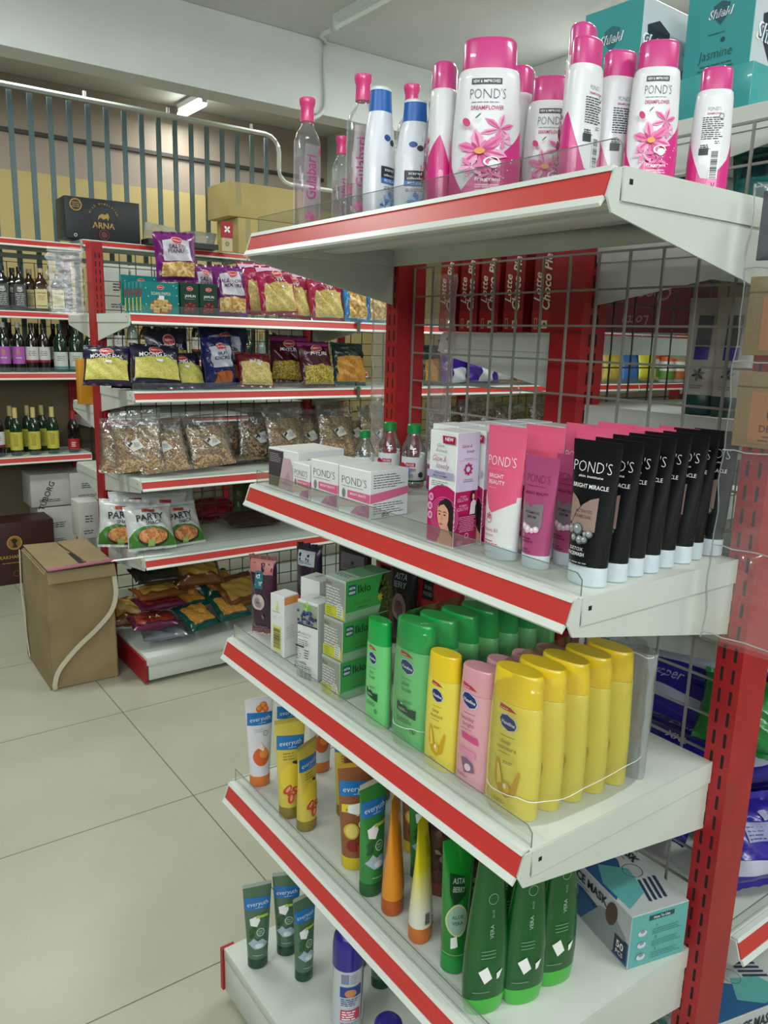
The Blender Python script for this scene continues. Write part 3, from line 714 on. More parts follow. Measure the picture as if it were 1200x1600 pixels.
put('soft_packet', 'bluish soft packet lying behind the cream cartons', 'packet', (-.70, -.175, T2+.012), R(20), rot=(R(-60), 0, R(25)))
# clear bottles with green caps
def water():
    PET = film('clear_pet', '#f2f6f5', .3, .05, .03)
    b = MB(); b.loft([ring(r, r, z, 28) for z, r in ((0, .022), (.003, .026), (.012, .0265), (.014, .0255), (.075, .0255), (.078, .0268), (.088, .0265), (.115, .015), (.12, .0135), (.125, .0135))], PET)
    c = MB(); c.loft([ring(r, r, z, 28) for z, r in ((.122, .0155), (.140, .0155), (.1425, .0135))], mat('#12803c', .35, coat=.2))
    lb = MB(); d = Dec(.0006, .0002); d.rect(-.05, .018, .10, .052, mat('#dfe2e2', .45)); d.rect(-.022, .048, .022, .009, mat('#b01c3c', .4)); d.text('ROSE', -.011, .05, .005, PRINTW, wmax=.018); d.text('WATER', -.010, .038, .007, mat('#a3203c', .5), wmax=.024)
    d.petals(.013, .03, .008, 7, DGREY, None, 0, .3); d.lines(-.02, .03, .02, 3, .003, GREY); d.rect(-.05, .014, .10, .004, mat('#1f4a2d', .4)); d.ell(-.03, .05, .009, .007, mat('#b01c3c', .4))
    d.emit(lb, on_cyl(.0256), su=.004)
    proto('water_bottle', [('bottle', b.mesh('bottle', 30), [('label', lb.mesh('label'))]), ('cap', c.mesh('cap', 35), [])])
water()
g = 'small clear bottles with green caps on the second shelf'
for x, y, s, l in ((-.715, -.070, .96, 'green-capped clear bottle nearest the big cartons of cream tubes'), (-.800, -.072, .93, 'green-capped clear bottle in the middle of the three'), (-.822, -.125, .80, 'green-capped clear bottle with its cap lowest, leftmost of the three')):
    put('water_bottle', l, 'bottle', (x, y, T2), az(x, y)+.2, g, s)
b = MB(); b.loft([ring(r, r, z, 24) for z, r in ((0, .018), (.002, .02), (.05, .02), (.055, .017))], mat('#a02a78', .3)); b.loft([ring(.0205, .0205, .055, 24), ring(.0205, .0205, .066, 24)], mat('#d9d4d8', .3))
o = obj('jar', b, smooth=35, loc=(-.66, -.05, T2)); tag(o, 'small magenta jar at the mesh beside the green-capped bottles', 'jar')
# tall white and magenta cartons with a portrait
w, dd, h = .058, .051, .180
MAG = mat('#b8195f', .4); MAG2 = mat('#8f1150', .4); LIL = mat('#cfc6de', .35); SKIN = mat('#d9a184', .5); HAIRC = mat('#1d1315', .5)
f = Dec(.0004, .00014)
f.poly([(-w*.49, .003), (w*.49, .003), (w*.49, h*.50)] + [(w*.49-w*.98*t, h*(.50+.06*math.sin(PI*t)-.04*t)) for t in (.25, .5, .75)] + [(-w*.49, h*.46)], MAG)
f.poly([(w*.06, .004), (w*.48, .004), (w*.48, h*.40), (w*.2, h*.44)], MAG2)
for k in range(4): f.ring(w*.15, h*.27, w*(.36+.055*k), w*.018, mat('#dd6aa3', .4), 26)
f.poly([(-w*.12, .003), (w*.49, .003), (w*.49, h*.20), (w*.25, h*.2), (w*.06, h*.17), (w*.02, h*.10)], mat('#cf9478', .5))
f.ell(w*.22, h*.325, w*.25, h*.105, HAIRC, 26, -.1); f.poly([(w*.28, h*.40), (w*.49, h*.36), (w*.49, h*.10), (w*.40, h*.13), (w*.30, h*.20)], HAIRC)
f.poly([(-w*.10, h*.30), (-w*.085, h*.345), (-w*.02, h*.375), (w*.12, h*.385), (w*.26, h*.365), (w*.325, h*.31), (w*.325, h*.24), (w*.27, h*.19), (w*.18, h*.155), (w*.10, h*.148), (w*.02, h*.165), (-w*.05, h*.205), (-w*.09, h*.25)], SKIN)
f.poly([(-w*.07, h*.335), (-w*.02, h*.39), (w*.14, h*.412), (w*.30, h*.39), (w*.345, h*.30), (w*.27, h*.345), (w*.14, h*.375), (w*.02, h*.362)], HAIRC)
for sx in (-.005, .19): f.ell(w*sx, h*.283, w*.042, h*.0065, mat('#2c1a18', .5), 12); f.poly([(w*(sx-.065), h*.303), (w*(sx), h*.309), (w*(sx+.065), h*.302), (w*(sx+.06), h*.309), (w*sx, h*.316), (w*(sx-.06), h*.309)], HAIRC)
f.poly([(w*.055, h*.238), (w*.085, h*.285), (w*.115, h*.236)], mat('#c98d72', .5)); f.ell(w*.075, h*.200, w*.065, h*.008, mat('#b8525a', .5), 14)
for cx, cy in ((-.33, .42), (-.36, .34), (-.34, .26)): f.ell(w*cx, h*cy, w*.09, h*.035, mat('#e3a6c6', .4), 14); f.ell(w*cx, h*cy, w*.05, h*.02, mat('#c05c98', .4), 12)
f.poly([(w*.05, h*.90), (w*.49, h*.90), (w*.49, h*.965), (w*.02, h*.965)], mat('#a01846', .4)); f.text('NEW', w*.27, h*.925, .0052, PRINTW, bold=.02)
f.text('Glow', -w*.02, h*.865, .0052, GREY, shear=.3, wmax=w*.3, bold=-.005); f.text('& lovely', w*.02, h*.825, .0052, GREY, shear=.3, wmax=w*.5, bold=-.005); f.lines(-w*.3, h*.80, w*.6, 1, .001, GREY)
f.text('Glow &', -w*.05, h*.745, .0085, mat('#a1356e', .4), shear=.3, bold=-.005, wmax=w*.5); f.text('lovely', w*.08, h*.685, .0085, mat('#a1356e', .4), shear=.3, bold=-.005, wmax=w*.6)
f.rect(-w*.49, h*.60, w*.98, h*.06, mat('#a8a3ba', .4)); f.text('ADVANCED', -w*.02, h*.634, .003, mat('#5b3b90', .4)); f.text('MULTI VITAMIN', 0, h*.609, .003, mat('#5b3b90', .4))
f.lines(-w*.3, h*.565, w*.6, 3, .003, GREY)
r = Dec(.0004, .00014); D_ = dd
r.rect(-D_*.49, .003, D_*.98, h*.477, MAG); r.rect(-D_*.49, .003, D_*.98, h*.28, mat('#a31452', .4)); r.text('Glow &', -D_*.08, h*.87, .0052, mat('#a1356e', .4), shear=.3, bold=-.005); r.text('lovely', D_*.08, h*.825, .0052, mat('#a1356e', .4), shear=.3, bold=-.005)
r.lines(-D_*.2, h*.775, D_*.4, 1, .0018, GREY); r.rect(-D_*.42, h*.762, D_*.84, h*.003, mat('#b58bb0', .4)); r.ring(0, h*.685, .0078, .003, mat('#a81c5c', .4), 16)
for k in range(8): r.ell(.0082*math.cos(k*PI/4), h*.685+.0082*math.sin(k*PI/4), .0018, .0018, mat('#a81c5c', .4), 8)
r.lines(-D_*.25, h*.595, D_*.5, 2, .003, GREY, al='c'); r.text('WHEN', -D_*.2, h*.445, .0032, mat('#e7a3c4', .4)); r.text('GLOW', -D_*.2, h*.41, .0055, mat('#e7a3c4', .4)); r.text('WOMEN', -D_*.2, h*.365, .0032, mat('#e7a3c4', .4)); r.text('GROW', -D_*.2, h*.33, .0055, mat('#e7a3c4', .4))
r.ell(D_*.22, h*.45, D_*.10, h*.05, HAIRC, 16); r.ell(D_*.24, h*.445, D_*.055, h*.025, SKIN, 14); r.poly([(D_*.1, h*.29), (D_*.4, h*.29), (D_*.36, h*.40), (D_*.24, h*.42), (D_*.14, h*.39)], mat('#d6d2d8', .5)); r.poly([(D_*.33, h*.24), (D_*.44, h*.24), (D_*.42, h*.40), (D_*.34, h*.36)], HAIRC)
r.lines(-D_*.38, h*.27, D_*.76, 9, .0028, mat('#e7a3c4', .4), al='c'); r.ring(0, h*.105, .0045, .0012, mat('#e7a3c4', .4)); r.rect(-D_*.42, h*.02, D_*.25, h*.05, mat('#c65b8c', .4))
t_ = Dec(); t_.lines(-.02, .015, .04, 2, .004, GREY)
carton('portrait_carton', w, dd, h, LIL, [('f', f), ('r', r)], [PW, PW, PW, LIL, PW, LIL])
g = 'tall white and magenta portrait cartons'
lab = {(0, 0): 'front white and magenta portrait carton, its woman portrait fully in view', (1, 0): 'portrait carton second from the front in the nearest file, right of the first'}
k = 0
for j in range(5):
    for i in range(2 if j else 1):
        x = -.260 - (.0645 if i else 0) + j*.002; y = -.347 + j*.0562 + (.004 if i else 0)
        names_ = ['front portrait carton of white and magenta with the woman printed in full view', 'portrait carton standing directly behind the front one', 'portrait carton behind and left of the front one', 'third portrait carton back from the guard in the right file', 'third portrait carton back in the left file', 'fourth portrait carton back in the right file', 'fourth portrait carton back in the left file', 'rearmost portrait carton in the right file, at the mesh', 'rearmost portrait carton in the left file, at the mesh']
        cbox('portrait_carton', (x, y), w, dd, T2, names_[k], 'face cream carton', R(5), g); k += 1

# --- squeeze tubes
def tube_tab(h, wt, a, b, hc, crimp=.009, n=9):
    A = [(0, a*.95), (.002, a), (hc, a)]; B = [(0, b*.95), (.002, b), (hc, b)]
    for i in range(1, n+1):
        t = i/n; z = hc+(h-crimp-hc)*t
        A.append((z, a+(wt-a)*t)); B.append((z, b*(1-t**1.25)+.0009))
    A.append((h, wt)); B.append((h, .0009)); return interp(A), interp(B), [z for z, _ in A]
def squeeze(nm, h, wt, a, b, hc, mcap, mbody, dec, back=None, crimp=.009, crm=None, capa=1.0):
    A, B, zs = tube_tab(h, wt, a, b, hc, crimp)
    zs_b = [z for z in zs if z >= hc]
    body = MB(); rings = [ring(A(z), B(z), z, 32) for z in zs_b]
    body.loft(rings, mbody if not crm else [mbody]*(len(rings)-2)+[crm])
    cap = MB(); cap.loft([ring(a*.93*capa, b*.93*capa, 0, 32), ring(a*capa, b*capa, .002, 32), ring(a*capa*1.005, b*capa*1.01, hc-.0012, 32), ring(a*capa*.985, b*capa*.98, hc+.0003, 32)], mcap)
    fn = on_bulge(lambda v: A(v)*1.0, B); lb = MB()
    dec.emit(lb, fn, su=wt/7, sv=zs_b[1:-1])
    if back: back.emit(lb, on_back_of(fn), su=wt/7, sv=zs_b[1:-1])
    proto(nm, [('body', body.mesh('body', 40), [('printed_artwork', lb.mesh('printed_artwork'))]), ('cap', cap.mesh('cap', 35), [])])
CAPW = mat('#ccd6dd', .3, coat=.3)
BK = mat('#101114', .33, coat=.15); SIL = mat('#a9b0b2', .35, .4)
d = Dec(.0004, .00015)
d.text("POND'S", -.003, .152, .0150, PRINTW, bold=-.018, wmax=.058); d.text('skin institute', -.003, .145, .0032, PRINTW, wmax=.052, sx=1.6); d.text('BRIGHT MIRACLE', -.002, .131, .0056, PRINTW, wmax=.054)
RG = mat('#b0938a', .35, .3)
d.poly([(-.0285, .122), (-.022, .119), (-.016, .114), (-.0115, .106), (-.018, .097), (-.0235, .083), (-.0285, .083)], RG); d.poly([(-.0235, .081), (-.017, .097), (-.008, .109), (.003, .117), (.0145, .121), (.0145, .075), (-.0235, .075)], RG)
d.text('ACTIVATED', -.005, .0985, .0042, mat('#5a4440', .5), wmax=.026); d.text('CHARCOAL', -.005, .0915, .0042, mat('#5a4440', .5), wmax=.026)
for x, y, r_ in ((-.022, .074, .007), (-.010, .076, .0085), (.003, .071, .004), (.009, .072, .0052), (-.014, .064, .0052), (-.003, .063, .0062), (.004, .064, .005)):
    d.ell(x, y, r_, r_, mat('#4b5254', .4), 16); d.ell(x-.0006, y+.0008, r_*.8, r_*.8, SIL, 14); d.ell(x-r_*.25, y+r_*.3, r_*.25, r_*.2, PRINTW, 8)
d.text('DETOX', -.006, .049, .0045, PRINTW, bold=-.006); d.text('FACEWASH', -.006, .042, .0048, PRINTW, wmax=.026); d.lines(-.020, .032, .034, 2, .0042, mat('#9a9ca0', .4), .4, al='c')
squeeze('black_tube', .194, .0365, .0285, .0180, .027, CAPW, BK, d)
g = 'black face wash tubes in one file'
nm_ = ['first', 'second', 'third', 'fourth', 'fifth', 'sixth', 'seventh', 'last']
for k in range(8):
    x = -.0345-.0022*k + (.002 if k % 2 else -.001)*(k > 0); y = -.300+.0405*k
    lbl = 'black face wash tube at the very front of its file, full label in view' if k == 0 else ('black face wash tube at the very back of its file, beside the hanging soap packs' if k == 7 else 'black face wash tube, %s from the front of its file' % nm_[k])
    put('black_tube', lbl, 'face wash tube', (x, y, T2), R(7+rnd.uniform(-.6, .6)), g, (1, 1, 1+rnd.uniform(-.01, .01)))
PKT = mat('#e25f80', .35, coat=.2); d = Dec(.0004, .00015); TW = mat('#dfe0dc', .35)
d.poly([(-.0325, .187), (-.031, .105), (-.026, .097), (-.021, .083), (-.0165, .073), (-.010, .0685), (.0275, .088), (.0335, .187)], PKT)
d.text("POND'S", -.003, .138, .0145, PRINTW, bold=-.018, wmax=.052); d.lines(-.028, .133, .05, 1, .0012, mat('#f0a0bb', .4)); d.text('BRIGHT', -.009, .120, .006, PRINTW, wmax=.028, bold=0); d.text('BEAUTY', -.007, .111, .006, PRINTW, wmax=.032, bold=0); d.lines(-.022, .105, .024, 1, .003, mat('#f0a0bb', .4))
d.ring(-.013, .059, .0058, .0009, mat('#c8496f', .4)); d.petals(-.013, .064, .006, 5, mat('#c8496f', .4), None, PI/2, .2); d.text('Vitamin B3', -.008, .042, .0048, mat('#c8496f', .4), bold=-.004, wmax=.03); d.text('facewash', -.010, .035, .004, mat('#c8496f', .4), bold=-.004); d.lines(-.024, .027, .034, 2, .004, mat('#c8496f', .4))
squeeze('pink_tube', .196, .0345, .0285, .0175, .022, CAPW, TW, d, crm=PKT)
# upper half of the skin is pink all round
me = PROTO['pink_tube'][0][1]; me.materials.append(PKT); ip = len(me.materials)-1
for p_ in me.polygons:
    if p_.center.z > .092 and len(p_.vertices) == 4: p_.material_index = ip
g = 'pink and white face wash tubes'
PX = [(-.190, -.313, 'pink and white face wash tube right of the portrait cartons, full label in view'), (-.170, -.255, 'pink and white face wash tube directly behind the front one'), (-.130, -.190, 'glossy pink tube with bright glare on its crimp, behind the magenta tubes'),
      (-.112, -.135, 'pink tube in the middle of the back group, half its name showing'), (-.185, -.150, 'pink tube in the left file, third back from the guard'), (-.105, -.085, 'pink tube in the back group, second from the mesh'), (-.095, -.035, 'pink tube nearest the mesh, its crimp right beside the black tubes'), (-.175, -.085, 'pink tube at the mesh in the left file')]
for k, (x, y, l) in enumerate(PX): put('pink_tube', l, 'face wash tube', (x, y, T2), R(8 if k < 2 else 4+3*(k % 3)), g, (1, 1, 1 if k < 3 else .985))
MG = mat('#b4527f', .28, .12, coat=.3); d = Dec(.0004, .00015)
d.text("POND'S", -.001, .123, .0115, mat('#7c2055', .4), bold=-.018, wmax=.038); d.lines(-.018, .1175, .034, 1, .0024, mat('#7c2055', .4)); d.text('BRIGHT BEAUTY', -.001, .106, .0040, mat('#6c1848', .4), wmax=.038)
d.poly([(-.0185, .092), (-.014, .094), (-.007, .088), (0, .093), (.0135, .094), (.0135, .064), (.010, .054), (-.0185, .054)], mat('#8d868a', .35, .3)); d.text('VITAMIN B3', -.003, .079, .0036, INK, wmax=.024); d.text('SERUM', -.003, .073, .0036, INK, wmax=.02)
for x, y, r_ in ((-.014, .060, .005), (-.007, .057, .006), (.001, .056, .004), (.007, .058, .0045)): d.ell(x, y, r_, r_, mat('#e3c3d4', .3), 14); d.ell(x, y+.001, r_*.5, r_*.5, PRINTW, 10)
d.lines(-.016, .043, .024, 2, .004, mat('#7c2055', .4), .5); d.lines(-.016, .028, .022, 2, .0035, mat('#7c2055', .4), .4)
squeeze('magenta_tube', .160, .0285, .0215, .0165, .020, CAPW, MG, d)
g = 'short magenta tubes in front of the pink ones'
for x, y, l in ((-.127, -.305, 'short magenta tube nearest the guard, full label in view'), (-.114, -.253, 'short magenta tube directly behind the nearest one'), (-.092, -.203, 'short magenta tube third back, wedged against the black tubes')):
    put('magenta_tube', l, 'face wash tube', (x, y, T2), R(9), g)
# ---------------------------------------------------------------- third shelf
T3 = SZ[3]
class Shift(Dec):
    def __init__(s, dx, *a): super().__init__(*a); s.dx = dx
    def emit(s, mb, fn, **k):
        s.sh = [([(x+s.dx, y) for x, y in V], f, m, l) for V, f, m, l in s.sh]; return super().emit(mb, fn, **k)
# lotion bottles: flat oval body with a domed flip lid in a deeper tone
def lotion(nm, a, b, h, hc, mb_, mc, art, e=2.15, taper=.93):
    zs = [(0, .94, .92), (.004, 1, 1), (h*.35, 1, 1), (hc-.001, taper, .97), (hc, taper*.985, .95)]
    B_ = MB(); B_.loft([ring(a*p, b*q, z, 44, e) for z, p, q in zs], mb_)
    C_ = MB(); C_.loft([ring(a*p, b*q, z, 44, e) for z, p, q in ((hc+.0006, taper*.99, .96), (h*.97, taper*.93, .95), (h*.99, taper*.915, .925), (h, taper*.88, .86))], mc)
    fa = interp([(z, a*p) for z, p, _ in zs]); fb = interp([(z, b*q) for z, _, q in zs]); fn = on_bulge(fa, fb, e)
    lb = MB(); art.emit(lb, fn, su=.004, sv=[h*.35])
    proto(nm, [('body', B_.mesh('body', 40), [('printed_label', lb.mesh('printed_label'))]), ('flip_cap', C_.mesh('flip_cap', 40), [])])
LOGOB = mat('#1d2d6b', .35); LOGOW = PRINTW
def vlogo(d, x, y, s, col=LOGOB):
    d.poly([(x-s, y+s*.25), (x-s*.75, y+s*.75), (x-s*.1, y+s*.85), (x+s*.7, y+s*.5), (x+s, y-s*.1), (x+s*.8, y-s*.6), (x+s*.1, y-s*.8), (x-s*.7, y-s*.4)], mat('#c9d0dc', .4))
    d.poly([(x-s*.92, y+s*.22), (x-s*.7, y+s*.67), (x-s*.1, y+s*.77), (x+s*.65, y+s*.44), (x+s*.92, y-s*.08), (x+s*.73, y-s*.53), (x+s*.1, y-s*.72), (x-s*.65, y-s*.35)], col)
    d.text('Vaseline', x, y-s*.16, s*.34, LOGOW, rot=-.12, wmax=s*1.5)
def vart(kind):
    d = Shift(.010 if kind != 'p' else .006, .0004, .00015); G1 = mat('#16402a', .4); TXT = {'g': mat('#2e5f38', .45), 'y': mat('#8a6a1c', .45), 'p': mat('#b0386a', .45)}[kind]
    d.poly([(-.026, .158), (-.024, .166), (-.006, .163), (.004, .157)], mat('#b8303a', .4)); d.lines(-.024, .1595, .018, 1, .0022, PRINTW)
    vlogo(d, -.009, .140, .0155)
    d.lines(-.020, .120, .024, 1, .0022, TXT)
    if kind == 'g':
        d.text('aloe', -.011, .1085, .0075, TXT, bold=-.006); d.text('fresh', -.008, .0985, .0075, TXT, bold=-.006); d.lines(-.014, .082, .02, 2, .0026, TXT)
        d.poly([(-.028, .062), (.013, .054), (.013, .071), (-.004, .070), (-.009, .074), (-.013, .073), (-.028, .079)], G1); d.ell(-.017, .0755, .003, .0016, mat('#cfe8c4', .4), 12); d.lines(-.024, .067, .022, 2, .0026, mat('#cfe8c4', .4))
        d.lines(-.028, .050, .036, 3, .003, TXT); d.ring(.009, .034, .005, .0008, TXT); d.ell(.009, .034, .0012, .004, TXT, 10, .5)
    else:
        d.text('deep' if kind == 'y' else 'healthy', -.011, .109, .0065, TXT, bold=-.004, wmax=.026); d.text('moisture' if kind == 'y' else 'bright', -.008, .100, .0065, TXT, bold=-.004, wmax=.032); d.lines(-.022, .0945, .03, 1, .0026, TXT)
        if kind == 'y':
            Y1 = mat('#c79c1a', .3); Y2 = mat('#e4c74a', .3)
            d.poly([(-.024, .085), (-.019, .082), (-.010, .05), (-.004, .036), (.004, .05), (.014, .076), (.016, .068), (.010, .036), (-.004, .028), (-.018, .036), (-.026, .055)], Y1)
            d.poly([(-.022, .078), (-.018, .076), (-.012, .05), (-.02, .045)], Y2); d.ell(-.004, .044, .006, .008, mat('#d9b843', .3), 14, .3); d.ell(-.006, .046, .002, .004, PRINTW, 8, .3); d.lines(-.012, .083, .018, 2, .0026, TXT)
        else:
            d.poly([(-.02, .09), (.010, .086), (.012, .075), (-.018, .080)], mat('#c94a80', .4)); d.poly([(-.022, .066), (.008, .062), (.008, .052), (-.022, .056)], mat('#d889a8', .4)); d.poly([(-.018, .048), (-.008, .05), (.004, .044), (.008, .030), (-.010, .026)], mat('#7d5f75', .4)); d.ell(-.004, .036, .006, .006, mat('#d8c2cc', .4), 12)
        d.lines(-.024, .022, .022, 2, .003, TXT)
    return d
GB = mat('#6fc878', .3, coat=.25); GC = mat('#14a046', .28, coat=.3); YB = mat('#e0d04c', .3, coat=.25); YC = mat('#e9c825', .28, coat=.3); PB = mat('#d9a0a8', .3, coat=.25); PC = mat('#d99aa5', .28, coat=.3)
lotion('lotion_green', .044, .0200, .215, .168, GB, GC, vart('g')); lotion('lotion_yellow', .044, .0205, .214, .168, YB, YC, vart('y')); lotion('lotion_pink', .034, .0185, .190, .150, PB, PC, vart('p'))
g = 'shrink-wrapped green lotion bottles'
nn = ['first', 'second', 'third', 'fourth', 'fifth', 'sixth', 'last']
for k in range(7):
    l = 'large green lotion bottle at the front of the shrink-wrapped file, label in view' if k == 0 else 'green lotion bottle, %s from the front of the wrapped file' % nn[k]
    if k == 6: l = 'green lotion bottle at the rear end of the wrapped file, nearest the mesh'
    put('lotion_green', l, 'lotion bottle', (-.309+.0005*k, -.372+.0455*k, T3), R(8+rnd.uniform(-.3, .3)), g, name='lotion_bottle')
g = 'shrink-wrapped yellow lotion bottles'
for k in range(5):
    l = 'yellow lotion bottle at the front of the shrink-wrapped file, label in view' if k == 0 else 'yellow lotion bottle, %s from the front of the wrapped file' % nn[k]
    if k == 4: l = 'rearmost yellow lotion bottle, next to the empty crumpled end of the wrap'
    put('lotion_yellow', l, 'lotion bottle', (-.084+.003*k, -.368+.0445*k, T3), R(8+rnd.uniform(-.3, .3)), g, name='lotion_bottle')
put('lotion_green', 'small green lotion bottle standing loose between the green cartons and wrapped file', 'lotion bottle', (-.398, -.380, T3), R(4), None, (.66, .75, .885), name='lotion_bottle')
put('lotion_yellow', 'small yellow lotion bottle standing loose before the wrapped green file', 'lotion bottle', (-.228, -.378, T3), R(9), None, (.74, .85, .885), name='lotion_bottle')
for k, (y, l) in enumerate(((-.370, 'pink lotion bottle at the guard between the yellow ones'), (-.325, 'pink lotion bottle directly behind the front pink one'), (-.275, 'third pink lotion bottle back, mostly hidden by yellow ones'), (-.225, 'rearmost pink lotion bottle, only its lid showing'))):
    put('lotion_pink', l, 'lotion bottle', (-.159+.003*k, y, T3), R(8), 'pink lotion bottles', name='lotion_bottle')
def wrap_sleeve(nm, label, x0, x1, y0, y1, z0, h, e=3.2, seed=1, tail=0):
    """clear shrink sleeve pulled round a file of bottles, puckered at the top edge"""
    rr = random.Random(seed); n = 72; cx, cy = (x0+x1)/2, (y0+y1)/2; a, b = (x1-x0)/2, (y1-y0)/2; rings = []
    for j in range(13):
        z = h*j/12; r = ring(a, b, z, n, e)
        k = 0 if j < 11 else (j-10)*.004
        rings.append([(x*(1-k/a*1.2) + rr.uniform(-1, 1)*.0009*(1+.6*(j > 9)), y*(1-k/b) + rr.uniform(-1, 1)*.0009, zz + rr.uniform(-1, 1)*.0012*(j > 10)) for x, y, zz in r])
    m = MB(); m.loft(rings, SHRINK, cap0=False, cap1=False)
    zc = h*.17; r = ring(a+.0006, b+.0006, zc, n, e)
    m.tube([(x, y, zc+.003*math.sin(i*.35)+.0015*math.sin(i*.8)) for i, (x, y, z) in enumerate(r)]+[(r[0][0], r[0][1], zc)], .0006, mat('#e9ecec', .3), 4)
    o = obj('shrink_wrap', m, smooth=60, loc=(cx, cy, z0)); return tag(o, label, 'plastic wrap')
wrap_sleeve('w', 'crinkled clear shrink wrap around the file of green lotion bottles', -.359, -.257, -.399, -.069, T3+.001, .220, 3.4, 2)
wrap_sleeve('w', 'clear shrink wrap around the yellow lotion bottles with an empty rear end', -.136, -.019, -.396, -.1155, T3+.001, .215, 3.4, 5)
# empty rear end of the yellow pack: a crumpled stump of film
m = MB(); rr = random.Random(4); m.loft([[(x+rr.uniform(-1, 1)*.0015*(z > .1), y+rr.uniform(-1, 1)*.0015*(z > .1), zz) for x, y, zz in ring(.043*(1-.0*z), .0175, z, 40, 2.2)] for z in [.0, .04, .08, .12, .16, .19, .205]], film('stump', '#dfe6e8', .3, .2, .32, .5, 40), cap0=False)
m.tube([(x, y, .20+rr.uniform(-.002, .004)) for x, y, z in ring(.043, .0175, .2, 30, 2.2)], .0012, mat('#d9e0e2', .25), 4)
o = obj('wrap_end', m, smooth=50, loc=(-.066, -.141, T3)); tag(o, 'empty crumpled grey end of the plastic wrap behind the yellow bottles', 'plastic wrap')

# green facial cartons, stack of three
def grcart():
    w, d_, h = .056, .112, .076
    f = Dec(); f.rect(-w*.47, h*.30, w*.94, h*.64, mat('#8d9086', .5)); f.text('Iklo', -w*.30, h*.80, .008, DGREY, bold=.0, wmax=w*.3); f.lines(-w*.42, h*.74, w*.84, 7, .0055, mat('#d3d5cc', .5)); f.rect(-w*.49, h*.02, w*.98, h*.26, mat('#b9bb2e', .45)); f.lines(-w*.42, h*.22, w*.4, 4, .004, mat('#767a20', .5)); f.rect(w*.12, h*.06, w*.3, h*.3, mat('#cfd0c4', .5)); f.lines(w*.15, h*.31, w*.24, 5, .0045, mat('#6d6f66', .5))
    r = Dec(); GT1 = mat('#173a20', .5)
    r.rect(-d_*.49, h*.01, d_*.98, h*.2, mat('#7fa883', .45)); r.rect(-d_*.44, h*.62, d_*.16, h*.26, mat('#1d5a5e', .4)); r.text('ASTA', -d_*.36, h*.77, .0045, PRINTW, wmax=d_*.13); r.text('BERRY', -d_*.36, h*.66, .0045, PRINTW, wmax=d_*.13)
    r.text('Iklo', -d_*.10, h*.64, .0155, mat('#15241a', .4), bold=.0, wmax=d_*.30); r.text('Fruit Bleach', -d_*.14, h*.36, .0062, mat('#6a6a20', .5), shear=.4, bold=-.01, wmax=d_*.42); r.lines(-d_*.25, h*.28, d_*.3, 1, .003, GT1)
    r.poly([(d_*.22, .001), (d_*.49, .001), (d_*.49, h*.99), (d_*.30, h*.99), (d_*.36, h*.7), (d_*.20, h*.55), (d_*.30, h*.35)], mat('#3d4a22', .5))
    for x, y, q in ((.30, .8, .006), (.4, .65, .008), (.33, .45, .006), (.42, .3, .008), (.36, .15, .006)): r.petals(d_*x, h*y, q*1.4, 6, mat('#5b5a24', .5), mat('#2c3a1c', .5), x*9, .25)
    r.petals(d_*.2, h*.45, .008, 7, mat('#c9b61f', .5), None, .2, .14)
    t = Dec(); t.rect(-w*.49, -d_*.49, w*.98, d_*.34, mat('#9fb3a8', .4)); t.lines(-w*.4, -d_*.25, w*.8, 3, .006, DGREY)
    carton('facial_carton', w, d_, h, mat('#3f9244', .4), [('f', f), ('r', r), ('t', t)], [mat('#a9aea0', .45), mat('#5d8f62', .4), mat('#a9aea0', .45), mat('#3a9445', .4), mat('#3a9445', .4), mat('#3a9445', .4)])
grcart()
for k in range(3):
    cbox('facial_carton', (-.5015+.002*k, -.392+.003*k), .056, .112, T3+.0765*k, ['green facial kit carton at the bottom of the stack of three', 'middle green facial kit carton of the stack', 'green facial kit carton on top of the stack'][k], 'facial kit box', R(5+k*1.0), 'stacked green facial cartons')
# white serum cartons
w, dd, h = .042, .040, .134; SCW = mat('#d7d9d6', .4)
f = Dec(); f.ell(0, h*.82, .003, .012, mat('#d8d58a', .4), 14); f.ell(0, h*.78, .004, .005, mat('#c8cc6a', .4), 14); f.lines(-.014, h*.72, .028, 1, .003, GREY); f.text('2% C', 0, h*.60, .008, mat('#c9c9c2', .4), bold=-.01); f.rect(-.012, h*.10, .024, h*.40, mat('#cfcb6d', .45)); f.bars(-.010, h*.14, .020, h*.32, INK, 26, True); f.lines(-.014, h*.06, .028, 2, .0035, GREY)
r = Dec(); r.rect(-dd*.49, h*.86, dd*.98, h*.12, mat('#d98a4a', .45)); r.lines(-.014, h*.5, .026, 6, .005, mat('#b5b6b2', .5))
carton('serum_carton_slim', w, dd, h, SCW, [('f', f), ('r', r)])
cbox('serum_carton_slim', (-.732, -.380), w, dd, T3, 'slim white serum carton with yellow barcode panel and orange corner', 'serum box', R(13), None, 'serum_carton')
w, dd, h = .054, .046, .158
def berry(d, w, h):
    d.rect(-w*.49, h*.70, w*.98, h*.27, mat('#9aa38c', .4)); rr = random.Random(3)
    d.petals(0, h*.93, .012, 5, mat('#7fae4a', .4), mat('#a5c87a', .4), .4, .3)
    for i in range(34): x = rr.uniform(-w*.44, w*.44); y = rr.uniform(h*.73, h*.89); q = .0032; d.ell(x, y, q, q, mat('#242850', .4) if i % 3 else mat('#3d4a8c', .4), 10); d.ell(x-.0008, y+.001, q*.35, q*.35, mat('#6f7fc0', .4), 6)
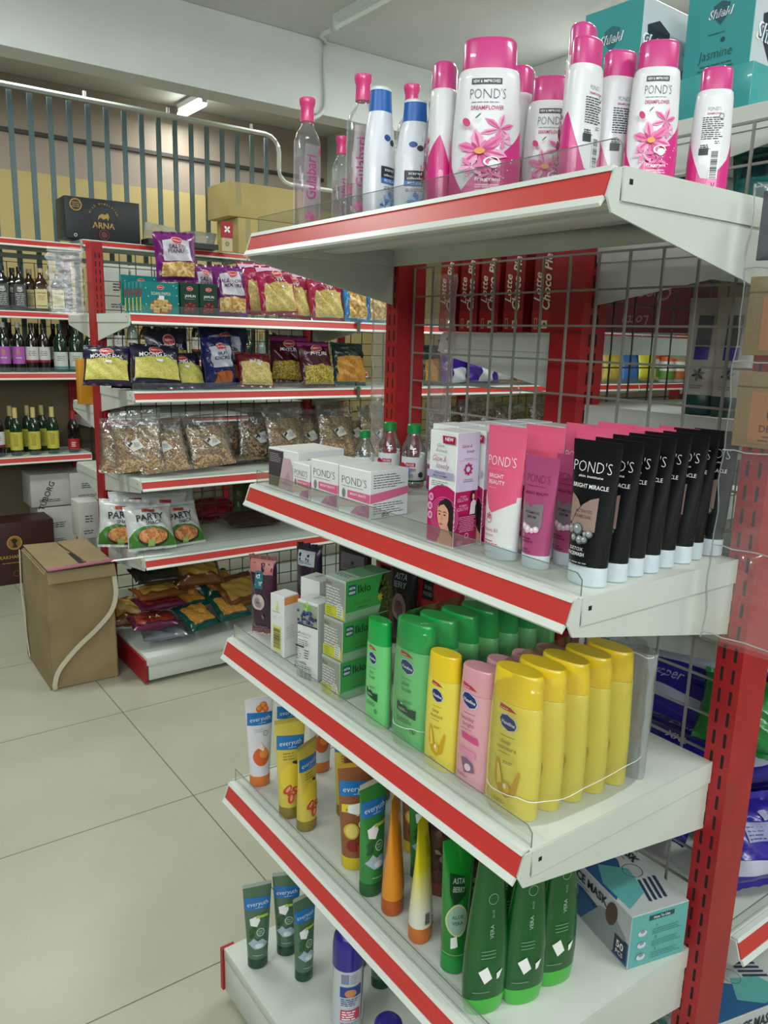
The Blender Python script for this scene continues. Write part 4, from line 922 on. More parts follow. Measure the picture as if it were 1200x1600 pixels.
f = Dec(); f.rect(-w*.49, h*.68, w*.98, h*.06, mat('#23264a', .4)); berry(f, w, h); f.poly([(-w*.28, h*.605), (-w*.2, h*.615), (-w*.12, h*.64), (-w*.2, h*.60)], INK); f.text('Astaberry', w*.08, h*.60, .006, mat('#5a5f63', .4), shear=.15, bold=-.012, wmax=w*.6); f.lines(-w*.25, h*.57, w*.5, 1, .0025, GREY); f.lines(-w*.3, h*.52, w*.6, 3, .004, GREY, al='c')
f.rect(-w*.36, h*.43, w*.42, h*.025, DGREY); f.lines(-w*.36, h*.40, w*.3, 5, .005, GREY); f.lines(w*.08, h*.40, w*.25, 4, .005, INK); f.lines(-w*.4, h*.22, w*.8, 3, .004, GREY)
for k in range(5): f.ring(-w*.36+k*w*.18, h*.165, .0032, .0009, INK, 12)
f.bars(-w*.26, h*.035, w*.72, h*.095, INK, 30); f.text('Premium', 0, h*.235, .004, INK, wmax=w*.4)
t = Dec(); t.lines(-.006, .012, .012, 4, .005, GREY)
carton('serum_carton_blue', w, dd, h, SCW, [('f', f), ('t', t)])
cbox('serum_carton_blue', (-.596, -.382), w, dd, T3, 'white serum carton with blueberry picture at its top, standing at the guard', 'serum box', R(16), None, 'serum_carton')
f = Dec(); f.poly([(-w*.36, h*.785), (-w*.26, h*.795), (-w*.2, h*.82), (-w*.28, h*.78)], INK); f.text('Astaberry', w*.06, h*.78, .007, mat('#5a5f63', .4), shear=.15, bold=-.012, wmax=w*.62); f.lines(-w*.2, h*.755, w*.5, 1, .0025, GREY)
f.text('VITAMIN-C', -w*.05, h*.62, .0055, mat('#c98a6a', .4), bold=-.01, wmax=w*.6); f.ring(w*.33, h*.635, .0038, .0016, mat('#c8703a', .4)); f.lines(-w*.2, h*.56, w*.4, 2, .004, GREY); f.lines(-w*.4, h*.50, w*.8, 2, .004, INK)
carton('serum_carton_tall', w, dd, .176, SCW, [('f', f), ('t', t)])
cbox('serum_carton_tall', (-.668, -.335), w, dd, T3, 'tall white serum carton standing behind the one with blueberries', 'serum box', R(14), None, 'serum_carton')
# gable fold on the tall cartons
for x, y, z, l in ():
    pass
# dark plum pouches and hanging cards at the far end
PLUM = mat('#3b1c30', .3, coat=.2); d = Dec()
d.poly([(-.03, .155), (.03, .150), (.03, .185), (-.03, .188)], mat('#b06a66', .4)); d.rect(-.012, .118, .020, .040, mat('#1d6a72', .35)); d.text('ASTA', -.002, .142, .009, PRINTW, wmax=.017); d.text('BERRY', -.002, .126, .009, PRINTW, wmax=.017)
d.ell(-.006, .085, .018, .020, mat('#b9a9a4', .4), 22); d.ell(-.006, .083, .011, .013, mat('#8e7f80', .4), 16); d.text('salt', -.006, .082, .006, DGREY); d.lines(-.022, .022, .044, 3, .005, mat('#a58a98', .4)); d.ell(.006, .05, .004, .006, mat('#7a6a72', .4), 10)
pouch('plum_pouch', .068, .192, .040, PLUM, d, 5, .10, crimp=.010, base=.0008, step=.0003, crm=mat('#7b4a4a', .35))
put('plum_pouch', 'dark plum pouch with round pale picture at the left end of the third shelf', 'pouch', (-.880, -.345, T3), R(28), None, .97, rot=(R(3), 0, R(34)))
d = Dec(); d.rect(-.024, .150, .048, .034, mat('#aab0b4', .4)); d.ell(0, .166, .004, .003, DGREY, 10); d.lines(-.02, .160, .04, 2, .004, DGREY); d.lines(-.024, .125, .036, 9, .010, mat('#6f5a72', .4), .14)
pouch('violet_pouch', .072, .200, .034, mat('#271a2c', .3, coat=.2), d, 9, .10, crimp=.010, base=.0008, step=.0003)
put('violet_pouch', 'near-black violet pouch with pale band near its top, behind the slim carton', 'pouch', (-.868, -.235, T3), R(25), None, 1, rot=(R(2), 0, R(22)))
for (x, y, z, w, h, mm, l, tx) in ((-.80, -.16, T3+.115, .09, .085, '#2a2526', 'dark hanging card with pale band behind the tall white carton', ''), ):
    b = MB(); b.box((-w/2, -.008, -.115), (w/2, .008, h), mat(mm, .4)); lb = MB(); dc = Dec(); dc.rect(-w*.42, h*.25, w*.84, h*.5, mat('#6d6767', .4)); dc.ell(0, h*.5, .005, .005, DGREY, 12); dc.lines(-w*.35, h*.4, w*.7, 2, .005, DGREY); dc.emit(lb, on_front(-.008))
    o = obj('product_card', b, loc=(x, y, z), rot=(0, 0, R(10)), bevel=.001); obj('printed_front', lb, o); tag(o, l, 'hanging pack')
d = Dec(); d.rect(-.040, .12, .034, .040, mat('#191516', .4)); d.text('SKIN', -.023, .142, .008, mat('#8a8788', .4), wmax=.026); d.text('FOOD', -.023, .128, .008, mat('#8a8788', .4), wmax=.026); d.ring(.012, .075, .028, .003, mat('#6a2a20', .4), 26); d.ell(.012, .075, .02, .018, mat('#a05a45', .45), 20)
pouch('red_pouch', .13, .185, .035, mat('#a32228', .35, coat=.2), d, 12, .06, crimp=.010, base=.0008, step=.0003)
put('red_pouch', 'red pouch with circle print standing behind the white serum cartons', 'pouch', (-.72, -.10, T3), R(12), None, 1)
put('red_pouch', 'plain red pouch behind the green facial cartons, by the rack post', 'pouch', (-.575, -.095, T3), R(10), None, (1, 1, 1.02))
d = Dec(); d.text('ASTA', .0, .155, .013, mat('#8f9a9a', .4), wmax=.034); d.text('BERRY', .0, .138, .013, mat('#8f9a9a', .4), wmax=.034); d.ell(0, .095, .020, .030, mat('#8b6f6a', .45), 20); d.ell(0, .09, .013, .02, mat('#5a4646', .45), 16)
pouch('black_pouch', .075, .185, .030, mat('#1a1416', .35, coat=.2), d, 15, .05, crimp=.01, base=.0008, step=.0003)
put('black_pouch', 'black pouch with grey lettering between the two red pouches', 'pouch', (-.645, -.12, T3), R(12), None, 1)
# pink crumpled sachet lying at the guard
d = Dec(); d.lines(-.03, .035, .06, 2, .004, PRINTW)
pouch('pink_sachet', .085, .075, .035, mat('#d43a6c', .25, coat=.3), d, 22, .16, crimp=.008, base=.0008)
put('pink_sachet', 'crumpled hot pink sachet leaning low at the guard by the slim white carton', 'sachet', (-.785, -.372, T3+.012), 0, None, 1, rot=(R(-25), R(38), R(30)))
# flat card packs at the mesh behind the green carton stack
b = MB(); b.box((-.10, -.03, 0), (.10, .03, .075), mat('#8f2430', .4)); b.box((-.10, -.0304, .045), (.10, -.03, .0748), mat('#77706a', .5))
lb = MB(); dc = Dec(); dc.rect(-.085, .035, .03, .032, NAVY); dc.lines(-.08, .055, .02, 3, .006, PRINTW); dc.lines(-.04, .05, .1, 3, .006, mat('#d9b0a8', .5)); dc.emit(lb, on_front(-.0306))
o = obj('flat_box', b, loc=(-.455, -.045, T3+.0005), rot=(0, 0, 0), bevel=.001); obj('printed_front', lb, o); tag(o, 'flat red and grey box with navy badge lying behind the green stack at the mesh', 'box')

# ---------------------------------------------------------------- fourth shelf: squeeze tubes
T4 = SZ[4]
EVB = mat('#1f6fb0', .35, coat=.2)
def evtube(nm, mbody, mcap, mtop, pict, blue=.150, bh=.030, s='white'):
    d = Dec(.0004, .00015)
    d.poly([(-.030, blue), (.030, blue-.004), (.030, blue+bh-.006), (-.030, blue+bh)], EVB); d.text('everyuth', 0, blue+.0075, .0105, PRINTW, bold=-.012, wmax=.048); d.lines(-.006, blue+.002, .024, 1, .0026, mat('#cfe0ee', .4))
    pict(d)
    squeeze(nm, .212, .0335, .0235, .0195, .026, mcap, mbody, d, crm=mtop)
def pic_orange(d):
    O1 = mat('#c85a28', .4); O2 = mat('#e08a3a', .4)
    for x, y, r_ in ((.008, .192, .009), (-.002, .186, .008), (.013, .183, .007)): d.ell(x, y, r_, r_, O1, 14); d.ell(x-.001, y+.002, r_*.6, r_*.6, O2, 12)
    d.lines(-.016, .138, .03, 2, .005, mat('#b8b0b4', .4)); d.ring(.010, .128, .006, .0012, mat('#5a8a4a', .4)); d.ell(-.002, .075, .0185, .022, O1, 26); d.ell(.004, .082, .011, .011, O2, 20); d.poly([(-.012, .098), (-.002, .108), (.006, .094), (.002, .088), (-.006, .094)], mat('#e8d2c2', .4))
def pic_gold(d):
    d.lines(-.018, .140, .032, 3, .006, mat('#8a7a30', .4)); d.rect(.002, .112, .010, .012, INK); d.ell(0, .09, .024, .03, mat('#d9bf3a', .4), 24)
    for x, y, a in ((-.010, .066, .9), (.0, .058, .3), (.010, .064, -.4), (-.004, .048, 1.4)): d.ell(x, y, .012, .0065, mat('#b8482e', .4), 16, a); d.ell(x+.001, y+.001, .007, .003, mat('#dd9076', .4), 12, a)
def pic_berry(d):
    d.rect(-.026, .118, .052, .016, mat('#d8c13a', .4)); d.text('FACE WASH', 0, .120, .005, mat('#7a2a1c', .4), wmax=.04); d.poly([(-.016, .132), (.006, .136), (.008, .12), (.002, .112), (-.016, .118)], PAPER); d.lines(-.002, .111, .02, 1, .003, mat('#e0d0c0', .4))
    d.ring(.012, .094, .010, .0014, PRINTW, 20); d.text('LIGHT', .012, .095, .0028, PRINTW); d.text('SCRUB', .012, .090, .0028, PRINTW)
    d.ell(-.010, .082, .013, .016, mat('#c9a63c', .4), 20); d.ell(-.010, .082, .010, .013, mat('#dcc667', .4), 18); d.ell(-.008, .052, .010, .011, mat('#8a1c22', .35), 18); d.ell(.008, .050, .008, .010, mat('#a84a3a', .4), 16); d.ell(.014, .062, .005, .006, mat('#c9958a', .4), 12)
def pic_green(d):
    d.poly([(-.02, .128), (.0, .135), (.004, .122), (-.004, .108), (-.018, .112)], PAPER); d.rect(-.005, .128, .028, .006, mat('#a8c84a', .4)); d.ring(.004, .094, .0095, .0014, mat('#cfe0cc', .4), 20); d.text('FRESH', .004, .095, .0028, mat('#cfe0cc', .4)); d.text('CLEAN', .004, .090, .0028, mat('#cfe0cc', .4))
    d.poly([(-.024, .066), (-.012, .082), (-.004, .074), (.008, .078), (.022, .062), (.010, .056), (-.010, .054)], mat('#9fb0bc', .4)); d.ell(.0, .062, .010, .006, mat('#cfd8de', .4), 14); d.ell(-.014, .10, .010, .005, mat('#2c5a2e', .4), 12, .6); d.ell(-.016, .088, .009, .004, mat('#244c28', .4), 12, .9); d.lines(-.014, .038, .028, 1, .003, mat('#cfe0cc', .4))
TWH = mat('#d3d2d6', .35, coat=.2)
evtube('orange_tube', TWH, mat('#d0702c', .35, coat=.2), TWH, pic_orange)
evtube('gold_tube', mat('#cbb64a', .35, coat=.2), mat('#8a7a34', .35, .2), mat('#b09a48', .4), pic_gold)
evtube('berry_tube', mat('#8a5230', .35, coat=.2), mat('#c9b028', .35), mat('#b8902e', .4), pic_berry)
evtube('green_gel_tube', mat('#2f8038', .33, coat=.2), mat('#1f5a2a', .35), mat('#b9b49a', .4), pic_green)
evtube('fresh_tube', mat('#48684f', .28, coat=.3), mat('#0f4026', .3, coat=.2), mat('#9fa8a0', .35), pic_green)
g = 'squeeze tubes with blue name band on the fourth shelf'
def tb(pk, x, y, l, face, s=1, z=T4, g=g, r=None): return put(pk, l, 'squeeze tube', (x, y, z), az(x, y)-face, g, s)
tb('orange_tube', -.860, -.372, 'white tube with orange picture and orange cap at the left end, at the guard', -.35)
tb('orange_tube', -.852, -.300, 'white tube with orange picture, second back from the guard', -.35)
tb('orange_tube', -.835, -.225, 'white tube with orange picture, third back, mostly under the shelf above', -.35)
tb('gold_tube', -.713, -.376, 'yellow-gold tube right of the orange ones, name band in full view', -.3, (1, 1, 1.06))
tb('gold_tube', -.656, -.368, 'yellow-gold tube turned sideways so it looks like a narrow blade', -.95, (1, 1, .92))
tb('gold_tube', -.650, -.270, 'yellow-gold tube in shade behind the sideways one', -.3)
tb('gold_tube', -.588, -.290, 'yellow-gold tube in shade just right of the narrow blade one', -.9)
tb('gold_tube', -.66, -.175, 'yellow-gold tube deep under the shelf, only part showing', -.3)
tb('berry_tube', -.498, -.352, 'brown tube with lemon and berry picture and a white price sticker', -.2, (1.12, 1.1, 1.03))
tb('berry_tube', -.540, -.315, 'brown and mauve tube edge showing left of the sticker one', -.2, (1, 1, .99))
tb('berry_tube', -.470, -.225, 'brown tube in deep shade behind the sticker one', -.2)
tb('green_gel_tube', -.418, -.370, 'green tube with blue band and ice picture, yellow top edge', -.75, (1, 1, 1.08))
tb('green_gel_tube', -.395, -.262, 'green tube with blue band standing in shade at the back', -.2, (1.1, 1, 1.08))
# plain orange tube seen edge on
d = Dec(.0004, .00015); d.lines(-.016, .15, .03, 20, .0055, mat('#c06a16', .4), .25); d.text('gel', 0, .05, .008, mat('#7a2a10', .4), rot=.5)
squeeze('amber_tube', .225, .033, .023, .020, .030, mat('#a8521c', .35), mat('#d98a1e', .32, coat=.2), d)
put('amber_tube', 'amber orange tube seen edge on like a tall wedge', 'squeeze tube', (-.356, -.366, T4), az(-.338, -.366)+1.36, None, (1, 1, 1.05), name='squeeze_tube')
m, N, L, b = nodes('yellow_white_fade')           # printed fade from yellow at the top to white at the cap
tc = N.new('ShaderNodeTexCoord'); sp = N.new('ShaderNodeSeparateXYZ'); L.new(tc.outputs['Object'], sp.inputs[0]); rp = N.new('ShaderNodeValToRGB'); mm = N.new('ShaderNodeMath'); mm.operation = 'MULTIPLY'; mm.inputs[1].default_value = 4.5
L.new(sp.outputs[2], mm.inputs[0]); L.new(mm.outputs[0], rp.inputs[0]); rp.color_ramp.elements[0].position = .22; rp.color_ramp.elements[0].color = lin('#d9d8c8'); rp.color_ramp.elements[1].position = .62; rp.color_ramp.elements[1].color = lin('#d8c81e')
L.new(rp.outputs[0], b.inputs['Base Color']); b.inputs['Roughness'].default_value = .33
d = Dec(.0004, .00015); d.lines(-.008, .185, .018, 8, .0045, mat('#6a5a1a', .4), .3); d.poly([(.008, .20), (.026, .20), (.026, .05), (.018, .06), (.022, .09), (.010, .12), (.014, .15)], mat('#2b2a26', .4)); d.petals(.016, .10, .012, 6, mat('#d9dcd8', .4), DGREY, .2, .2); d.bars(-.018, .036, .008, .022, INK, 14, True); d.lines(-.006, .046, .026, 4, .005, INK, .25)
squeeze('lemon_tube', .225, .033, .0235, .020, .028, mat('#c2682e', .35), m, d)
put('lemon_tube', 'tube fading from yellow to white with orange cap, seen edge on', 'squeeze tube', (-.276, -.366, T4), az(-.258, -.366)+1.25, None, (1, 1, 1.06), name='squeeze_tube')
d = Dec(.0004, .00015); DB = mat('#4a3226', .35); d.petals(0, .14, .02, 6, mat('#6a5238', .4), mat('#2a1c16', .4), .2, .3); d.petals(.004, .09, .016, 6, mat('#8a7a58', .4), mat('#2a1c16', .4), .6, .3); d.petals(0, .05, .014, 6, mat('#5a3a2a', .4), None, .6, .3)
squeeze('brown_tube', .25, .040, .026, .020, .028, mat('#7a3a24', .35), DB, d)
put('brown_tube', 'dark brown patterned tube behind the yellow-white one', 'squeeze tube', (-.258, -.272, T4), az(-.258, -.27)-.1, None, 1, name='squeeze_tube')
put('brown_tube', 'dark brown patterned tube in shade behind the amber one', 'squeeze tube', (-.345, -.262, T4), az(-.345, -.26)-.2, None, (1, 1, .97), name='squeeze_tube')
GRB = mat('#187a26', .25, coat=.4); d = Dec(.0004, .00015)
d.poly([(-.020, .175), (.008, .165), (.012, .135), (-.012, .118), (-.02, .14)], mat('#123a1c', .4)); d.text('ASTA', -.003, .155, .009, mat('#9fb8a0', .4), rot=-.15, wmax=.024); d.text('BERRY', -.003, .141, .009, mat('#9fb8a0', .4), rot=-.15, wmax=.024)
d.ell(-.006, .095, .020, .027, mat('#c9c48a', .4), 26); d.ell(-.006, .095, .018, .024, mat('#8fae9c', .4), 24); d.text('ALOE', -.006, .098, .006, mat('#2a5a3a', .4)); d.text('VERA', -.006, .088, .006, mat('#2a5a3a', .4)); d.poly([(-.018, .066), (-.008, .07), (-.006, .052), (-.018, .047)], PAPER); d.rect(-.026, .036, .052, .0008, mat('#a8d8a0', .4))
squeeze('aloe_tube', .228, .034, .0255, .0205, .030, mat('#128a3a', .28, coat=.3), GRB, d)
put('aloe_tube', 'bright green tube with oval emblem and dark name patch', 'squeeze tube', (-.192, -.362, T4), az(-.178, -.362)+.5, None, (.88, 1, 1.04), name='squeeze_tube')
# three big dark green gel bottles standing on bright green caps
def gelbottle():
    DGm, DC = film('x', '#0') if 0 else mat('#06501a', .22, coat=.2), mat('#3fae33', .28, coat=.3)
    zs = [(.030, .0400, .0215), (.06, .0415, .0225), (.11, .0400, .0215), (.17, .034, .019), (.24, .0255, .016), (.285, .0205, .0135), (.298, .017, .011), (.302, .010, .007)]
    B_ = MB(); B_.loft([ring(a, b, z, 40, 2.2) for z, a, b in zs], DGm)
    C_ = MB(); C_.loft([ring(a, b, z, 40, 2.2) for z, a, b in ((0, .032, .018), (.003, .035, .0195), (.026, .0395, .0215), (.0297, .0397, .0213))], DC)
    fa = interp([(z, a) for z, a, _ in zs]); fb = interp([(z, b) for z, _, b in zs]); fn = on_bulge(fa, fb, 2.2)
    d = Dec(.0005, .00015); GL = mat('#8fb89a', .4)
    d.ring(.0, .205, .009, .0008, GL, 20); d.text('ALOE', .003, .180, .004, GL, rot=PI/2, wmax=.02, bold=-.01); d.text('VERA', .003, .150, .007, mat('#a9b8ac', .4), rot=PI/2, bold=-.0, wmax=.024); d.poly([(-.022, .082), (-.006, .090), (.004, .068), (-.010, .060)], PAPER); d.poly([(.012, .075), (.024, .080), (.018, .066), (.013, .064)], PAPER)
    for k in range(3): d.rect(-.018, .105+.006*k, .026, .0008, GL)
    d.rect(-.03, .045, .03, .0008, GL); lb = MB(); d.emit(lb, fn, su=.005, sv=[z for z, _, _ in zs])
    proto('gel_bottle', [('body', B_.mesh('body', 40), [('printed_label', lb.mesh('printed_label'))]), ('cap', C_.mesh('cap', 40), [])])
gelbottle()
for x, y, l, f_ in ((-.104, -.380, 'dark green gel bottle nearest the guard, light green cap down', .55), (-.083, -.316, 'middle dark green gel bottle of the three, white sticker showing', .6), (-.080, -.246, 'rear dark green gel bottle of the three, nearest the face mask box', .75)):
    put('gel_bottle', l, 'gel bottle', (x, y, T4), az(x, y)-.0+f_*.9, 'dark green gel bottles', (.88, .80, .985))
for x, y, l in ((-.175, -.28, 'dark green bottle in shade behind the bright green tube'), (-.155, -.20, 'dark green bottle deep in shade, second back behind the bright green tube')):
    put('gel_bottle', l, 'gel bottle', (x, y, T4), az(x, y)+.4, 'dark green gel bottles', (1.0, 1.0, .96))
# face mask carton
w, dd, h = .212, .118, .100
MT = mat('#5fa8a6', .4); MBL = mat('#2a5c8c', .4); MWH = mat('#bfc3c4', .4)
f = Dec(); f.poly([(-w*.49, .003), (w*.49, .003), (w*.49, h*.45), (w*.2, h*.30), (-w*.1, h*.62), (-w*.49, h*.55)], MBL); f.poly([(-w*.1, .003), (w*.30, .003), (w*.46, h*.5), (w*.30, h*.72), (w*.12, h*.62), (0, h*.3)], mat('#8c9694', .45)); f.ell(w*.27, h*.70, w*.065, h*.24, mat('#5a4436', .5), 18, -.3)
f.text('FACE MASK', -w*.05, h*.73, .016, mat('#23303c', .4), bold=.03, wmax=w*.52); f.lines(-w*.38, h*.66, w*.5, 1, .004, DGREY); f.rect(w*.33, h*.08, w*.14, h*.36, mat('#1a2c44', .4)); f.text('50', w*.40, h*.24, .013, PRINTW, bold=.02); f.text('PCS', w*.40, h*.12, .008, PRINTW); f.ell(-w*.33, h*.5, .008, .012, mat('#5f7f86', .4), 16); f.ell(-w*.18, h*.5, .008, .012, mat('#5f7f86', .4), 16)
t = Dec(); t.poly([(-w*.49, -dd*.49), (w*.30, -dd*.49), (w*.12, -dd*.1), (-w*.1, dd*.1), (-w*.49, dd*.15)], MBL); t.poly([(-w*.12, -dd*.25), (w*.1, -dd*.45), (w*.42, -dd*.42), (w*.30, dd*.0), (w*.02, dd*.12)], MT); t.ring(w*.05, dd*.15, .018, .0009, DGREY, 22)
for k in range(4): t.poly([(w*(.16+.0*k), dd*(.08+.09*k)), (w*(.40), dd*(-.06+.09*k)), (w*.41, dd*(-.02+.09*k)), (w*(.17), dd*(.12+.09*k))], mat('#243a50', .4))
t.text('MASK', -w*.16, dd*.28, .016, mat('#23303c', .4), bold=.03, wmax=w*.3); t.lines(-w*.3, dd*.2, w*.3, 1, .004, DGREY)
r = Dec(); r.rect(-dd*.2, h*.84, dd*.44, h*.09, mat('#23485a', .4)); r.text('How To Use', dd*.02, h*.862, .0045, PRINTW, wmax=dd*.34)
for k, yy in enumerate((.64, .42, .20)):
    r.ell(-dd*.30, h*yy, .009, .006, mat('#c9ccd8', .4), 14); r.ell(-dd*.30, h*yy+.003, .005, .003, mat('#8a8aa0', .4), 10); r.text(str(k+1), -dd*.06, h*(yy+.06), .005, mat('#23485a', .4)); r.lines(-dd*.12, h*(yy+.01), dd*.52, 3, .0042, mat('#2f6a70', .4), .25)
carton('mask_carton', w, dd, h, MT, [('f', f), ('r', r), ('t', t)], [MWH, MWH, MWH, MT, MWH, MWH])
cbox('mask_carton', (-.0215, -.131), w, dd, T4, 'teal and white face mask box lying at the right end of the fourth shelf', 'face mask box', R(-14), None, 'face_mask_box')

# ---------------------------------------------------------------- base shelf
T5 = .148
g = 'small green tubes on the base shelf'
for x, y, l, f_, s in ((-.812, -.405, 'small green gel tube nearest the left corner of the base shelf', .2, (1, 1, 1.02)), (-.808, -.330, 'small green gel tube second from the corner, a dark tag showing between', .1, (1, 1, 1.02)), (-.718, -.335, 'small green gel tube third, in front of the others to the right', .6, (.92, 1, 1.02)),
                    (-.680, -.215, 'small green gel tube half hidden under the red rail above', .2, (1, 1, 1)), (-.60, -.20, 'small green gel tube deepest in the shade of the base shelf', .2, (1, 1, 1))):
    put('fresh_tube', l, 'squeeze tube', (x, y, T5), az(x, y)+f_, g, s, name='squeeze_tube')
def can():
    B_ = MB(); VB = mat('#2a2386', .3, coat=.3); WB = mat('#c3c6cc', .3, coat=.3)
    B_.loft([ring(r_, r_, z, 36) for z, r_ in ((0, .028), (.003, .0305), (.155, .0305))], WB)
    C_ = MB(); C_.loft([ring(r_, r_, z, 36) for z, r_ in ((.1555, .0315), (.20, .0312), (.222, .029), (.235, .022), (.239, .012))], VB)
    d = Dec(); d.rect(-.022, .125, .016, .024, mat('#7a86a0', .4)); d.lines(-.004, .145, .018, 5, .005, mat('#8a90a8', .4)); d.rect(-.024, .092, .046, .026, mat('#27408c', .4)); d.ell(-.002, .102, .012, .010, mat('#c9835a', .4), 18); d.lines(-.022, .086, .04, 4, .005, mat('#3a4a8c', .4), .4)
    d.rect(-.022, .034, .040, .026, mat('#c8385a', .4)); d.lines(-.019, .054, .034, 4, .006, PRINTW, .5); d.lines(-.022, .026, .04, 4, .005, mat('#5a6aa0', .4)); d.poly([(.024, .02), (.060, .02), (.060, .150), (.040, .150), (.030, .12)], mat('#dfe1e4', .35))
    lb = MB(); d.emit(lb, on_cyl(.0306), su=.004)
    proto('spray_can', [('body', B_.mesh('body', 35), [('printed_label', lb.mesh('printed_label'))]), ('cap', C_.mesh('cap', 40), [])])
can()
put('spray_can', 'spray can with violet-blue cap on the base shelf under the rail', 'spray can', (-.558, -.322, T5), az(-.55, -.32)+.3, None, (1.05, 1.05, .98))
put('spray_can', 'second spray can, only its blue-white top under the bottom edge of the photo', 'spray can', (-.395, -.335, T5), az(-.4, -.33)+.3, None, (.95, .95, .62))
# ================================================================ products on the snack rack across the aisle (front faces +x)
def yy_(px, py, x): return at(px, py, x=x).y
def onx(px, py, x, z): return (x, at(px, py, x=x).y, z)
OV = mat('#c22430', .4)
def oval(d, x, y, s, txt="Haldiram's"):
    d.ell(x, y, s, s*.6, mat('#e8d9c8', .4), 22); d.ell(x, y, s*.92, s*.52, OV, 22); d.text(txt, x, y-s*.13, s*.30, PRINTW, wmax=s*1.5, shear=.1)
H = PI/2
# sweet boxes
w, dd, h = .165, .034, .135; TQ = mat('#127f80', .35, coat=.2); SWT = mat('#c9a45c', .45)
f = Dec(.001, .0004); oval(f, 0, h*.84, .016); f.text('SOAN PAPDI', 0, h*.60, .013, mat('#d7e0cf', .4), wmax=w*.52); f.ell(0, h*.24, w*.30, h*.24, mat('#b4572f', .4), 26)
for x, y in ((-.22, .22), (-.12, .34), (0, .26), (.1, .38), (.2, .24), (-.04, .42), (.08, .16), (-.14, .12)): f.poly([(w*x-.014, h*y-.010), (w*x+.012, h*y-.012), (w*x+.014, h*y+.010), (w*x-.011, h*y+.012)], SWT); f.poly([(w*x-.011, h*y+.006), (w*x+.014, h*y+.005), (w*x+.014, h*y+.010), (w*x-.011, h*y+.012)], mat('#e3c98a', .45))
f.rect(-.012, h*.45, .024, .018, PAPER)
for x, y in ((-.42, .8), (-.36, .55), (-.43, .3), (.40, .6), (.44, .35), (.38, .85), (.3, .9)): f.petals(w*x, h*y, .004, 5, mat('#8fd0c4', .4), None, .3, .3)
l_ = Dec(.001, .0004); l_.rect(-.010, h*.55, .020, h*.25, mat('#9a3030', .4)); l_.rect(-.008, h*.10, .016, h*.40, mat('#d3c64a', .4)); l_.lines(-.007, h*.45, .014, 6, .008, mat('#5a6a2a', .4))
carton('sweet_box', w, dd, h, TQ, [('f', f), ('l', l_)])
g = 'teal boxes of sweets'
yb_ = yy_(250, 487, -2.85)
for k in range(5):
    put('sweet_box', ['teal sweet box with white price sticker, frontmost of its row', 'teal sweet box directly behind the frontmost one', 'third teal sweet box back from the rail', 'fourth teal sweet box back from the rail', 'rearmost teal sweet box, its edge at the red post'][k], 'sweet box', (-2.853-.040*k, yb_-.003*k, S2['A'][0]), H, g)
put('sweet_box', 'upper teal sweet box raised behind the front one on the top rail', 'sweet box', (-2.955-.105, yb_-.01, S2['A'][0]+.036), H, g, (1.1, .8, 1.0))
# tins
w, dd, h = .083, .075, .140
f = Dec(.001, .0004); f.rect(-w*.46, .004, w*.92, h*.96, mat('#17382c', .4)); oval(f, 0, h*.82, .015); f.text('JAMUN', 0, h*.56, .011, PRINTW, wmax=w*.8); f.lines(-w*.3, h*.50, w*.6, 1, .005, mat('#a9b8a8', .4))
for x, y in ((-.2, .28), (.0, .34), (.2, .28), (-.1, .18), (.12, .17), (-.26, .14)): f.ell(w*x, h*y, .012, .012, mat('#6e2a22', .3), 16); f.ell(w*x-.002, h*y+.004, .005, .003, mat('#a4574a', .3), 10)
carton('sweet_tin', w, dd, h, mat('#1d4a38', .35), [('f', f)])
for px, l in ((292, 'dark green sweet tin directly right of the teal sweet boxes'), (321, 'dark green sweet tin beside the second purple bag')):
    put('sweet_tin', l, 'sweet tin', onx(px, 487, -2.865, S2['A'][0]), H, 'dark green sweet tins')
# grains for clear windows
VERM = noisy('window_noodles', '#bfa55a', '#decb86', 260, .45, .5, vor=True, bdist=.003); DAL = noisy('window_dal', '#b9b04a', '#d8cf74', 320, .45, .5, vor=True, bdist=.003)
NUTS = noisy('window_nuts', '#c2924c', '#e6c88a', 90, .45, .6, vor=True, bdist=.004); BHUJ = noisy('window_bhujia', '#b4782a', '#d49c42', 260, .45, .5, vor=True, bdist=.003)
PEAS = noisy('dry_peas', '#8a6a4a', '#d6b890', 150, .5, .8, vor=True, bdist=.006, thr=(.1, .9)); REDB = noisy('spice_red', '#6b1f18', '#a8402c', 60, .4, .3); MIXT = noisy('trail_mix', '#8a7a2c', '#d2b24c', 160, .45, .6, vor=True, bdist=.004)
FO = dict(base=.0024, step=.0010, su=.0105, sv=.0095)
def snack(nm, w, h, t, m, win, title, sub='', wincol=None, tcol=None, seed=1, panel=None, top=None, logo=True, wy=(.10, .52), crm=None, sticker=False, wx=.40):
    d = Dec()
    if top: d.rect(-w*.5, h*.86, w, h*.12, top)
    if panel: d.poly([(-w*.34, h*.40), (w*.34, h*.40), (w*.30, h*.80), (w*.05, h*.84), (-w*.34, h*.80)], panel)
    if win: d.poly([(-w*wx, h*wy[0]), (w*wx, h*wy[0]), (w*wx*.96, h*wy[1]), (w*.05, h*(wy[1]+.03)), (-w*wx*.96, h*wy[1])], win)
    if logo: oval(d, 0, h*.80, w*.15)
    if title: d.text(title, 0, h*.64, w*.085, tcol or PRINTW, wmax=w*.7, bold=.015)
    if sub: d.text(sub, 0, h*.55, w*.085, tcol or PRINTW, wmax=w*.66, bold=.015)
    if sticker: d.rect(-w*.02, h*(wy[1]-.10), w*.14, h*.06, PAPER)
    pouch(nm, w, h, t, m, d, seed, .20, crimp=.010, crm=crm, **FO)
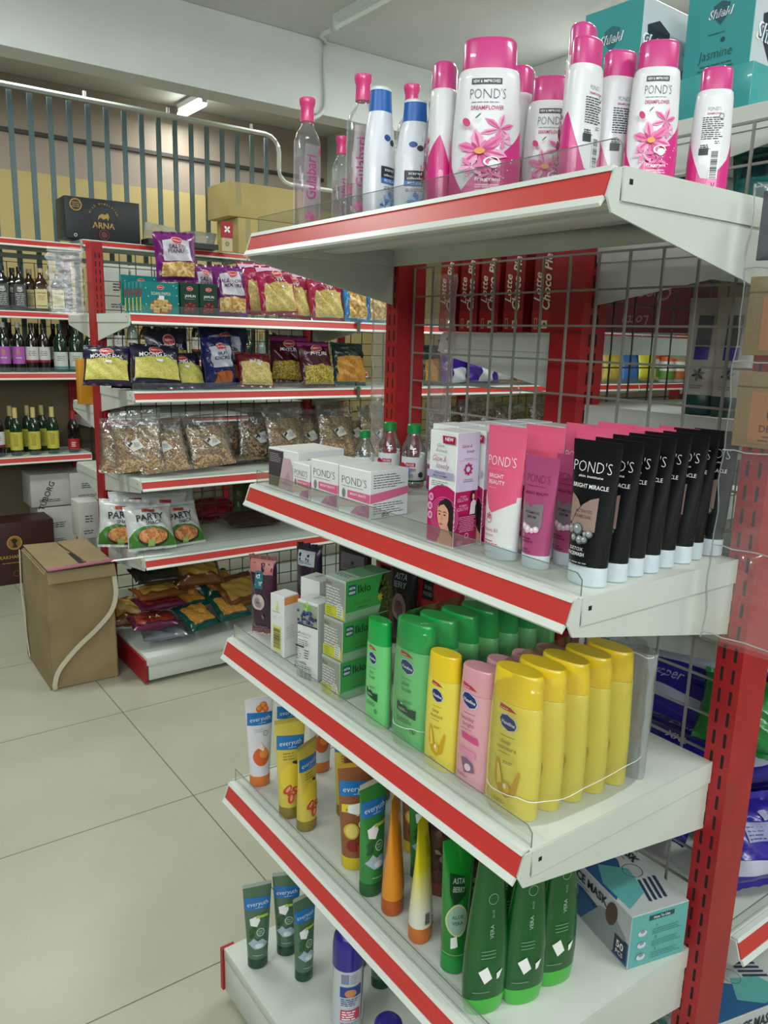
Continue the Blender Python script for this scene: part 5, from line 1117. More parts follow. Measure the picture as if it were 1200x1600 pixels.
PUR = mat('#6a1766', .28, coat=.35); NAV = mat('#1a1f5c', .28, coat=.35); MGT = mat('#a01c48', .28, coat=.35); DKP = mat('#1c1434', .28, coat=.35); TEAL = mat('#0c4a44', .25, coat=.4); MAR = mat('#4a0f22', .28, coat=.35); BKB = mat('#1c1a16', .3, coat=.3)
snack('purple_bag', .19, .215, .075, PUR, NUTS, 'SALTED', 'PEANUTS', tcol=mat('#5a2050', .4), seed=31, panel=mat('#cfcad6', .4), wy=(.10, .36))
snack('purple_bag_b', .17, .235, .07, PUR, NUTS, 'ALL IN ONE', 'MIXTURE', tcol=mat('#5a2050', .4), seed=37, panel=mat('#cfcad6', .4), wy=(.08, .34))
snack('pink_bag', .20, .235, .075, MGT, VERM, 'SEV', '', seed=41, top=mat('#c8a9c0', .35), wy=(.06, .60), sticker=True, wx=.42)
snack('blue_bag', .16, .22, .07, mat('#1f78b8', .28, coat=.35), NUTS, '', '', seed=43, wy=(.06, .75), logo=False)
snack('dal_bag', .20, .185, .06, DKP, DAL, 'MOONG DAL', '', seed=47, wy=(.12, .62), sticker=True, wx=.46)
snack('navy_bag', .165, .235, .08, NAV, mat('#b8683c', .45), 'NUT', 'CRACKER', tcol=mat('#23235c', .4), seed=53, panel=mat('#b9bcc8', .4), wy=(.10, .30), wx=.28)
snack('red_tan_bag', .19, .175, .06, mat('#6d1420', .3, coat=.3), VERM, 'BHUJIA', '', seed=59, wy=(.06, .68), logo=False, sticker=True, wx=.44)
snack('mixture_bag', .20, .24, .07, MAR, MIXT, 'MIXTURE', '', seed=61, top=mat('#b0308a', .3), wy=(.05, .42), wx=.44)
snack('bhujia_bag', .215, .225, .08, mat('#16302c', .28, coat=.3), BHUJ, '', '', seed=67, wy=(.08, .64), logo=False, crm=TEAL, wx=.46)
for m_, t_ in (('bhujia_bag', 'ALOO BHUJIA'),):
    pass
def lay(pk, l, px, py, x, z, tilt=12, rz=0, g=None, s=1, cat='snack bag', roll=0):
    p = at(px, py, x=x); return put(pk, l, cat, (x, p.y, z), 0, g, s, rot=Euler((R(-tilt), R(roll if roll else (rnd.uniform(-3.5, 3.5) if tilt < 40 else 0)), H+R(rz+rnd.uniform(-3, 3))), 'XYZ'), name='snack_bag')
zA, zB, zC, zD, zE = [S2[k][0] for k in 'ABCD']+[.135]
g = 'snack bags on the top level of the long rack'
lay('purple_bag', 'purple salted peanuts bag standing on top of the teal sweet boxes', 278, 437, -2.86, zA+.137, 6, -4, g)
lay('purple_bag', 'purple bag edge showing behind the dark green sweet tins', 322, 470, -2.97, zA, 10, 12, g, (1, 1, 1.12))
lay('purple_bag_b', 'purple mixture bag standing right of the dark green tins', 362, 492, -2.86, zA, 9, 4, g)
lay('pink_bag', 'pink bag with noodle window right of the purple mixture bag', 432, 497, -2.87, zA, 14, 2, g)
lay('pink_bag', 'pink bag with noodle window, nearly covered by the one on its left', 462, 497, -2.90, zA, 16, 6, g)
lay('pink_bag', 'pink bag lying back above the first noodle bag with blue label corner', 420, 480, -2.98, zA+.02, 20, 0, g, (1.2, 1, 1.15))
lay('pink_bag', 'pink bag with noodle window second from the hanging clear strip', 513, 500, -2.87, zA, 14, 2, g)
lay('blue_bag', 'bright blue bag with nut window next to the hanging clear strip', 556, 503, -2.86, zA, 12, 8, g)
lay('blue_bag', 'blue bag behind the clear hanging strip on the top level', 590, 505, -2.90, zA, 12, 8, g)
g = 'snack bags on the second level of the long rack'
lay('dal_bag', 'moong dal bag leaning at the left edge of its row', 182, 605, -2.88, zB, 24, -26, g)
lay('dal_bag', 'moong dal bag second from left in its row, mostly behind the frontmost', 206, 606, -2.88, zB, 24, -14, g, .98)
lay('dal_bag', 'frontmost moong dal bag with yellow-green window and sticker', 240, 608, -2.85, zB, 24, -3, g, (1.1, 1, 1.02))
lay('dal_bag', 'moong dal bag between the frontmost one and the navy nut bag', 290, 608, -2.86, zB, 26, 4, g, (1, 1, .95))
lay('dal_bag', 'moong dal bag standing in the second row, only its dark top showing', 268, 590, -2.97, zB, 6, 3, g, (1.05, 1, 1.45))
lay('navy_bag', 'navy nut cracker bag standing in the middle of its row', 346, 605, -2.86, zB, 6, 6, g)
lay('navy_bag', 'dark navy bag slumped over behind the nut cracker bag', 352, 590, -2.97, zB+.015, 12, -8, g, (1.45, 1, 1.2))
lay('red_tan_bag', 'low red and tan bag right of the navy nut bag', 402, 605, -2.85, zB, 22, 3, g)
lay('mixture_bag', 'maroon bag leaning left behind the green and yellow mixture bag', 455, 607, -2.97, zB, 8, -22, g)
lay('mixture_bag', 'maroon mixture bag with speckled yellow window', 500, 607, -2.86, zB, 20, 2, g)
d = Dec(); 
lay('bhujia_bag', 'dark green-edged bag with wide orange potato snack window', 548, 604, -2.87, zB, 14, 4, g)
T_ = bpy.data.objects.new
g = 'snack bags seen through the wire mesh'
snack('violet_bag', .26, .26, .08, mat('#3c1d86', .28, coat=.35), mat('#c9ccd2', .4), 'makhana', '', seed=71, wy=(.04, .34), logo=False, wx=.22)
snack('orange_bag', .20, .20, .07, mat('#c86a1a', .28, coat=.35), mat('#c9ccd2', .4), '', '', seed=73, wy=(.04, .6), logo=False)
for px, pk, l in ((690, 'bhujia_bag', 'yellow-window snack bag beside the clear strip, seen through the mesh'), (716, 'violet_bag', 'left violet snack bag with pale oval window seen through the mesh'), (752, 'violet_bag', 'right violet snack bag with pale oval window seen through the mesh'), (790, 'orange_bag', 'orange and white snack bag seen through the mesh right of the violet ones'), (820, 'orange_bag', 'small orange-edged snack bag next to the rail clip, seen through the mesh')):
    lay(pk, l, px, 602, -2.86, zB, 8, 3, g)
lay('red_tan_bag', 'red and tan snack bag low behind the white bracket, seen through the mesh', 850, 603, -2.84, zB, 50, 3, g)
for px, m_, l in ((955, '#b8a44a', 'yellowish snack packet on the far rack part left of the jars'), (985, '#3f6fae', 'blue and yellow snack packet on the far rack part'), (1003, '#c8c040', 'lime topped packet far behind the mesh')):
    b, fn = bag_mesh(.20, .22, .08, mat(m_, .3, coat=.2), px); o = obj('snack_packet', b, smooth=50, loc=onx(px, 606, -2.84, zB), rot=(R(-8), 0, H)); tag(o, l, 'snack bag', 'far snack packets')
for k, (px, l) in enumerate(((1020, 'left far plastic jar with orange lid'), (1037, 'middle far plastic jar with orange lid'), (1056, 'right far plastic jar with orange lid'))):
    b = MB(); b.loft([ring(r_, r_, z, 20) for z, r_ in ((0, .060), (.01, .066), (.13, .066), (.15, .055))], mat('#c9cfc6', .3)); t = thing('snack_jar', l+' seen through the mesh', 'jar', onx(px, 606, -2.86, zB), H, 'far jars with orange lids'); obj('jar_body', b, t, smooth=40)
    b = MB(); b.loft([ring(r_, r_, z, 20) for z, r_ in ((.15, .060), (.18, .060), (.183, .055))], mat('#d9622a', .4)); obj('lid', b, t, smooth=40); b = MB(); b.loft([ring(.0668, .0668, z, 20) for z in (.02, .08)], mat('#5a8a3a' if k < 2 else '#a85a2a', .4), cap0=False, cap1=False); obj('label', b, t, smooth=40)

# clear bags of dried peas
CLB = film('pea_bag_film', '#fbfbfb', .35, .12, .05, .9, 24)
def peabag(nm, w, h, t, seed, m=PEAS):
    T = pillow_fn(w, h, t, seed, .14)
    a, fa = bag_mesh(w*.9, h*.72, t*.86, m, seed, .16, crimp=.006, tooth=False)
    b, fb = bag_mesh(w, h, t, CLB, seed, .12, crimp=.02)
    # label diamond
    d = Dec(.006, .001); d.poly([(-.045, .12), (-.01, .085), (.042, .10), (.012, .142)], mat('#d3d3cf', .5)); d.ell(-.022, .117, .012, .012, DGREY, 14); d.lines(-.005, .12, .03, 3, .007, GREY)
    lb = MB(); d.emit(lb, fb, .02, .02)
    proto(nm, [('film', b.mesh('film', 60), [('label', lb.mesh('label'))]), ('peas', a.mesh('peas', 60), [])])
peabag('pea_bag', .235, .27, .10, 81); peabag('pea_bag_b', .20, .25, .09, 83); peabag('seed_bag', .22, .25, .09, 87, noisy('seed_mix', '#4a3a2a', '#a88a62', 110, .5, .7, vor=True, bdist=.005))
def peaput(pk, l, px, py, x, tilt, rz, s=1, dz=0, roll=0): lay(pk, l, px, py, x, zC+dz, tilt, rz, 'clear bags of dried peas', s, 'bag of peas', roll).name = 'pea_bag'
peaput('pea_bag_b', 'clear pea bag at the left end, squeezed against the red post', 190, 745, -2.95, 12, -30)
peaput('pea_bag', 'clear pea bag second from the red post, leaning right', 215, 752, -2.86, 14, -34, (1, 1, 1.02), 0, -8)
peaput('pea_bag', 'clear pea bag with pale diamond label, frontmost by the rail', 258, 752, -2.84, 26, -4)
peaput('pea_bag', 'clear pea bag third from the rail corner, label tilted', 330, 745, -2.86, 20, 6)
peaput('seed_bag', 'clear bag standing between the two labelled pea bags', 292, 742, -2.93, 8, 0)
peaput('seed_bag', 'brown clear bag in the second row above the labelled pea bags', 262, 730, -3.02, 5, 5, (1.3, 1, .95))
peaput('seed_bag', 'clear brown bag in the second row near the middle', 350, 725, -3.02, 5, -5, (1.3, 1, .98))
b, fn = bag_mesh(.24, .16, .05, PEAS, 91, .12); t = thing('pea_bag', 'clear pea bag lying flat right of the standing ones', 'bag of peas', onx(392, 738, -2.90, zC+.03), 0, 'clear bags of dried peas', rot=(R(-88), 0, H+.1)); obj('peas', b, t, smooth=60)
b, fn = bag_mesh(.26, .19, .055, CLB, 91, .12); obj('film', b, t, smooth=60, loc=(0, 0, -.015))
for px, l, pk, rz in ((412, 'brown pea bag standing above the flat one', 'seed_bag', -6), (445, 'pea bag behind the dark cream carton', 'pea_bag', 8), (483, 'pea bag with pale label behind the middle cream cartons', 'pea_bag_b', -5), (520, 'pea bag behind the leftmost green bottle cap', 'pea_bag', 5), (556, 'pea bag with label beside the clear hanging strip', 'pea_bag_b', -3), (588, 'pea bag behind the clear hanging strip', 'pea_bag', 6)):
    peaput(pk, l, px, 735, -2.93, 12, rz, 1.05 if pk != 'seed_bag' else (1.15, 1, 1.1))
for px, l in ((700, 'dark clear bag low behind the mesh left'), (745, 'shiny clear bag behind the mesh above the portrait cartons'), (800, 'dark green clear bag behind the mesh'), (850, 'pinkish clear bag behind the mesh by the centre post')):
    peaput('seed_bag', l, px, 700, -2.95, 10, 3, (1.4, 1, 1.1))
# party snack bags on the fourth level
d = Dec(); PG = mat('#3f7a2c', .35); w, h = .215, .215
d.poly([(-w*.5, h*.02), (w*.5, h*.02), (w*.5, h*.18), (w*.36, h*.34), (w*.2, h*.45), (-w*.15, h*.48), (-w*.36, h*.40), (-w*.5, h*.25)], PG); d.ell(w*.02, h*.24, w*.34, h*.19, mat('#2c2a24', .4), 26); d.ell(w*.02, h*.26, w*.31, h*.165, noisy('puffed_rice', '#b8703c', '#d99a5c', 90, .5, .4, vor=True), 26)
d.rect(-w*.10, h*.06, w*.14, h*.11, mat('#8fbf6a', .4)); d.rect(-w*.16, h*.78, w*.28, h*.07, mat('#a83a24', .4)); d.text('PARTY', 0, h*.60, .030, mat('#20242c', .4), bold=.02, wmax=w*.62, rot=.06); d.text('SNACK', w*.06, h*.50, .016, mat('#20242c', .4), wmax=w*.42, rot=.06)
pouch('party_bag', w, h, .08, mat('#c3c6c4', .3, coat=.3), d, 95, .16, crimp=.012, **FO)
g = 'white party snack bags'
for px, py, x, tl, rz, s, l in ((235, 858, -2.83, 30, -8, 1, 'white party snack bag at the rail on the left, frontmost'), (292, 852, -2.86, 28, 14, 1, 'white party snack bag at the rail, right of the frontmost one'), (262, 835, -2.95, 14, -4, 1.02, 'white party snack bag standing upright behind the right front one'),
                         (205, 845, -2.96, 14, -26, 1.05, 'white party snack bag behind and left of the frontmost, by the red post'), (215, 828, -3.05, 6, -8, 1.15, 'white party snack bag at the mesh in the back row, left'), (270, 822, -3.06, 6, 4, 1.12, 'greyish party snack bag at the mesh in the back row, right')):
    lay('party_bag', l, px, py, x, zD, tl, rz, g, s)
b = MB(); b.prism([(-.14, 0), (.12, -.02), (.15, .004), (-.12, .02)], 'z', 0, .0015, PRINTW); o = obj('leaflet', b, loc=onx(222, 858, -2.76, zD+.002), rot=(0, 0, H)); tag(o, 'thin white leaflet sticking out under the front party snack bag', 'leaflet')
b, fn = bag_mesh(.30, .20, .05, mat('#3a2018', .2, coat=.6), 97, .3); t = obj('flat_bag', b, smooth=60, loc=onx(405, 838, -2.98, zD+.03), rot=(R(-87), 0, H-.1)); tag(t, 'glossy brown flat bag lying on the fourth level right of the party bags', 'snack bag')
b, fn = bag_mesh(.30, .18, .09, mat('#8f1420', .25, coat=.4), 99, .2); t = obj('red_packet', b, smooth=60, loc=onx(340, 812, -3.42, .585), rot=(R(-70), 0, H)); tag(t, 'glossy red packet lying on the far side of the snack rack behind its mesh', 'packet')
b, fn = bag_mesh(.22, .28, .09, noisy('green_pack', '#22361a', '#5a6a3a', 20, .35), 98, .2); t = obj('green_packet', b, smooth=60, loc=onx(388, 805, -3.42, .56), rot=(0, 0, H)); tag(t, 'dark green packet standing behind the mesh of the fourth level', 'packet')

# stacked packs on the base shelf
def flatpack(nm, w, h, t, m, dec, seed, crm=None):
    pouch(nm, w, h, t, m, dec, seed, .14, crimp=.012, crm=crm, **FO)
d = Dec(); d.poly([(-.10, .03), (.10, .03), (.10, .15), (-.10, .15)], REDB); d.text('MA', .0, .06, .03, PRINTW); flatpack('masala_pack', .25, .18, .075, mat('#5a1a3c', .28, coat=.35), d, 103)
d = Dec(); d.rect(-.1, .04, .2, .1, mat('#a8843a', .4)); flatpack('gold_pack', .25, .18, .07, mat('#6b3a14', .28, coat=.35), d, 105)
d = Dec(); d.rect(-.1, .06, .06, .1, mat('#b8b04a', .4)); flatpack('silver_pack', .24, .18, .065, mat('#8f979e', .25, .3, coat=.3), d, 107)
d = Dec(); d.poly([(-.075, .03), (.075, .03), (.08, .15), (-.08, .15)], BHUJ); flatpack('teal_pack', .20, .19, .08, TEAL, d, 109); flatpack('dark_pack', .25, .20, .07, BKB, None, 111)
g = 'pile of snack packs on the base shelf'
def pile(pk, l, px, py, x, dz, rz=0, tilt=80, s=1):
    s = tuple(a*b for a, b in zip((.9, 1.35, .95), s if isinstance(s, tuple) else (s, s, s)))
    dz *= 1.05
    lay(pk, l, px, py, x, zE+dz, tilt, rz, g, s)
pile('silver_pack', 'silver pack at the bottom of the left pile', 262, 1015, -2.80, .035, -6, 84)
pile('masala_pack', 'purple and red pack second from the bottom of the left pile', 258, 1005, -2.82, .095, -4, 86)
pile('masala_pack', 'red-brown pack in the middle of the left pile', 258, 1005, -2.83, .160, 2, 86, (1, 1, .98))
pile('gold_pack', 'gold-brown pack near the top of the left pile', 258, 1005, -2.83, .222, 4, 86)
pile('dark_pack', 'black glossy pack on top of the left pile', 255, 1005, -2.84, .285, -4, 84)
pile('dark_pack', 'black pack crumpled on the very top of the left pile, its edge raised', 250, 1000, -2.92, .345, 18, 70, (.95, 1, .9))
pile('gold_pack', 'brown pack in the back row left, lower', 215, 1000, -2.98, .07, -10, 60, 1.05)
pile('teal_pack', 'teal-edged orange pack at the front of the right pile', 318, 1004, -2.80, .04, 22, 62)
pile('teal_pack', 'teal-edged orange pack right of the front one', 362, 992, -2.82, .045, 8, 60)
pile('teal_pack', 'teal-edged pack stacked above the front orange ones', 322, 985, -2.90, .12, 12, 70)
pile('gold_pack', 'brown pack lying high in the right pile', 312, 975, -2.95, .20, -8, 62, 1.1)
pile('gold_pack', 'brown-orange pack slanting at the right end of the right pile', 385, 975, -2.92, .10, 14, 50, 1.15)
pile('teal_pack', 'dark teal pack behind the right pile', 352, 960, -3.0, .12, 4, 60, 1.1)

# ---- white cartons and other goods on the far side of the snack rack
WC = noisy('white_card', '#b6b6ad', '#c2c2ba', 6, .7)
def wcart(l, px, py, x, z, w, d_, h, txt=None, g=None, rot=0, m=WC, tc_=INK, tr=.9, sz=.03):
    p = at(px, py, x=x); b = MB(); b.box((-w/2, -d_/2, 0), (w/2, d_/2, h), m); t = thing('carton', l, 'carton', (x-d_/2, p.y, z), H+R(rot), g); obj('box_body', b, t, bevel=.003)
    f = Dec(.001, .0004)
    if txt: f.text(txt, -w*.05, h*.30, sz, tc_, rot=tr, wmax=w*.8)
    f.lines(-w*.3, h*.2, w*.6, 2, .012, tc_); f.lines(-w*.2, h*.6, w*.45, 3, .014, tc_) if not txt else None
    lb = MB(); f.emit(lb, on_front(-d_/2)); obj('printing', lb, t); return t
for px, l in ((185, 'white carton behind the mesh above the teal sweet boxes, left'), (225, 'white carton behind the mesh above the teal sweet boxes, right'), (262, 'white carton behind the purple peanut bag')):
    wcart(l, px, 480, -3.40, 1.668, .115, .2, .24, None, 'white cartons behind the mesh', sz=.02)
b = MB(); b.box((-.045, -.03, 0), (.045, .03, .22), mat('#c98a1c', .4)); p = at(146, 660, x=-3.45); o = obj('yellow_box', b, loc=(-3.45, p.y-.02, 1.232), rot=(0, 0, H), bevel=.002); tag(o, 'tall orange-yellow box beside the red post on the far side', 'box')
o = wcart('small pale printed box at the far side shelf beside the floor carton', 141, 838, -3.42, .552, .10, .14, .19, None)

# ---------------------------------------------------------------- floor carton with strap
CB = thing('carton', 'tall brown cardboard carton standing on the floor with a cream strap', 'carton', (-2.907, -.361, 0), R(-1))
b = MB(); w, d_, h = .50, .305, .555
bm = bmesh.new(); bmesh.ops.create_cube(bm, size=1); bmesh.ops.scale(bm, vec=(w, d_, h-.001), verts=bm.verts); bmesh.ops.translate(bm, vec=(-w/2, d_/2, (h-.001)/2), verts=bm.verts)
bmesh.ops.bevel(bm, geom=bm.edges[:], offset=.007, segments=2, affect='EDGES'); bmesh.ops.subdivide_edges(bm, edges=[e for e in bm.edges if e.calc_length() > .1], cuts=22, use_grid_fill=True)
from mathutils import noise
for v in bm.verts:
    p = v.co; n1 = noise.noise(p*7)*.0055+noise.noise(p*19+Vector((3, 1, 7)))*.0028
    k = min(1, v.co.z/.05); v.co += v.normal*(n1-.003)*k
me = bpy.data.meshes.new('box_body'); bm.to_mesh(me); bm.free(); me.materials.append(CARD); me.polygons.foreach_set('use_smooth', [True]*len(me.polygons)); me.set_sharp_from_angle(angle=R(45)); obj('box_body', me, CB)
b = MB(); b.prism([(-w, 0), (-.02, 0), (-.02, .16), (-.12, .19), (-.12, .15), (-w, .15)], 'z', h+.004, h+.008, CARD, Matrix.Rotation(R(-1.6), 4, 'X')); obj('flap', b, CB)
b = MB(); b.prism([(-w, d_), (-.02, d_), (-.02, .20), (-w+.02, .17)], 'z', h+.003, h+.008, CARD, Matrix.Translation((0, 0, 0)) ); obj('flap', b, CB)
b = MB(); b.prism([(0, .0), (.02, .0), (.035, -.05), (.030, -.055), (.012, -.012)], 'y', .01, d_-.005, CARD, Matrix.Translation((0, 0, h+.004))); obj('flap', b, CB)
b = MB(); b.box((-.26, .165, h+.0015), (-.06, .19, h+.004), BLACK); obj('flap_gap', b, CB)
STR = mat('#cfc7b2', .5)
def ribbon(pts, wid, nrm, m):
    """flat strap along pts, width direction given per point"""
    mb = MB(); V = []; 
    for p, wv, nv in pts:
        p = Vector(p); wv = Vector(wv).normalized()*wid/2; nv = Vector(nv)*.0015
        V += [tuple(p-wv-nv), tuple(p+wv-nv), tuple(p+wv+nv), tuple(p-wv+nv)]
    F_ = []
    for i in range(len(pts)-1):
        for k in range(4): F_.append((i*4+k, i*4+(k+1) % 4, i*4+4+(k+1) % 4, i*4+4+k))
    return mb.add(V, F_, m)
path = smooth_path([(.006, d_*a, h*b_) for a, b_ in ((.965, .985), (.985, .86), (.985, .73), (.90, .60), (.68, .475), (.42, .36), (.22, .25), (.10, .16), (.05, .06), (.06, .01))], 5)
pts = []
for i_, p_ in enumerate(path):
    tg = (path[min(i_+1, len(path)-1)]-path[max(i_-1, 0)]); tg.x = 0; tg.normalize(); s_ = math.sin(PI*i_/(len(path)-1))
    pts.append(((.006+.016*s_, p_.y, p_.z), (0, tg.z, -tg.y), (1, 0, 0)))
obj('strap', ribbon(pts, .021, None, STR), CB)
pts = [((-w+.02-.005, -.004, h-.01), (1, 0, 0), (0, -1, 0)), ((-w+.02, -.010, h*.6), (1, 0, 0), (0, -1, 0)), ((-w+.05, -.006, h*.2), (1, 0, 0), (0, -1, 0)), ((-w+.08, -.004, .02), (1, 0, 0), (0, -1, 0))]
obj('strap', ribbon(pts, .021, None, STR), CB)
b = MB(); b.box((-.012, -.15, 0), (.03, .15, .006), mat('#b0687e', .35)); b.box((-.014, -.152, -.004), (.028, .152, -.0002), mat('#3a2430', .4)); o = obj('magazine', b, loc=(-2.893, -.20, h+.012), rot=(R(2), R(-6), R(-2))); tag(o, 'thin pink-edged magazine lying along the near top edge of the floor carton', 'magazine')

# ================================================================ bottles and cartons on the wine rack
def bottle(nm, r_, h, body, cap, label, lh=(.25, .55), square=False, art=None, neck=.32, capl=.1):
    e = 5 if square else 2; nr = r_*.38
    B_ = MB(); B_.loft([ring(a, a*(.8 if square else 1), z, 20, ee) for z, a, ee in ((0, r_*.95, e), (.004, r_, e), (h*(1-neck)-.02, r_, e), (h*(1-neck)+.01, r_*.78, (e+2)/2), (h*(1-neck)+.035, nr, 2), (h*.97, nr*.92, 2))], body)
    C_ = MB(); C_.loft([ring(nr*1.08, nr*1.08, h*(1-capl), 14), ring(nr*1.02, nr*1.02, h, 14)], cap)
    lb = MB(); d = Dec(.0012, .0005)
    if square: d.rect(-r_*.85, h*lh[0], r_*1.7, h*(lh[1]-lh[0]), label)
    else: d.rect(-r_*1.5, h*lh[0], r_*3, h*(lh[1]-lh[0]), label)
    if art: art(d, r_, h)
    d.emit(lb, on_front(-r_*.8) if square else on_cyl(r_), su=None if square else r_/4)
    proto(nm, [('glass', B_.mesh('glass', 40), []), ('cap', C_.mesh('cap', 35), []), ('label', lb.mesh('label'), [])])
GLD = mat('#0f1410', .12, coat=.6); GLG = mat('#16301a', .12, coat=.6); AMB = mat('#3a1c0c', .12, coat=.6)
bottle('black_whisky', .040, .27, mat('#15100d', .12, coat=.6), BLACK, mat('#1c1c1e', .4), (.10, .60), True, lambda d, r_, h: (d.ell(0, h*.48, r_*.45, h*.05, mat('#b9b9b4', .4), 16), d.text("JACK", 0, h*.52, .009, PRINTW, wmax=r_*1.3), d.text('No.7', 0, h*.46, .012, BLACK), d.lines(-r_*.7, h*.38, r_*1.4, 7, .011, mat('#b9b9b4', .4), .35, al='c')))
bottle('honey_whisky', .042, .27, AMB, mat('#b7a57a', .4), mat('#cdbf86', .45), (.08, .52), True, lambda d, r_, h: (d.text("JACK DANIEL", 0, h*.42, .009, INK, wmax=r_*1.4), d.lines(-r_*.5, h*.36, r_, 3, .011, mat('#8a7a4a', .5), al='c'), d.rect(-r_*.7, h*.13, r_*1.4, h*.02, mat('#7a6a3a', .4))))
bottle('pink_label_wine', .037, .31, GLD, mat('#c3bfc4', .4), mat('#a85aa8', .4), (.17, .52), art=lambda d, r_, h: (d.text('B', 0, h*.36, .03, mat('#b98a3a', .4)), d.text('PROSE', 0, h*.28, .008, PRINTW, wmax=r_)))
bottle('white_label_wine', .037, .31, mat('#1a0c0e', .12, coat=.6), BLACK, mat('#c9c6c0', .45), (.20, .52), art=lambda d, r_, h: (d.lines(-r_*.6, h*.42, r_*1.2, 3, .012, GREY, al='c'), d.rect(-r_*1.4, h*.20, r_*2.8, h*.05, mat('#7a2030', .4))))
bottle('teal_label_wine', .042, .31, GLG, mat('#1c4a44', .4), mat('#c5c9bd', .45), (.06, .42), art=lambda d, r_, h: (d.lines(-r_*.6, h*.32, r_*1.2, 3, .012, GREY, al='c'), d.rect(-r_*1.4, h*.06, r_*2.8, h*.06, mat('#3f8a84', .4))))
bottle('yellow_label_wine', .037, .31, GLG, mat('#c9b878', .45), mat('#c2bb4a', .45), (.12, .50), art=lambda d, r_, h: (d.rect(-r_*.4, h*.2, r_*.7, h*.2, mat('#a89a34', .5)), d.lines(-r_*.5, h*.44, r_, 2, .01, mat('#6a6424', .5))), capl=.22)
bottle('red_cap_bottle', .036, .28, mat('#160c0c', .12, coat=.6), mat('#a82030', .4), mat('#b02430', .4), (.08, .34), art=lambda d, r_, h: d.lines(-r_*.4, h*.24, r_*.8, 3, .012, PRINTW), capl=.28)
bottle('clear_spirit', .036, .29, mat('#7f8f88', .15, coat=.5), mat('#b8a83a', .4), mat('#c9c6b8', .45), (.15, .45))
def wl(pk, px, py, z, lab, g, x=-4.95, cat='bottle', s=1):
    p = at(px, py, x=x); put(pk, lab, cat, (x, p.y, z), H+az(x, p.y)*0-.0+(-.25), g, s, name='bottle')
g = 'whisky bottles on the upper wine rack shelf'
wl('black_whisky', 6, 478, 1.697, 'black-labelled square whisky bottle at the left edge of the photo', g); wl('black_whisky', 33, 478, 1.697, 'black-labelled square whisky bottle second from the left', g)
wl('honey_whisky', 66, 480, 1.697, 'square whisky bottle with cream label, third from left', g); wl('honey_whisky', 92, 480, 1.697, 'square whisky bottle with cream label, beside the hanging clear bag', g)
for px, pk, l in ((22, 'black_whisky', 'black whisky bottle in the back row between the two front black ones'), (48, 'honey_whisky', 'whisky bottle in the back row left of the cream labels'), (104, 'black_whisky', 'black whisky bottle in the back row beside the hanging bag')): wl(pk, px, 476, 1.697, l, g, -5.08)
g = 'wine bottles on the middle wine rack shelf'
for px, pk, l in ((8, 'pink_label_wine', 'wine bottle with lilac label at the left edge of the photo'), (31, 'pink_label_wine', 'wine bottle with brighter pink label, second from left'), (51, 'white_label_wine', 'wine bottle with white label third from left'), (70, 'white_label_wine', 'wine bottle with white label fourth from left'), (96, 'teal_label_wine', 'green bottle with white and teal label fifth from left'), (122, 'teal_label_wine', 'green bottle with white and teal label sixth from left'), (143, 'teal_label_wine', 'green bottle with teal label half behind the red post')): wl(pk, px, 574, 1.315, l, g)
for px, l in ((18, 'dark bottle in the second row behind the pink labels'), (60, 'dark bottle in the second row behind the white labels'), (86, 'dark bottle in the second row behind the fifth one'), (110, 'dark bottle in the second row left of the red post')): wl('white_label_wine', px, 572, 1.315, l, g, -5.1)
g = 'yellow-label wine bottles on the lower shelf'
for px, l in ((27, 'green wine bottle with yellow label, leftmost full one'), (55, 'green wine bottle with yellow label, middle one'), (84, 'green wine bottle with yellow label, right one')): wl('yellow_label_wine', px, 706, .776, l, g)
for px, l in ((19, 'yellow-label bottle in the second row, left'), (46, 'yellow-label bottle in the second row, middle'), (68, 'yellow-label bottle in the second row, right')): wl('yellow_label_wine', px, 704, .776, l, g, -5.1)
wl('white_label_wine', -1, 705, .776, 'dark bottle with pale label cut by the left edge, lower shelf', None); wl('red_cap_bottle', 116, 704, .776, 'dark bottle with red neck and red label standing alone', None)
# bottles seen through the mesh of the snack rack
g = 'bottles seen through the snack rack mesh'
z_ = 1.40; k = 0
for px in range(168, 470, 20):
    pk = ['clear_spirit', 'white_label_wine', 'clear_spirit', 'honey_whisky', 'yellow_label_wine', 'teal_label_wine'][k % 6]; k += 1
    p = at(px, 560, x=-4.95)
    zz = 1.40 if .43 < p.y < 1.6 else 1.315
    put(pk, 'bottle number %d from the red post among those glimpsed through the wire behind the moong dal row' % k if 0 else ['pale bottle just right of the red post behind the mesh', 'dark bottle second right of the red post behind the mesh', 'pale bottle above the left dal bags behind the mesh', 'cream-labelled bottle above the front dal bag behind the mesh', 'yellow-capped bottle above the dal bags behind the mesh', 'green bottle behind the mesh left of the navy bag', 'pale bottle behind the mesh left of the navy bag', 'dark bottle behind the mesh over the navy bag', 'pale bottle behind the mesh over the navy bag', 'cream-labelled bottle behind the mesh right of the navy bag', 'yellow-capped bottle behind the mesh over the red and tan bag', 'green bottle behind the mesh over the red and tan bag', 'pale bottle behind the mesh between tan and maroon bags', 'dark bottle behind the mesh left of the maroon bag', 'pale bottle behind the mesh above the maroon bag', 'cream-labelled bottle behind the mesh above the mixture bag'][k-1], 'bottle', (-4.95, p.y, zz), H-.25, g, name='bottle')
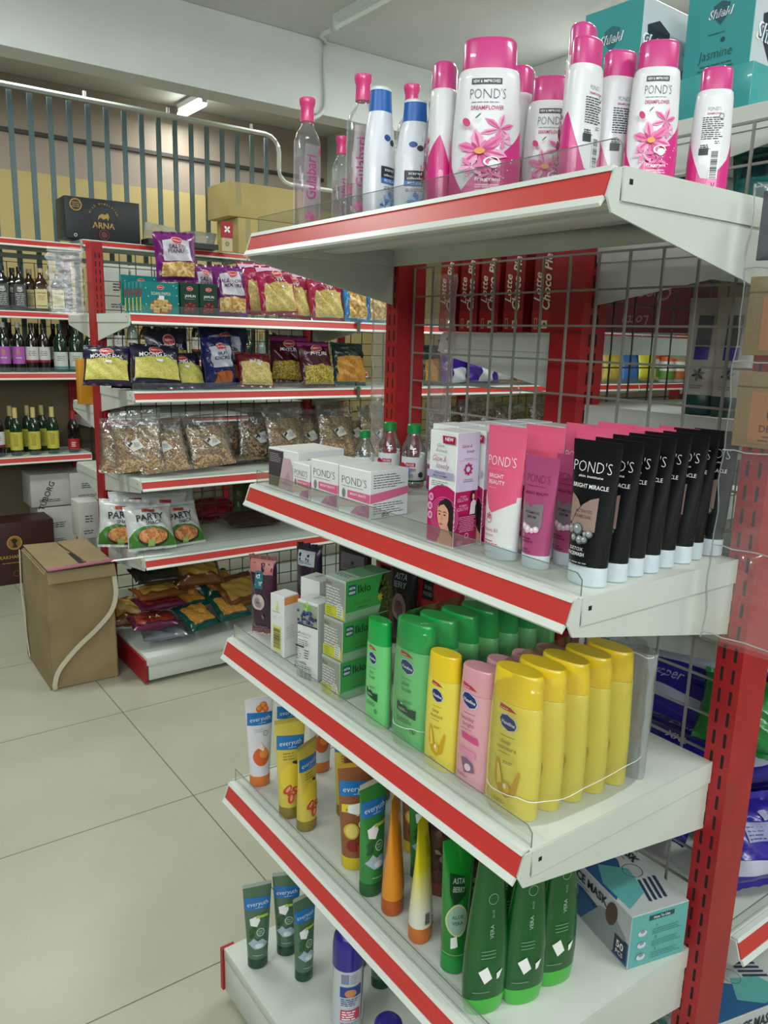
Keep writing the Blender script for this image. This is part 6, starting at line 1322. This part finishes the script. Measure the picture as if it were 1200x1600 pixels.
# cartons at the foot of the wine rack
g = 'white beer cartons at the foot of the wine rack'
wcart('white beer carton with slanted name, upper left of the stack', 80, 776, -4.93, .42, .255, .24, .22, 'TUBORG', g, sz=.036, tr=1.15); wcart('white printed carton on the right of the upper row', 140, 774, -4.90, .44, .25, .24, .20, None, g)
wcart('white printed carton at the bottom left of the stack', 90, 822, -4.93, .131, .24, .24, .28, None, g); wcart('white printed carton at the bottom right, beside the red post', 145, 818, -4.93, .131, .21, .24, .28, None, g)
BRC = mat('#3a1c18', .45)
p = at(76, 883, x=-4.75); t = thing('carton', 'dark brown whisky carton with gold round emblem on the floor at left', 'carton', (-4.755, p.y-.22, .0), H); b = MB(); b.box((-.24, -.12, 0), (.24, .12, .40), BRC); obj('box_body', b, t, bevel=.004)
f = Dec(.001, .0004); f.ell(.0, .27, .045, .045, GOLD, 28); f.ell(.0, .27, .038, .038, mat('#8a6a34', .4), 28); f.poly([(-.015, .24), (-.005, .26), (-.02, .29), (.0, .30), (.02, .285), (.006, .265), (.018, .24)], mat('#3a2418', .4)); f.text('KURAKHANI GOLD', .0, .17, .022, GOLD, wmax=.40); f.lines(-.08, .14, .16, 1, .012, GOLD); f.ring(.0, .07, .02, .004, mat('#7a5a2c', .4))
lb = MB(); f.emit(lb, on_front(-.12)); obj('printing', lb, t)
# on top of the wine rack
p0 = at(103, 360, x=-4.88); p1 = at(218, 368, x=-4.88); w = p1.y-p0.y; t = thing('carton', 'black beer carton with gold name on top of the wine rack', 'carton', (-4.98, (p0.y+p1.y)/2, 2.165), H-R(2)); b = MB(); b.box((-w/2, -.12, 0), (w/2, .12, .255), mat('#22262a', .45)); obj('box_body', b, t, bevel=.004)
f = Dec(.001, .0004); f.text('ARNA', -.0, .075, .036, GOLD, bold=.02, wmax=.16); f.ring(0, .15, .085, .004, mat('#22262a', .4)); f.poly([(-.035, .125), (-.03, .15), (-.01, .165), (.01, .16), (.03, .172), (.038, .15), (.03, .125), (.02, .14), (0, .13), (-.02, .142)], GOLD)
for k, ch in enumerate('WILD HIMALAYAN'):
    a = 2.75-k*.185; f.text(ch, .085*math.cos(a), .135+.085*math.sin(a), .012, GOLD, rot=a-PI/2)
f.ell(-w*.36, .205, .038, .038, GOLD, 24); f.ell(-w*.36, .205, .031, .031, mat('#3a3426', .4), 24); f.lines(-w*.42, .215, .06, 3, .012, GOLD, al='c'); f.ring(0, .035, .035, .008, mat('#5a3028', .4)); f.ell(0, .035, .02, .02, mat('#6a2f28', .4), 16); f.ring(-w*.38, .02, .010, .003, PRINTW)
lb = MB(); f.emit(lb, on_front(-.12)); obj('printing', lb, t)
FOIL = noisy('foil', '#b8ad84', '#d0cdbd', 12, .25, .3, metal=.3)
b = MB(); b.prism([(-.13, 0), (.12, -.02), (.14, .02), (.10, .10), (-.10, .12)], 'y', -.012, 0, FOIL); o = obj('foil_packet', b, loc=onx(252, 366, -4.93, 2.206), rot=(R(-18), 0, H)); tag(o, 'foil packet leaning right of the black carton on the wine rack', 'packet')
m = MB(); m.loft([ring(a, b_, z, 30, 3) for z, a, b_ in ((0, .10, .10), (.05, .11, .11), (.08, .12, .12))], film('tray_film', '#e8ece8', .3, .1, .22, .6, 20)); o = obj('clear_tray', m, smooth=40, loc=onx(310, 378, -4.95, 2.202), rot=(0, 0, H)); tag(o, 'clear plastic tray pack on top of the wine rack beside the red card', 'tray')
b = MB(); b.box((-.25, -.05, 0), (.25, .09, .035), mat('#2a3030', .4)); o = obj('dark_tray', b, loc=onx(281, 392, -4.85, 2.164), rot=(0, 0, H)); tag(o, 'long dark tray under the foil packet on top of the wine rack', 'tray')
t = thing('offer_card', 'red card with white emblem on top of the wine rack', 'card', onx(355, 400, -4.80, 2.164), H); b = MB(); b.box((-.045, -.004, .09), (.045, .004, .20), mat('#a8202c', .4)); b.box((-.04, -.003, 0), (.04, .003, .0895), mat('#c5b58c', .5)); o = obj('card', b, t); f = Dec(.001, .0004); f.petals(0, .148, .03, 4, PRINTW, None, .78, .28); f.ring(.0, .05, .014, .005, mat('#4a6a3a', .5)); lb = MB(); f.emit(lb, on_front(-.004)); obj('printing', lb, t)
CY = noisy('yellow_card', '#b8a368', '#c2ae74', 4, .75)
for px, py, z, w, d_, h, l in ((418, 352, 2.415, .62, .36, .235, 'upper yellowish carton on top of the wine rack behind the bottles'), (428, 402, 2.166, .58, .36, .246, 'lower yellowish carton on top of the wine rack behind the bottles')):
    p = at(px, py, x=-4.86); t = thing('carton', l, 'carton', (-5.04, p.y, z), H, 'yellowish cartons'); b = MB(); b.box((-w/2, -d_/2, 0), (w/2, d_/2, h), CY); obj('box_body', b, t, bevel=.004)
    b = MB(); b.box((-w/2+.06, -d_/2-.001, h*.3), (-w/2+.10, -d_/2, h-.002), mat('#a8986a', .3)); b.box((-w/2+.06, -d_/2-.001, h), (-w/2+.10, d_/2, h+.001), mat('#a8986a', .3)); obj('tape', b, t)
# clear bag hanging at the near end of the snack rack
def strip(nm, label, loc, rz, w, z0, z1, seams, m=BAGH, wob=.004, cat='plastic strip'):
    n = 40; rr = random.Random(len(label)); V = []; Fc = []
    for j in range(n+1):
        z = z0+(z1-z0)*j/n; dx = wob*math.sin(j*.7); dw = wob*.8*math.sin(j*1.3+1); pinch = 0
        for s_ in seams:
            pinch = max(pinch, 1-abs(z-s_)/.012)
        for i in range(5):
            u = -w/2-dw+(w+2*dw)*i/4; V.append((u+dx, -.004-.012*min(1, 2.2*math.sin(PI*i/4))*(1-max(pinch, 0))+rr.uniform(-.0015, .0015), z)); 
        for i in range(5):
            u = -w/2-dw+(w+2*dw)*i/4; V.append((u+dx, .003+.004*math.sin(PI*i/4)*(1-max(pinch, 0)), z))
    for j in range(n):
        for sd in (0, 5):
            for i in range(4):
                a = j*10+sd+i; q = (a, a+1, a+11, a+10); Fc.append(q if sd == 0 else q[::-1])
        Fc += [(j*10, j*10+10, j*10+15, j*10+5), (j*10+4, j*10+9, j*10+19, j*10+14)]
    mb = MB(); mb.add(V, Fc, m); t = thing(nm, label, cat, loc, rz); obj('film', mb, t, smooth=60)
    e = MB()
    for s_ in seams: e.tube([(-w/2+w*i/8, -.004+.002*(i % 2), s_+.0012*math.sin(i*2)) for i in range(9)], .0010, mat('#aab0ae', .3), 5)
    for sx in (-1, 1): e.tube([(sx*(w/2+wob*.8*math.sin(j*1.3+1))+wob*math.sin(j*.7), 0, z0+(z1-z0)*j/n) for j in range(n+1)], .0006, mat('#9aa3a1', .3), 4)
    obj('seam', e, t, smooth=60); return t
strip('hanging_strip', 'clear plastic strip hanging beside the far red post of the nearest rack', (-.965, .02, 0), R(10), .065, 1.22, 1.76, (1.45, 1.70), wob=.002)
strip('hanging_strip', 'clear plastic strip hanging behind the wire mesh by the choco boxes', (-.835, .10, 0), R(8), .07, 1.24, 1.74, (1.42, 1.56), wob=.002)
p = at(118, 450, x=-3.45); strip('hanging_bag', 'clear crumpled plastic bag hanging on the end of the snack rack beside the whisky', (-3.42, p.y-.05, 0), H-.4, .16, 1.66, 1.97, (1.95,), wob=.006, cat='plastic bag')
# ================================================================ goods on the double-sided rack behind the mesh
# choco pie cartons
w, dd, h = .058, .16, .165; CR = mat('#8a161b', .35, coat=.2)
f = Dec(); CC = mat('#e6dcc8', .4); f.rect(-w*.49, .002, w*.98, h*.26, mat('#a8201f', .4)); f.text('Lotte', -w*.12, h*.56, .019, CC, rot=PI/2, shear=.35, bold=.01, wmax=.085); f.text('Choco Pie', w*.32, h*.62, .022, CC, rot=PI/2, shear=.35, bold=.02, wmax=.112)
f.rect(w*.0, h*.05, w*.26, h*.10, CC); f.ell(w*.13, h*.10, .004, .004, mat('#1d5a2a', .4), 12); f.rect(-w*.36, h*.04, w*.16, h*.14, mat('#c98a7a', .4)); f.rect(-w*.32, h*.06, w*.08, h*.10, mat('#8a2020', .4))
carton('choco_carton', w, dd, h, CR, [('f', f)])
g = 'red choco pie cartons behind the mesh'
for k, px in enumerate((697, 729, 761, 799, 845)):
    p = at(px, 516, y=.135); put('choco_carton', ['leftmost red choco pie carton behind the mesh', 'second red choco pie carton from the left behind the mesh', 'middle red choco pie carton behind the mesh', 'fourth red choco pie carton from the left behind the mesh', 'rightmost red choco pie carton, next to the centre post'][k], 'choco pie box', (p.x, .135+.08, 1.6125), R(1), g)
w, dd, h = .26, .12, .15
f = Dec(); f.text('Lotte', -.02, h*.28, .026, mat('#7a5a56', .4), rot=PI, shear=.3); f.text('Choco', .02, h*.72, .030, mat('#7a5a56', .4), rot=PI, shear=.3); carton('choco_carton_wide', w, dd, h, mat('#4a1418', .4), [('f', f)])
p = at(1000, 520, y=.62); put('choco_carton_wide', 'dark red choco pie carton standing upside down in the shade behind the centre post', 'choco pie box', (p.x, .68, p.z), R(2), None, name='choco_carton')
# its support: a shelf of the far bay
add_shelf(R3, .5, .94, .40, p.z-.001, 0)
# white tubes with dark green caps
d = Dec(.0006, .0002); d.rect(-.012, .095, .024, .022, mat('#3c2a86', .4)); d.rect(-.012, .12, .024, .05, mat('#5a5c60', .4)); d.petals(0, .07, .012, 6, mat('#6a6f70', .4), DGREY, .3, .2); d.lines(-.012, .05, .024, 2, .004, GREY)
squeeze('white_tube', .20, .032, .027, .018, .034, mat('#123c36', .35), mat('#a9a698', .4), d)
g = 'white tubes with dark green caps behind the mesh'
for px, l in ((1088, 'white tube with violet label and dark green cap behind the mesh, left one'), (1134, 'white tube with violet label and dark green cap behind the mesh, right one')):
    p = at(px, 632, y=.15); put('white_tube', l, 'face cream tube', (p.x, .155, 1.4755), R(12), g, (1.05, 1, 1.0), name='squeeze_tube')
b = MB(); b.box((-.03, -.02, 0), (.03, .02, .14), mat('#b8bcc0', .4)); b.box((-.03, -.0205, .02), (.03, -.02, .07), mat('#4a3a9a', .4)); o = obj('small_box', b, loc=(-.085, .24, 1.4755), rot=(0, 0, R(10)), bevel=.001); tag(o, 'white and violet small box behind the right white tube', 'box')
b = MB(); b.box((-.05, -.01, 0), (.05, .01, .09), mat('#3d4a5e', .4)); o = obj('blue_card', b, loc=(at(868, 430, y=.12).x, .13, 1.70), rot=(0, 0, 0)); bpy.data.objects.remove(o)
# top: tissue and mask cartons
TQ2 = mat('#3f9c9c', .3, coat=.3); SWH = mat('#c3ccd2', .3, coat=.3); SN = mat('#232c3c', .4)
def shield(d, x, y, s, m=SN):
    d.poly([(x-s*.5, y+s*.5), (x, y+s*.7), (x+s*.5, y+s*.5), (x+s*.42, y-.1*s), (x, y-s*.55), (x-s*.42, y-s*.1)], m); d.text('Shield', x, y-s*.12, s*.42, PRINTW, shear=.3, bold=.03); d.text('Shield', x, y-s*.10, s*.38, mat('#3a5a7c', .4), shear=.3, bold=.0)
w, dd, h = .13, .25, .235
r = Dec(); shield(r, -.075, h*.66, .070); r.text('UV', .015, h*.70, .012, mat('#8a949c', .4)); r.text('FACIAL', .02, h*.50, .024, mat('#33507a', .4), bold=.02, wmax=.10); r.rect(-.02, h*.42, .10, .012, DGREY); r.text('OFFER', .03, h*.32, .018, GREY); r.ell(.03, h*.16, .024, .026, mat('#2f4f8c', .4), 20)
f = Dec(); shield(f, 0, h*.75, .035, mat('#2f6a74', .4)); f.lines(-.04, h*.5, .08, 2, .008, mat('#3a6a6c', .4))
carton('tissue_carton', w, dd, h, SWH, [('f', f), ('r', r)], [TQ2, TQ2, TQ2, SWH, TQ2, SWH])
cbox('tissue_carton', (-.378, .15), w, dd, 1.966, 'turquoise carton with white side on the topmost shelf, left of the two printed ones', 'tissue box', R(2), 'turquoise tissue cartons')
w, dd, h = .125, .20, .225
f = Dec(); shield(f, .002, h*.80, .030, mat('#2f5a64', .4)); f.text('Jasmine', -.002, h*.50, .016, mat('#2a4a4c', .4), bold=-.012, wmax=.062, shear=.1); f.ell(.010, h*.62, .004, .004, mat('#2a4a4c', .4), 10); f.lines(-.034, h*.45, .07, 4, .006, mat('#3a6a6c', .4), al='c'); f.lines(-.018, h*.67, .036, 1, .004, mat('#3a6a6c', .4)); f.rect(.004, h*.27, .052, .024, PRINTW); f.bars(.007, h*.285, .046, .018, INK, 22); f.text('M.R.P. 250', -.036, h*.24, .008, INK, wmax=.042); f.lines(-.056, h*.20, .04, 1, .008, INK)
r = Dec(); shield(r, -.04, h*.62, .065); r.ell(-.06, h*.30, .02, .022, mat('#2f4f8c', .4), 20)
carton('jasmine_carton', w, dd, h, TQ2, [('f', f), ('r', r)], [TQ2, SWH, TQ2, SWH, TQ2, TQ2])
cbox('jasmine_carton', (-.193, .20), w, dd, 1.966, 'turquoise carton with dark script name on the topmost shelf, above the smallest talcum bottle', 'tissue box', R(2), 'turquoise tissue cartons')
for x0, x1, l in ((-.285, -.213, 'low plain turquoise box beneath the two printed cartons, left of the pair'), (-.209, -.136, 'low plain turquoise box directly behind the barcode talcum bottle, right of the pair')):
    b = MB(); b.box((x0, -.03, 0), (x1, .03, .066), TQ2); o = obj('tissue_box', b, loc=(0, .15, 1.966), bevel=.001); tag(o, l, 'tissue box', 'turquoise tissue cartons')

# soft tissue packs on the shelf below
TQD = mat('#2c7c7c', .25, coat=.5); d = Dec(); d.bars(-.07, .08, .05, .03, INK, 18); d.rect(-.01, .05, .06, .018, NAVY); d.text('TISSUE', .02, .054, .010, PRINTW); d.ell(.04, .028, .007, .007, DGREY, 12)
pouch('tissue_pack', .20, .13, .09, TQD, d, 131, .12, crimp=.008, base=.001, step=.0004)
g = 'turquoise soft tissue packs'
for x, y, z, l in ((-.32, .215, 1.783, 'turquoise soft tissue pack left of the smallest talcum bottle'), (-.105, .205, 1.783, 'turquoise soft tissue pack right behind the smallest talcum bottle'), (-.09, .40, 1.783, 'turquoise soft tissue pack farther back at the right edge of the photo')):
    put('tissue_pack', l, 'tissue pack', (x, y, z), R(6), g, (.95, .8, 1.05))

# ---------------------------------------------------------------- hanging strip of soaps at the near post
SOAPX, SOAPY = .090, -.105
t = strip('soap_strip', 'long clear pocket strip hanging in front of the near red post, lower pockets empty', (SOAPX, SOAPY, 0), R(6), .125, 1.18, 1.80, (1.795, 1.695, 1.575, 1.455, 1.32, 1.19), m=BAG, wob=.0015, cat='hanging pocket strip')
KR = mat('#8a7550', .6); COP = mat('#a8764f', .5)
w, dd, h = .102, .005, .100
f = Dec(.0005, .0002); f.rect(-w*.30, h*.06, w*.76, h*.68, COP); f.rect(-w*.28, h*.075, w*.72, h*.65, mat('#b07e56', .5)); f.rect(-w*.27, h*.085, w*.70, h*.63, COP); f.ring(w*.08, h*.46, .016, .0022, mat('#5a3a22', .5), 24); f.text('D', w*.08, h*.40, .014, mat('#5a3a22', .5)); f.text('DENVER', w*.08, h*.22, .009, mat('#5a3a22', .5), wmax=w*.5); f.lines(-w*.15, h*.15, w*.5, 2, .005, mat('#6a4a30', .5), al='c')
f.rect(-w*.5, h*.80, w, .0012, mat('#6a5638', .6))
carton('soap_carton', w, dd, h, KR, [('f', f)])
for z, l in ((1.583, 'upper kraft soap carton in the hanging strip'), (1.462, 'lower kraft soap carton in the hanging strip')):
    put('soap_carton', l, 'soap box', (SOAPX+.001, SOAPY-.005, z), R(6), 'kraft soap cartons in the hanging strip')
w, dd, h = .098, .005, .085
f = Dec(.0005, .0002); f.rect(-w*.48, .002, w*.96, h*.96, mat('#262c3c', .4)); f.poly([(-w*.30, .002), (-w*.05, .002), (0, h*.45), (-w*.12, h*.62), (-w*.26, h*.55), (-w*.36, h*.3)], mat('#39435a', .4)); f.ell(-w*.12, h*.74, .008, .011, mat('#b98e72', .5), 16); f.ell(-w*.12, h*.84, .009, .006, BLACK, 14); f.rect(-w*.28, .004, w*.26, h*.12, mat('#a8785a', .5)); f.poly([(w*.1, 0.002), (w*.4, .002), (w*.35, h*.6), (w*.15, h*.6)], mat('#8a3a3a', .4)); f.ell(w*.25, h*.72, .008, .011, mat('#b98e72', .5), 16)
carton('picture_carton', w, dd, h, mat('#20242e', .4), [('f', f)])
put('picture_carton', 'dark carton printed with two figures in the top pocket of the hanging strip', 'soap box', (SOAPX+.002, SOAPY-.005, 1.703), R(6), None, name='soap_carton')

# ---------------------------------------------------------------- nappy packs behind the red post
VIO = mat('#2e2390', .28, coat=.35); d = Dec(); d.rect(-.09, .09, .05, .035, mat('#8f93b8', .4)); d.lines(-.085, .115, .04, 4, .007, mat('#4a4a7a', .4)); d.rect(-.05, .128, .03, .014, mat('#a9acc8', .4)); d.poly([(-.12, .03), (.12, .03), (.12, .05), (-.12, .06)], mat('#b9bccf', .4)); d.text('XXL', .05, .12, .016, PRINTW); d.text('Diaper', .03, .075, .02, mat('#a9acd8', .4), shear=.3)
pouch('nappy_pack', .26, .17, .10, VIO, d, 141, .12, crimp=.012, base=.0015, step=.0005)
d = Dec(); d.text('comfy', .0, .08, .02, PRINTW); pouch('green_pack', .16, .14, .07, mat('#1c7a34', .28, coat=.3), d, 143, .12, crimp=.01, base=.0015, step=.0005)
pouch('black_pack', .24, .17, .08, mat('#181420', .28, coat=.3), (lambda q: (q.ell(-.03, .10, .04, .02, mat('#c8c030', .4), 16), q)[1])(Dec()), 145, .12, crimp=.012, base=.0015, step=.0005)
g = 'violet nappy packs behind the red post'
def nap(pk, x, y, z, rz, tilt, l, s=1, g=g, cat='nappy pack'): put(pk, l, cat, (x, y, z), 0, g, s, rot=(R(-tilt), 0, R(rz)), name='nappy_pack')
zf = .557
nap('nappy_pack', .005, .28, zf+.005, 70, 25, 'violet nappy pack standing at the rail right of the red post, lowest', (.8, 1, 1))
nap('nappy_pack', -.10, .42, zf+.05, 60, 80, 'violet nappy pack lying flat right of the post, bottom of the pile')
nap('nappy_pack', -.08, .44, zf+.13, 66, 80, 'violet nappy pack with pale label, second in the pile right of the post')
nap('black_pack', -.09, .44, zf+.205, 64, 80, 'black and white pack between violet ones right of the post')
nap('nappy_pack', -.08, .43, zf+.26, 62, 72, 'violet nappy pack on top of the pile right of the post')
nap('nappy_pack', -.30, .20, zf+.05, 8, 70, 'violet nappy pack lying behind the face mask box, lower', (1.1, 1, 1))
nap('nappy_pack', -.28, .22, zf+.13, 4, 62, 'violet nappy pack behind the face mask box, upper', (1.1, 1, 1))
z2 = .83
nap('nappy_pack', -.27, .19, z2+.03, 6, 50, 'violet nappy pack seen through the mesh above the empty shelf end', (1.1, 1, 1))
nap('nappy_pack', -.22, .26, z2+.09, 10, 60, 'upper violet nappy pack seen through the mesh beneath the grey bracket', (1.1, 1, .9))
nap('green_pack', -.075, .22, z2+.02, 14, 20, 'green pack seen through the mesh just left of the red post', 1, None, 'packet')
nap('black_pack', -.02, .40, z2+.03, 66, 70, 'black pack with yellow spot at the right edge beside the red post', .95, None, 'packet')
nap('nappy_pack', .02, .60, z2+.03, 60, 70, 'violet nappy pack at the far right edge above the black one')
nap('nappy_pack', -.27, .26, zf+.19, 3, 80, 'flat violet nappy pack in the middle of the pile behind the face mask box', (1.1, 1, 1))
nap('nappy_pack', -.10, .46, zf+.335, 68, 80, 'flat violet nappy pack high in the pile right of the red post')
z3 = 1.121
b, fn = bag_mesh(.3, .12, .09, mat('#3a4038', .35, coat=.2), 151, .2); o = obj('dark_packet', b, smooth=60, loc=(-.22, .30, z3+.01), rot=(R(-40), 0, R(5))); tag(o, 'dark grey-green packet in the gap under the second shelf, behind the mesh', 'packet')
# second mask carton low at the right
put('mask_carton', 'second teal face mask box low at the right edge below the red-fronted shelf', 'face mask box', (-.055, .30, .151), R(76), None, (1.0, 1.1, 1.5), name='face_mask_box')
put('mask_carton', 'third face mask box, blue end with white digits, left of the low teal one', 'face mask box', (-.12, .155, .151), R(-10), None, (.9, .8, .9), name='face_mask_box')
# ---------------------------------------------------------------- small goods under the far bay of the base
# settling: small shifts (metres) and squeezes so that neighbours touch without cutting into each other
SETTLE = {'black_pouch': (-0.0099, -0.0099, 0.0, 1.0), 'black_tube': (-0.0, -0.003, 0.0, 1.0), 'black_tube.002': (0.0, 0.003, 0.0, 1.0), 'black_tube.003': (-0.0, -0.003, 0.0, 1.0), 'black_tube.005': (0.0, 0.003, 0.0, 1.0), 'black_tube.006': (-0.0, -0.003, 0.0, 1.0), 'black_tube.007': (0.0035, 0.0035, 0.0, 1.0), 'bottle.017': (0.014, 0.0, 0.0, 1.0), 'bottle.020': (-0.0, -0.01, 0.0, 1.0), 'cream_box.001': (0.0, 0.005, 0.0, 1.0), 'cream_box.002': (0.0, 0.001, 0.0, 1.0), 'dark_tray': (0.032, 0.0, 0.0, 1.0), 'face_mask_box.001': (0.0035, 0.0035, 0.0, 1.0), 'facial_carton.001': (0.0, 0.0, 0.001, 1.0), 'facial_carton.002': (0.0, 0.0, 0.002, 1.0), 'flat_bag': (0.0, 0.0, 0.003, 1.0), 'flat_box': (0.0, 0.005, 0.0, 1.0), 'gel_bottle': (0.002, 0.0, 0.002, 1.0), 'gel_bottle.001': (0.0007, 0.0007, 0.0, 1.0), 'green_packet': (0.019, 0.0, 0.019, 1.0), 'jar': (0.0, 0.0, 0.002, 1.0), 'lotion_bottle.007': (0.0021, -0.0021, 0.0, 1.0), 'lotion_bottle.008': (-0.0, -0.001, 0.0, 1.0), 'lotion_bottle.010': (0.0, 0.001, 0.0, 1.0), 'lotion_bottle.011': (0.0, 0.002, 0.0, 1.0), 'lotion_bottle.015': (-0.0014, 0.0014, 0.0, 1.0), 'magazine': (0.0, 0.0, 0.003, 1.0), 'magenta_tube.002': (0.0035, -0.0035, 0.0, 1.0), 'nappy_pack': (0.0, 0.0, 0.025, 1.0), 'nappy_pack.001': (0.0071, 0.0071, 0.0, 0.74), 'nappy_pack.002': (0.0, 0.025, 0.007, 0.74), 'nappy_pack.003': (0.019, 0.019, 0.038, 0.547), 'nappy_pack.004': (-0.0, -0.025, 0.027, 0.47), 'nappy_pack.005': (0.0134, -0.0134, 0.0, 0.86), 'nappy_pack.006': (-0.0, -0.04, 0.02, 0.47), 'nappy_pack.007': (-0.0177, 0.0177, 0.0, 0.47), 'nappy_pack.008': (0.0028, 0.0028, 0.007, 0.47), 'nappy_pack.010': (0.04, 0.0, 0.02, 0.86), 'nappy_pack.011': (0.0226, 0.0226, 0.0, 0.74), 'nappy_pack.012': (0.0, 0.0, 0.0, 0.47), 'nappy_pack.013': (-0.0283, -0.0283, 0.0, 0.47), 'pea_bag': (-0.004, 0.0, 0.002, 0.74), 'pea_bag.001': (0.032, 0.0, 0.027, 0.47), 'pea_bag.002': (0.04, 0.0, 0.02, 0.47), 'pea_bag.003': (0.039, 0.0, 0.027, 0.74), 'pea_bag.004': (0.0, 0.0, 0.002, 0.86), 'pea_bag.005': (-0.019, 0.0, 0.019, 1.0), 'pea_bag.006': (-0.01, 0.0, 0.01, 0.47), 'pea_bag.007': (0.0, 0.0, 0.002, 0.47), 'pea_bag.008': (-0.019, 0.0, 0.006, 0.47), 'pea_bag.009': (0.04, 0.0, 0.024, 0.636), 'pea_bag.010': (-0.0283, 0.0283, 0.002, 0.74), 'pea_bag.011': (0.04, 0.0, 0.027, 0.74), 'pea_bag.012': (-0.0177, 0.0177, 0.007, 0.547), 'pea_bag.013': (0.04, 0.0, 0.004, 0.547), 'pea_bag.014': (0.0, 0.0, 0.002, 0.74), 'pea_bag.015': (0.04, 0.0, 0.03, 0.74), 'pea_bag.016': (0.0, 0.0, 0.002, 1.0), 'pea_bag.017': (0.0, 0.0, 0.01, 1.0), 'pink_sachet': (0.0, 0.032, 0.02, 1.0), 'portrait_carton.002': (-0.005, 0.0, 0.0, 1.0), 'portrait_carton.004': (-0.005, 0.0, 0.0, 1.0), 'portrait_carton.006': (-0.005, 0.0, 0.0, 1.0), 'portrait_carton.008': (-0.005, 0.0, 0.0, 1.0), 'product_card': (0.0, 0.0, 0.002, 1.0), 'snack_bag': (0.0, 0.0, 0.004, 1.0), 'snack_bag.001': (0.0, 0.0, 0.002, 1.0), 'snack_bag.002': (0.0, 0.0, 0.002, 1.0), 'snack_bag.003': (0.04, 0.0, 0.02, 1.0), 'snack_bag.004': (-0.007, 0.0, 0.007, 1.0), 'snack_bag.005': (-0.01, 0.0, 0.0, 1.0), 'snack_bag.006': (0.0, 0.0, 0.002, 1.0), 'snack_bag.007': (0.0, 0.004, 0.004, 1.0), 'snack_bag.008': (0.0, 0.0, 0.002, 1.0), 'snack_bag.009': (-0.0, -0.04, 0.02, 0.86), 'snack_bag.010': (-0.0177, 0.0177, 0.004, 0.86), 'snack_bag.011': (0.032, 0.007, 0.027, 0.86), 'snack_bag.012': (-0.0059, 0.0099, 0.004, 0.86), 'snack_bag.013': (-0.004, 0.0, 0.004, 1.0), 'snack_bag.014': (0.0, 0.0, 0.007, 1.0), 'snack_bag.016': (0.0, 0.0, 0.007, 1.0), 'snack_bag.017': (-0.032, 0.0, 0.02, 1.0), 'snack_bag.018': (-0.0, -0.004, 0.004, 1.0), 'snack_bag.019': (0.0, 0.0, 0.007, 1.0), 'snack_bag.020': (-0.04, 0.0, 0.0, 0.47), 'snack_bag.021': (0.0, 0.0, 0.007, 0.547), 'snack_bag.022': (0.04, -0.014, 0.014, 0.74), 'snack_bag.023': (-0.04, 0.0, 0.02, 1.0), 'snack_bag.024': (0.025, 0.0, 0.02, 1.0), 'snack_bag.025': (0.0, 0.0, 0.002, 1.0), 'snack_bag.026': (0.032, 0.0, 0.02, 1.0), 'snack_bag.027': (0.0, 0.0, 0.002, 0.547), 'snack_bag.028': (-0.013, 0.0, 0.019, 0.547), 'snack_bag.029': (-0.0, -0.04, 0.004, 0.86), 'snack_bag.030': (-0.0028, 0.0028, 0.002, 0.636), 'snack_bag.031': (-0.0283, 0.0283, 0.007, 0.636), 'snack_bag.032': (0.0, 0.0, 0.01, 0.547), 'snack_bag.033': (0.025, -0.04, 0.01, 0.547), 'snack_bag.034': (-0.0, 0.007, 0.021, 0.47), 'snack_bag.035': (0.014, 0.0, 0.014, 0.47), 'snack_bag.036': (0.0, 0.0, 0.019, 0.636), 'snack_bag.037': (-0.0226, 0.0226, 0.014, 0.636), 'snack_bag.039': (0.0, 0.025, 0.02, 0.47), 'snack_bag.040': (0.0, 0.032, 0.02, 0.47), 'snack_bag.041': (-0.0283, -0.0353, 0.0, 0.47), 'snack_bag.042': (0.019, 0.0, 0.026, 0.86), 'snack_bag.043': (0.04, 0.0, 0.0, 0.47), 'snack_bag.044': (0.0, 0.0, 0.0, 0.74), 'snack_jar': (-0.04, 0.0, 0.02, 1.0), 'snack_jar.001': (-0.004, 0.0, 0.004, 1.0), 'snack_jar.002': (-0.004, 0.0, 0.004, 1.0), 'snack_packet': (0.0, 0.0, 0.002, 1.0), 'snack_packet.001': (0.0, 0.0, 0.002, 0.636), 'snack_packet.002': (0.04, 0.0, 0.022, 0.636), 'squeeze_tube.010': (0.0, 0.001, 0.0, 1.0), 'talc_bottle': (-0.001, 0.0, 0.0, 1.0), 'talc_bottle.004': (0.0, 0.001, 0.0, 1.0), 'tissue_pack.002': (0.002, 0.0, 0.0, 1.0), 'wrap_end': (0.0, 0.0, 0.001, 1.0)}
for n_, (dx, dy, dz, q) in SETTLE.items():
    o = bpy.data.objects.get(n_)
    if o:
        o.location = (o.location[0]+dx, o.location[1]+dy, o.location[2]+dz)
        if q < 1: o.scale = (o.scale[0], o.scale[1]*q, o.scale[2])
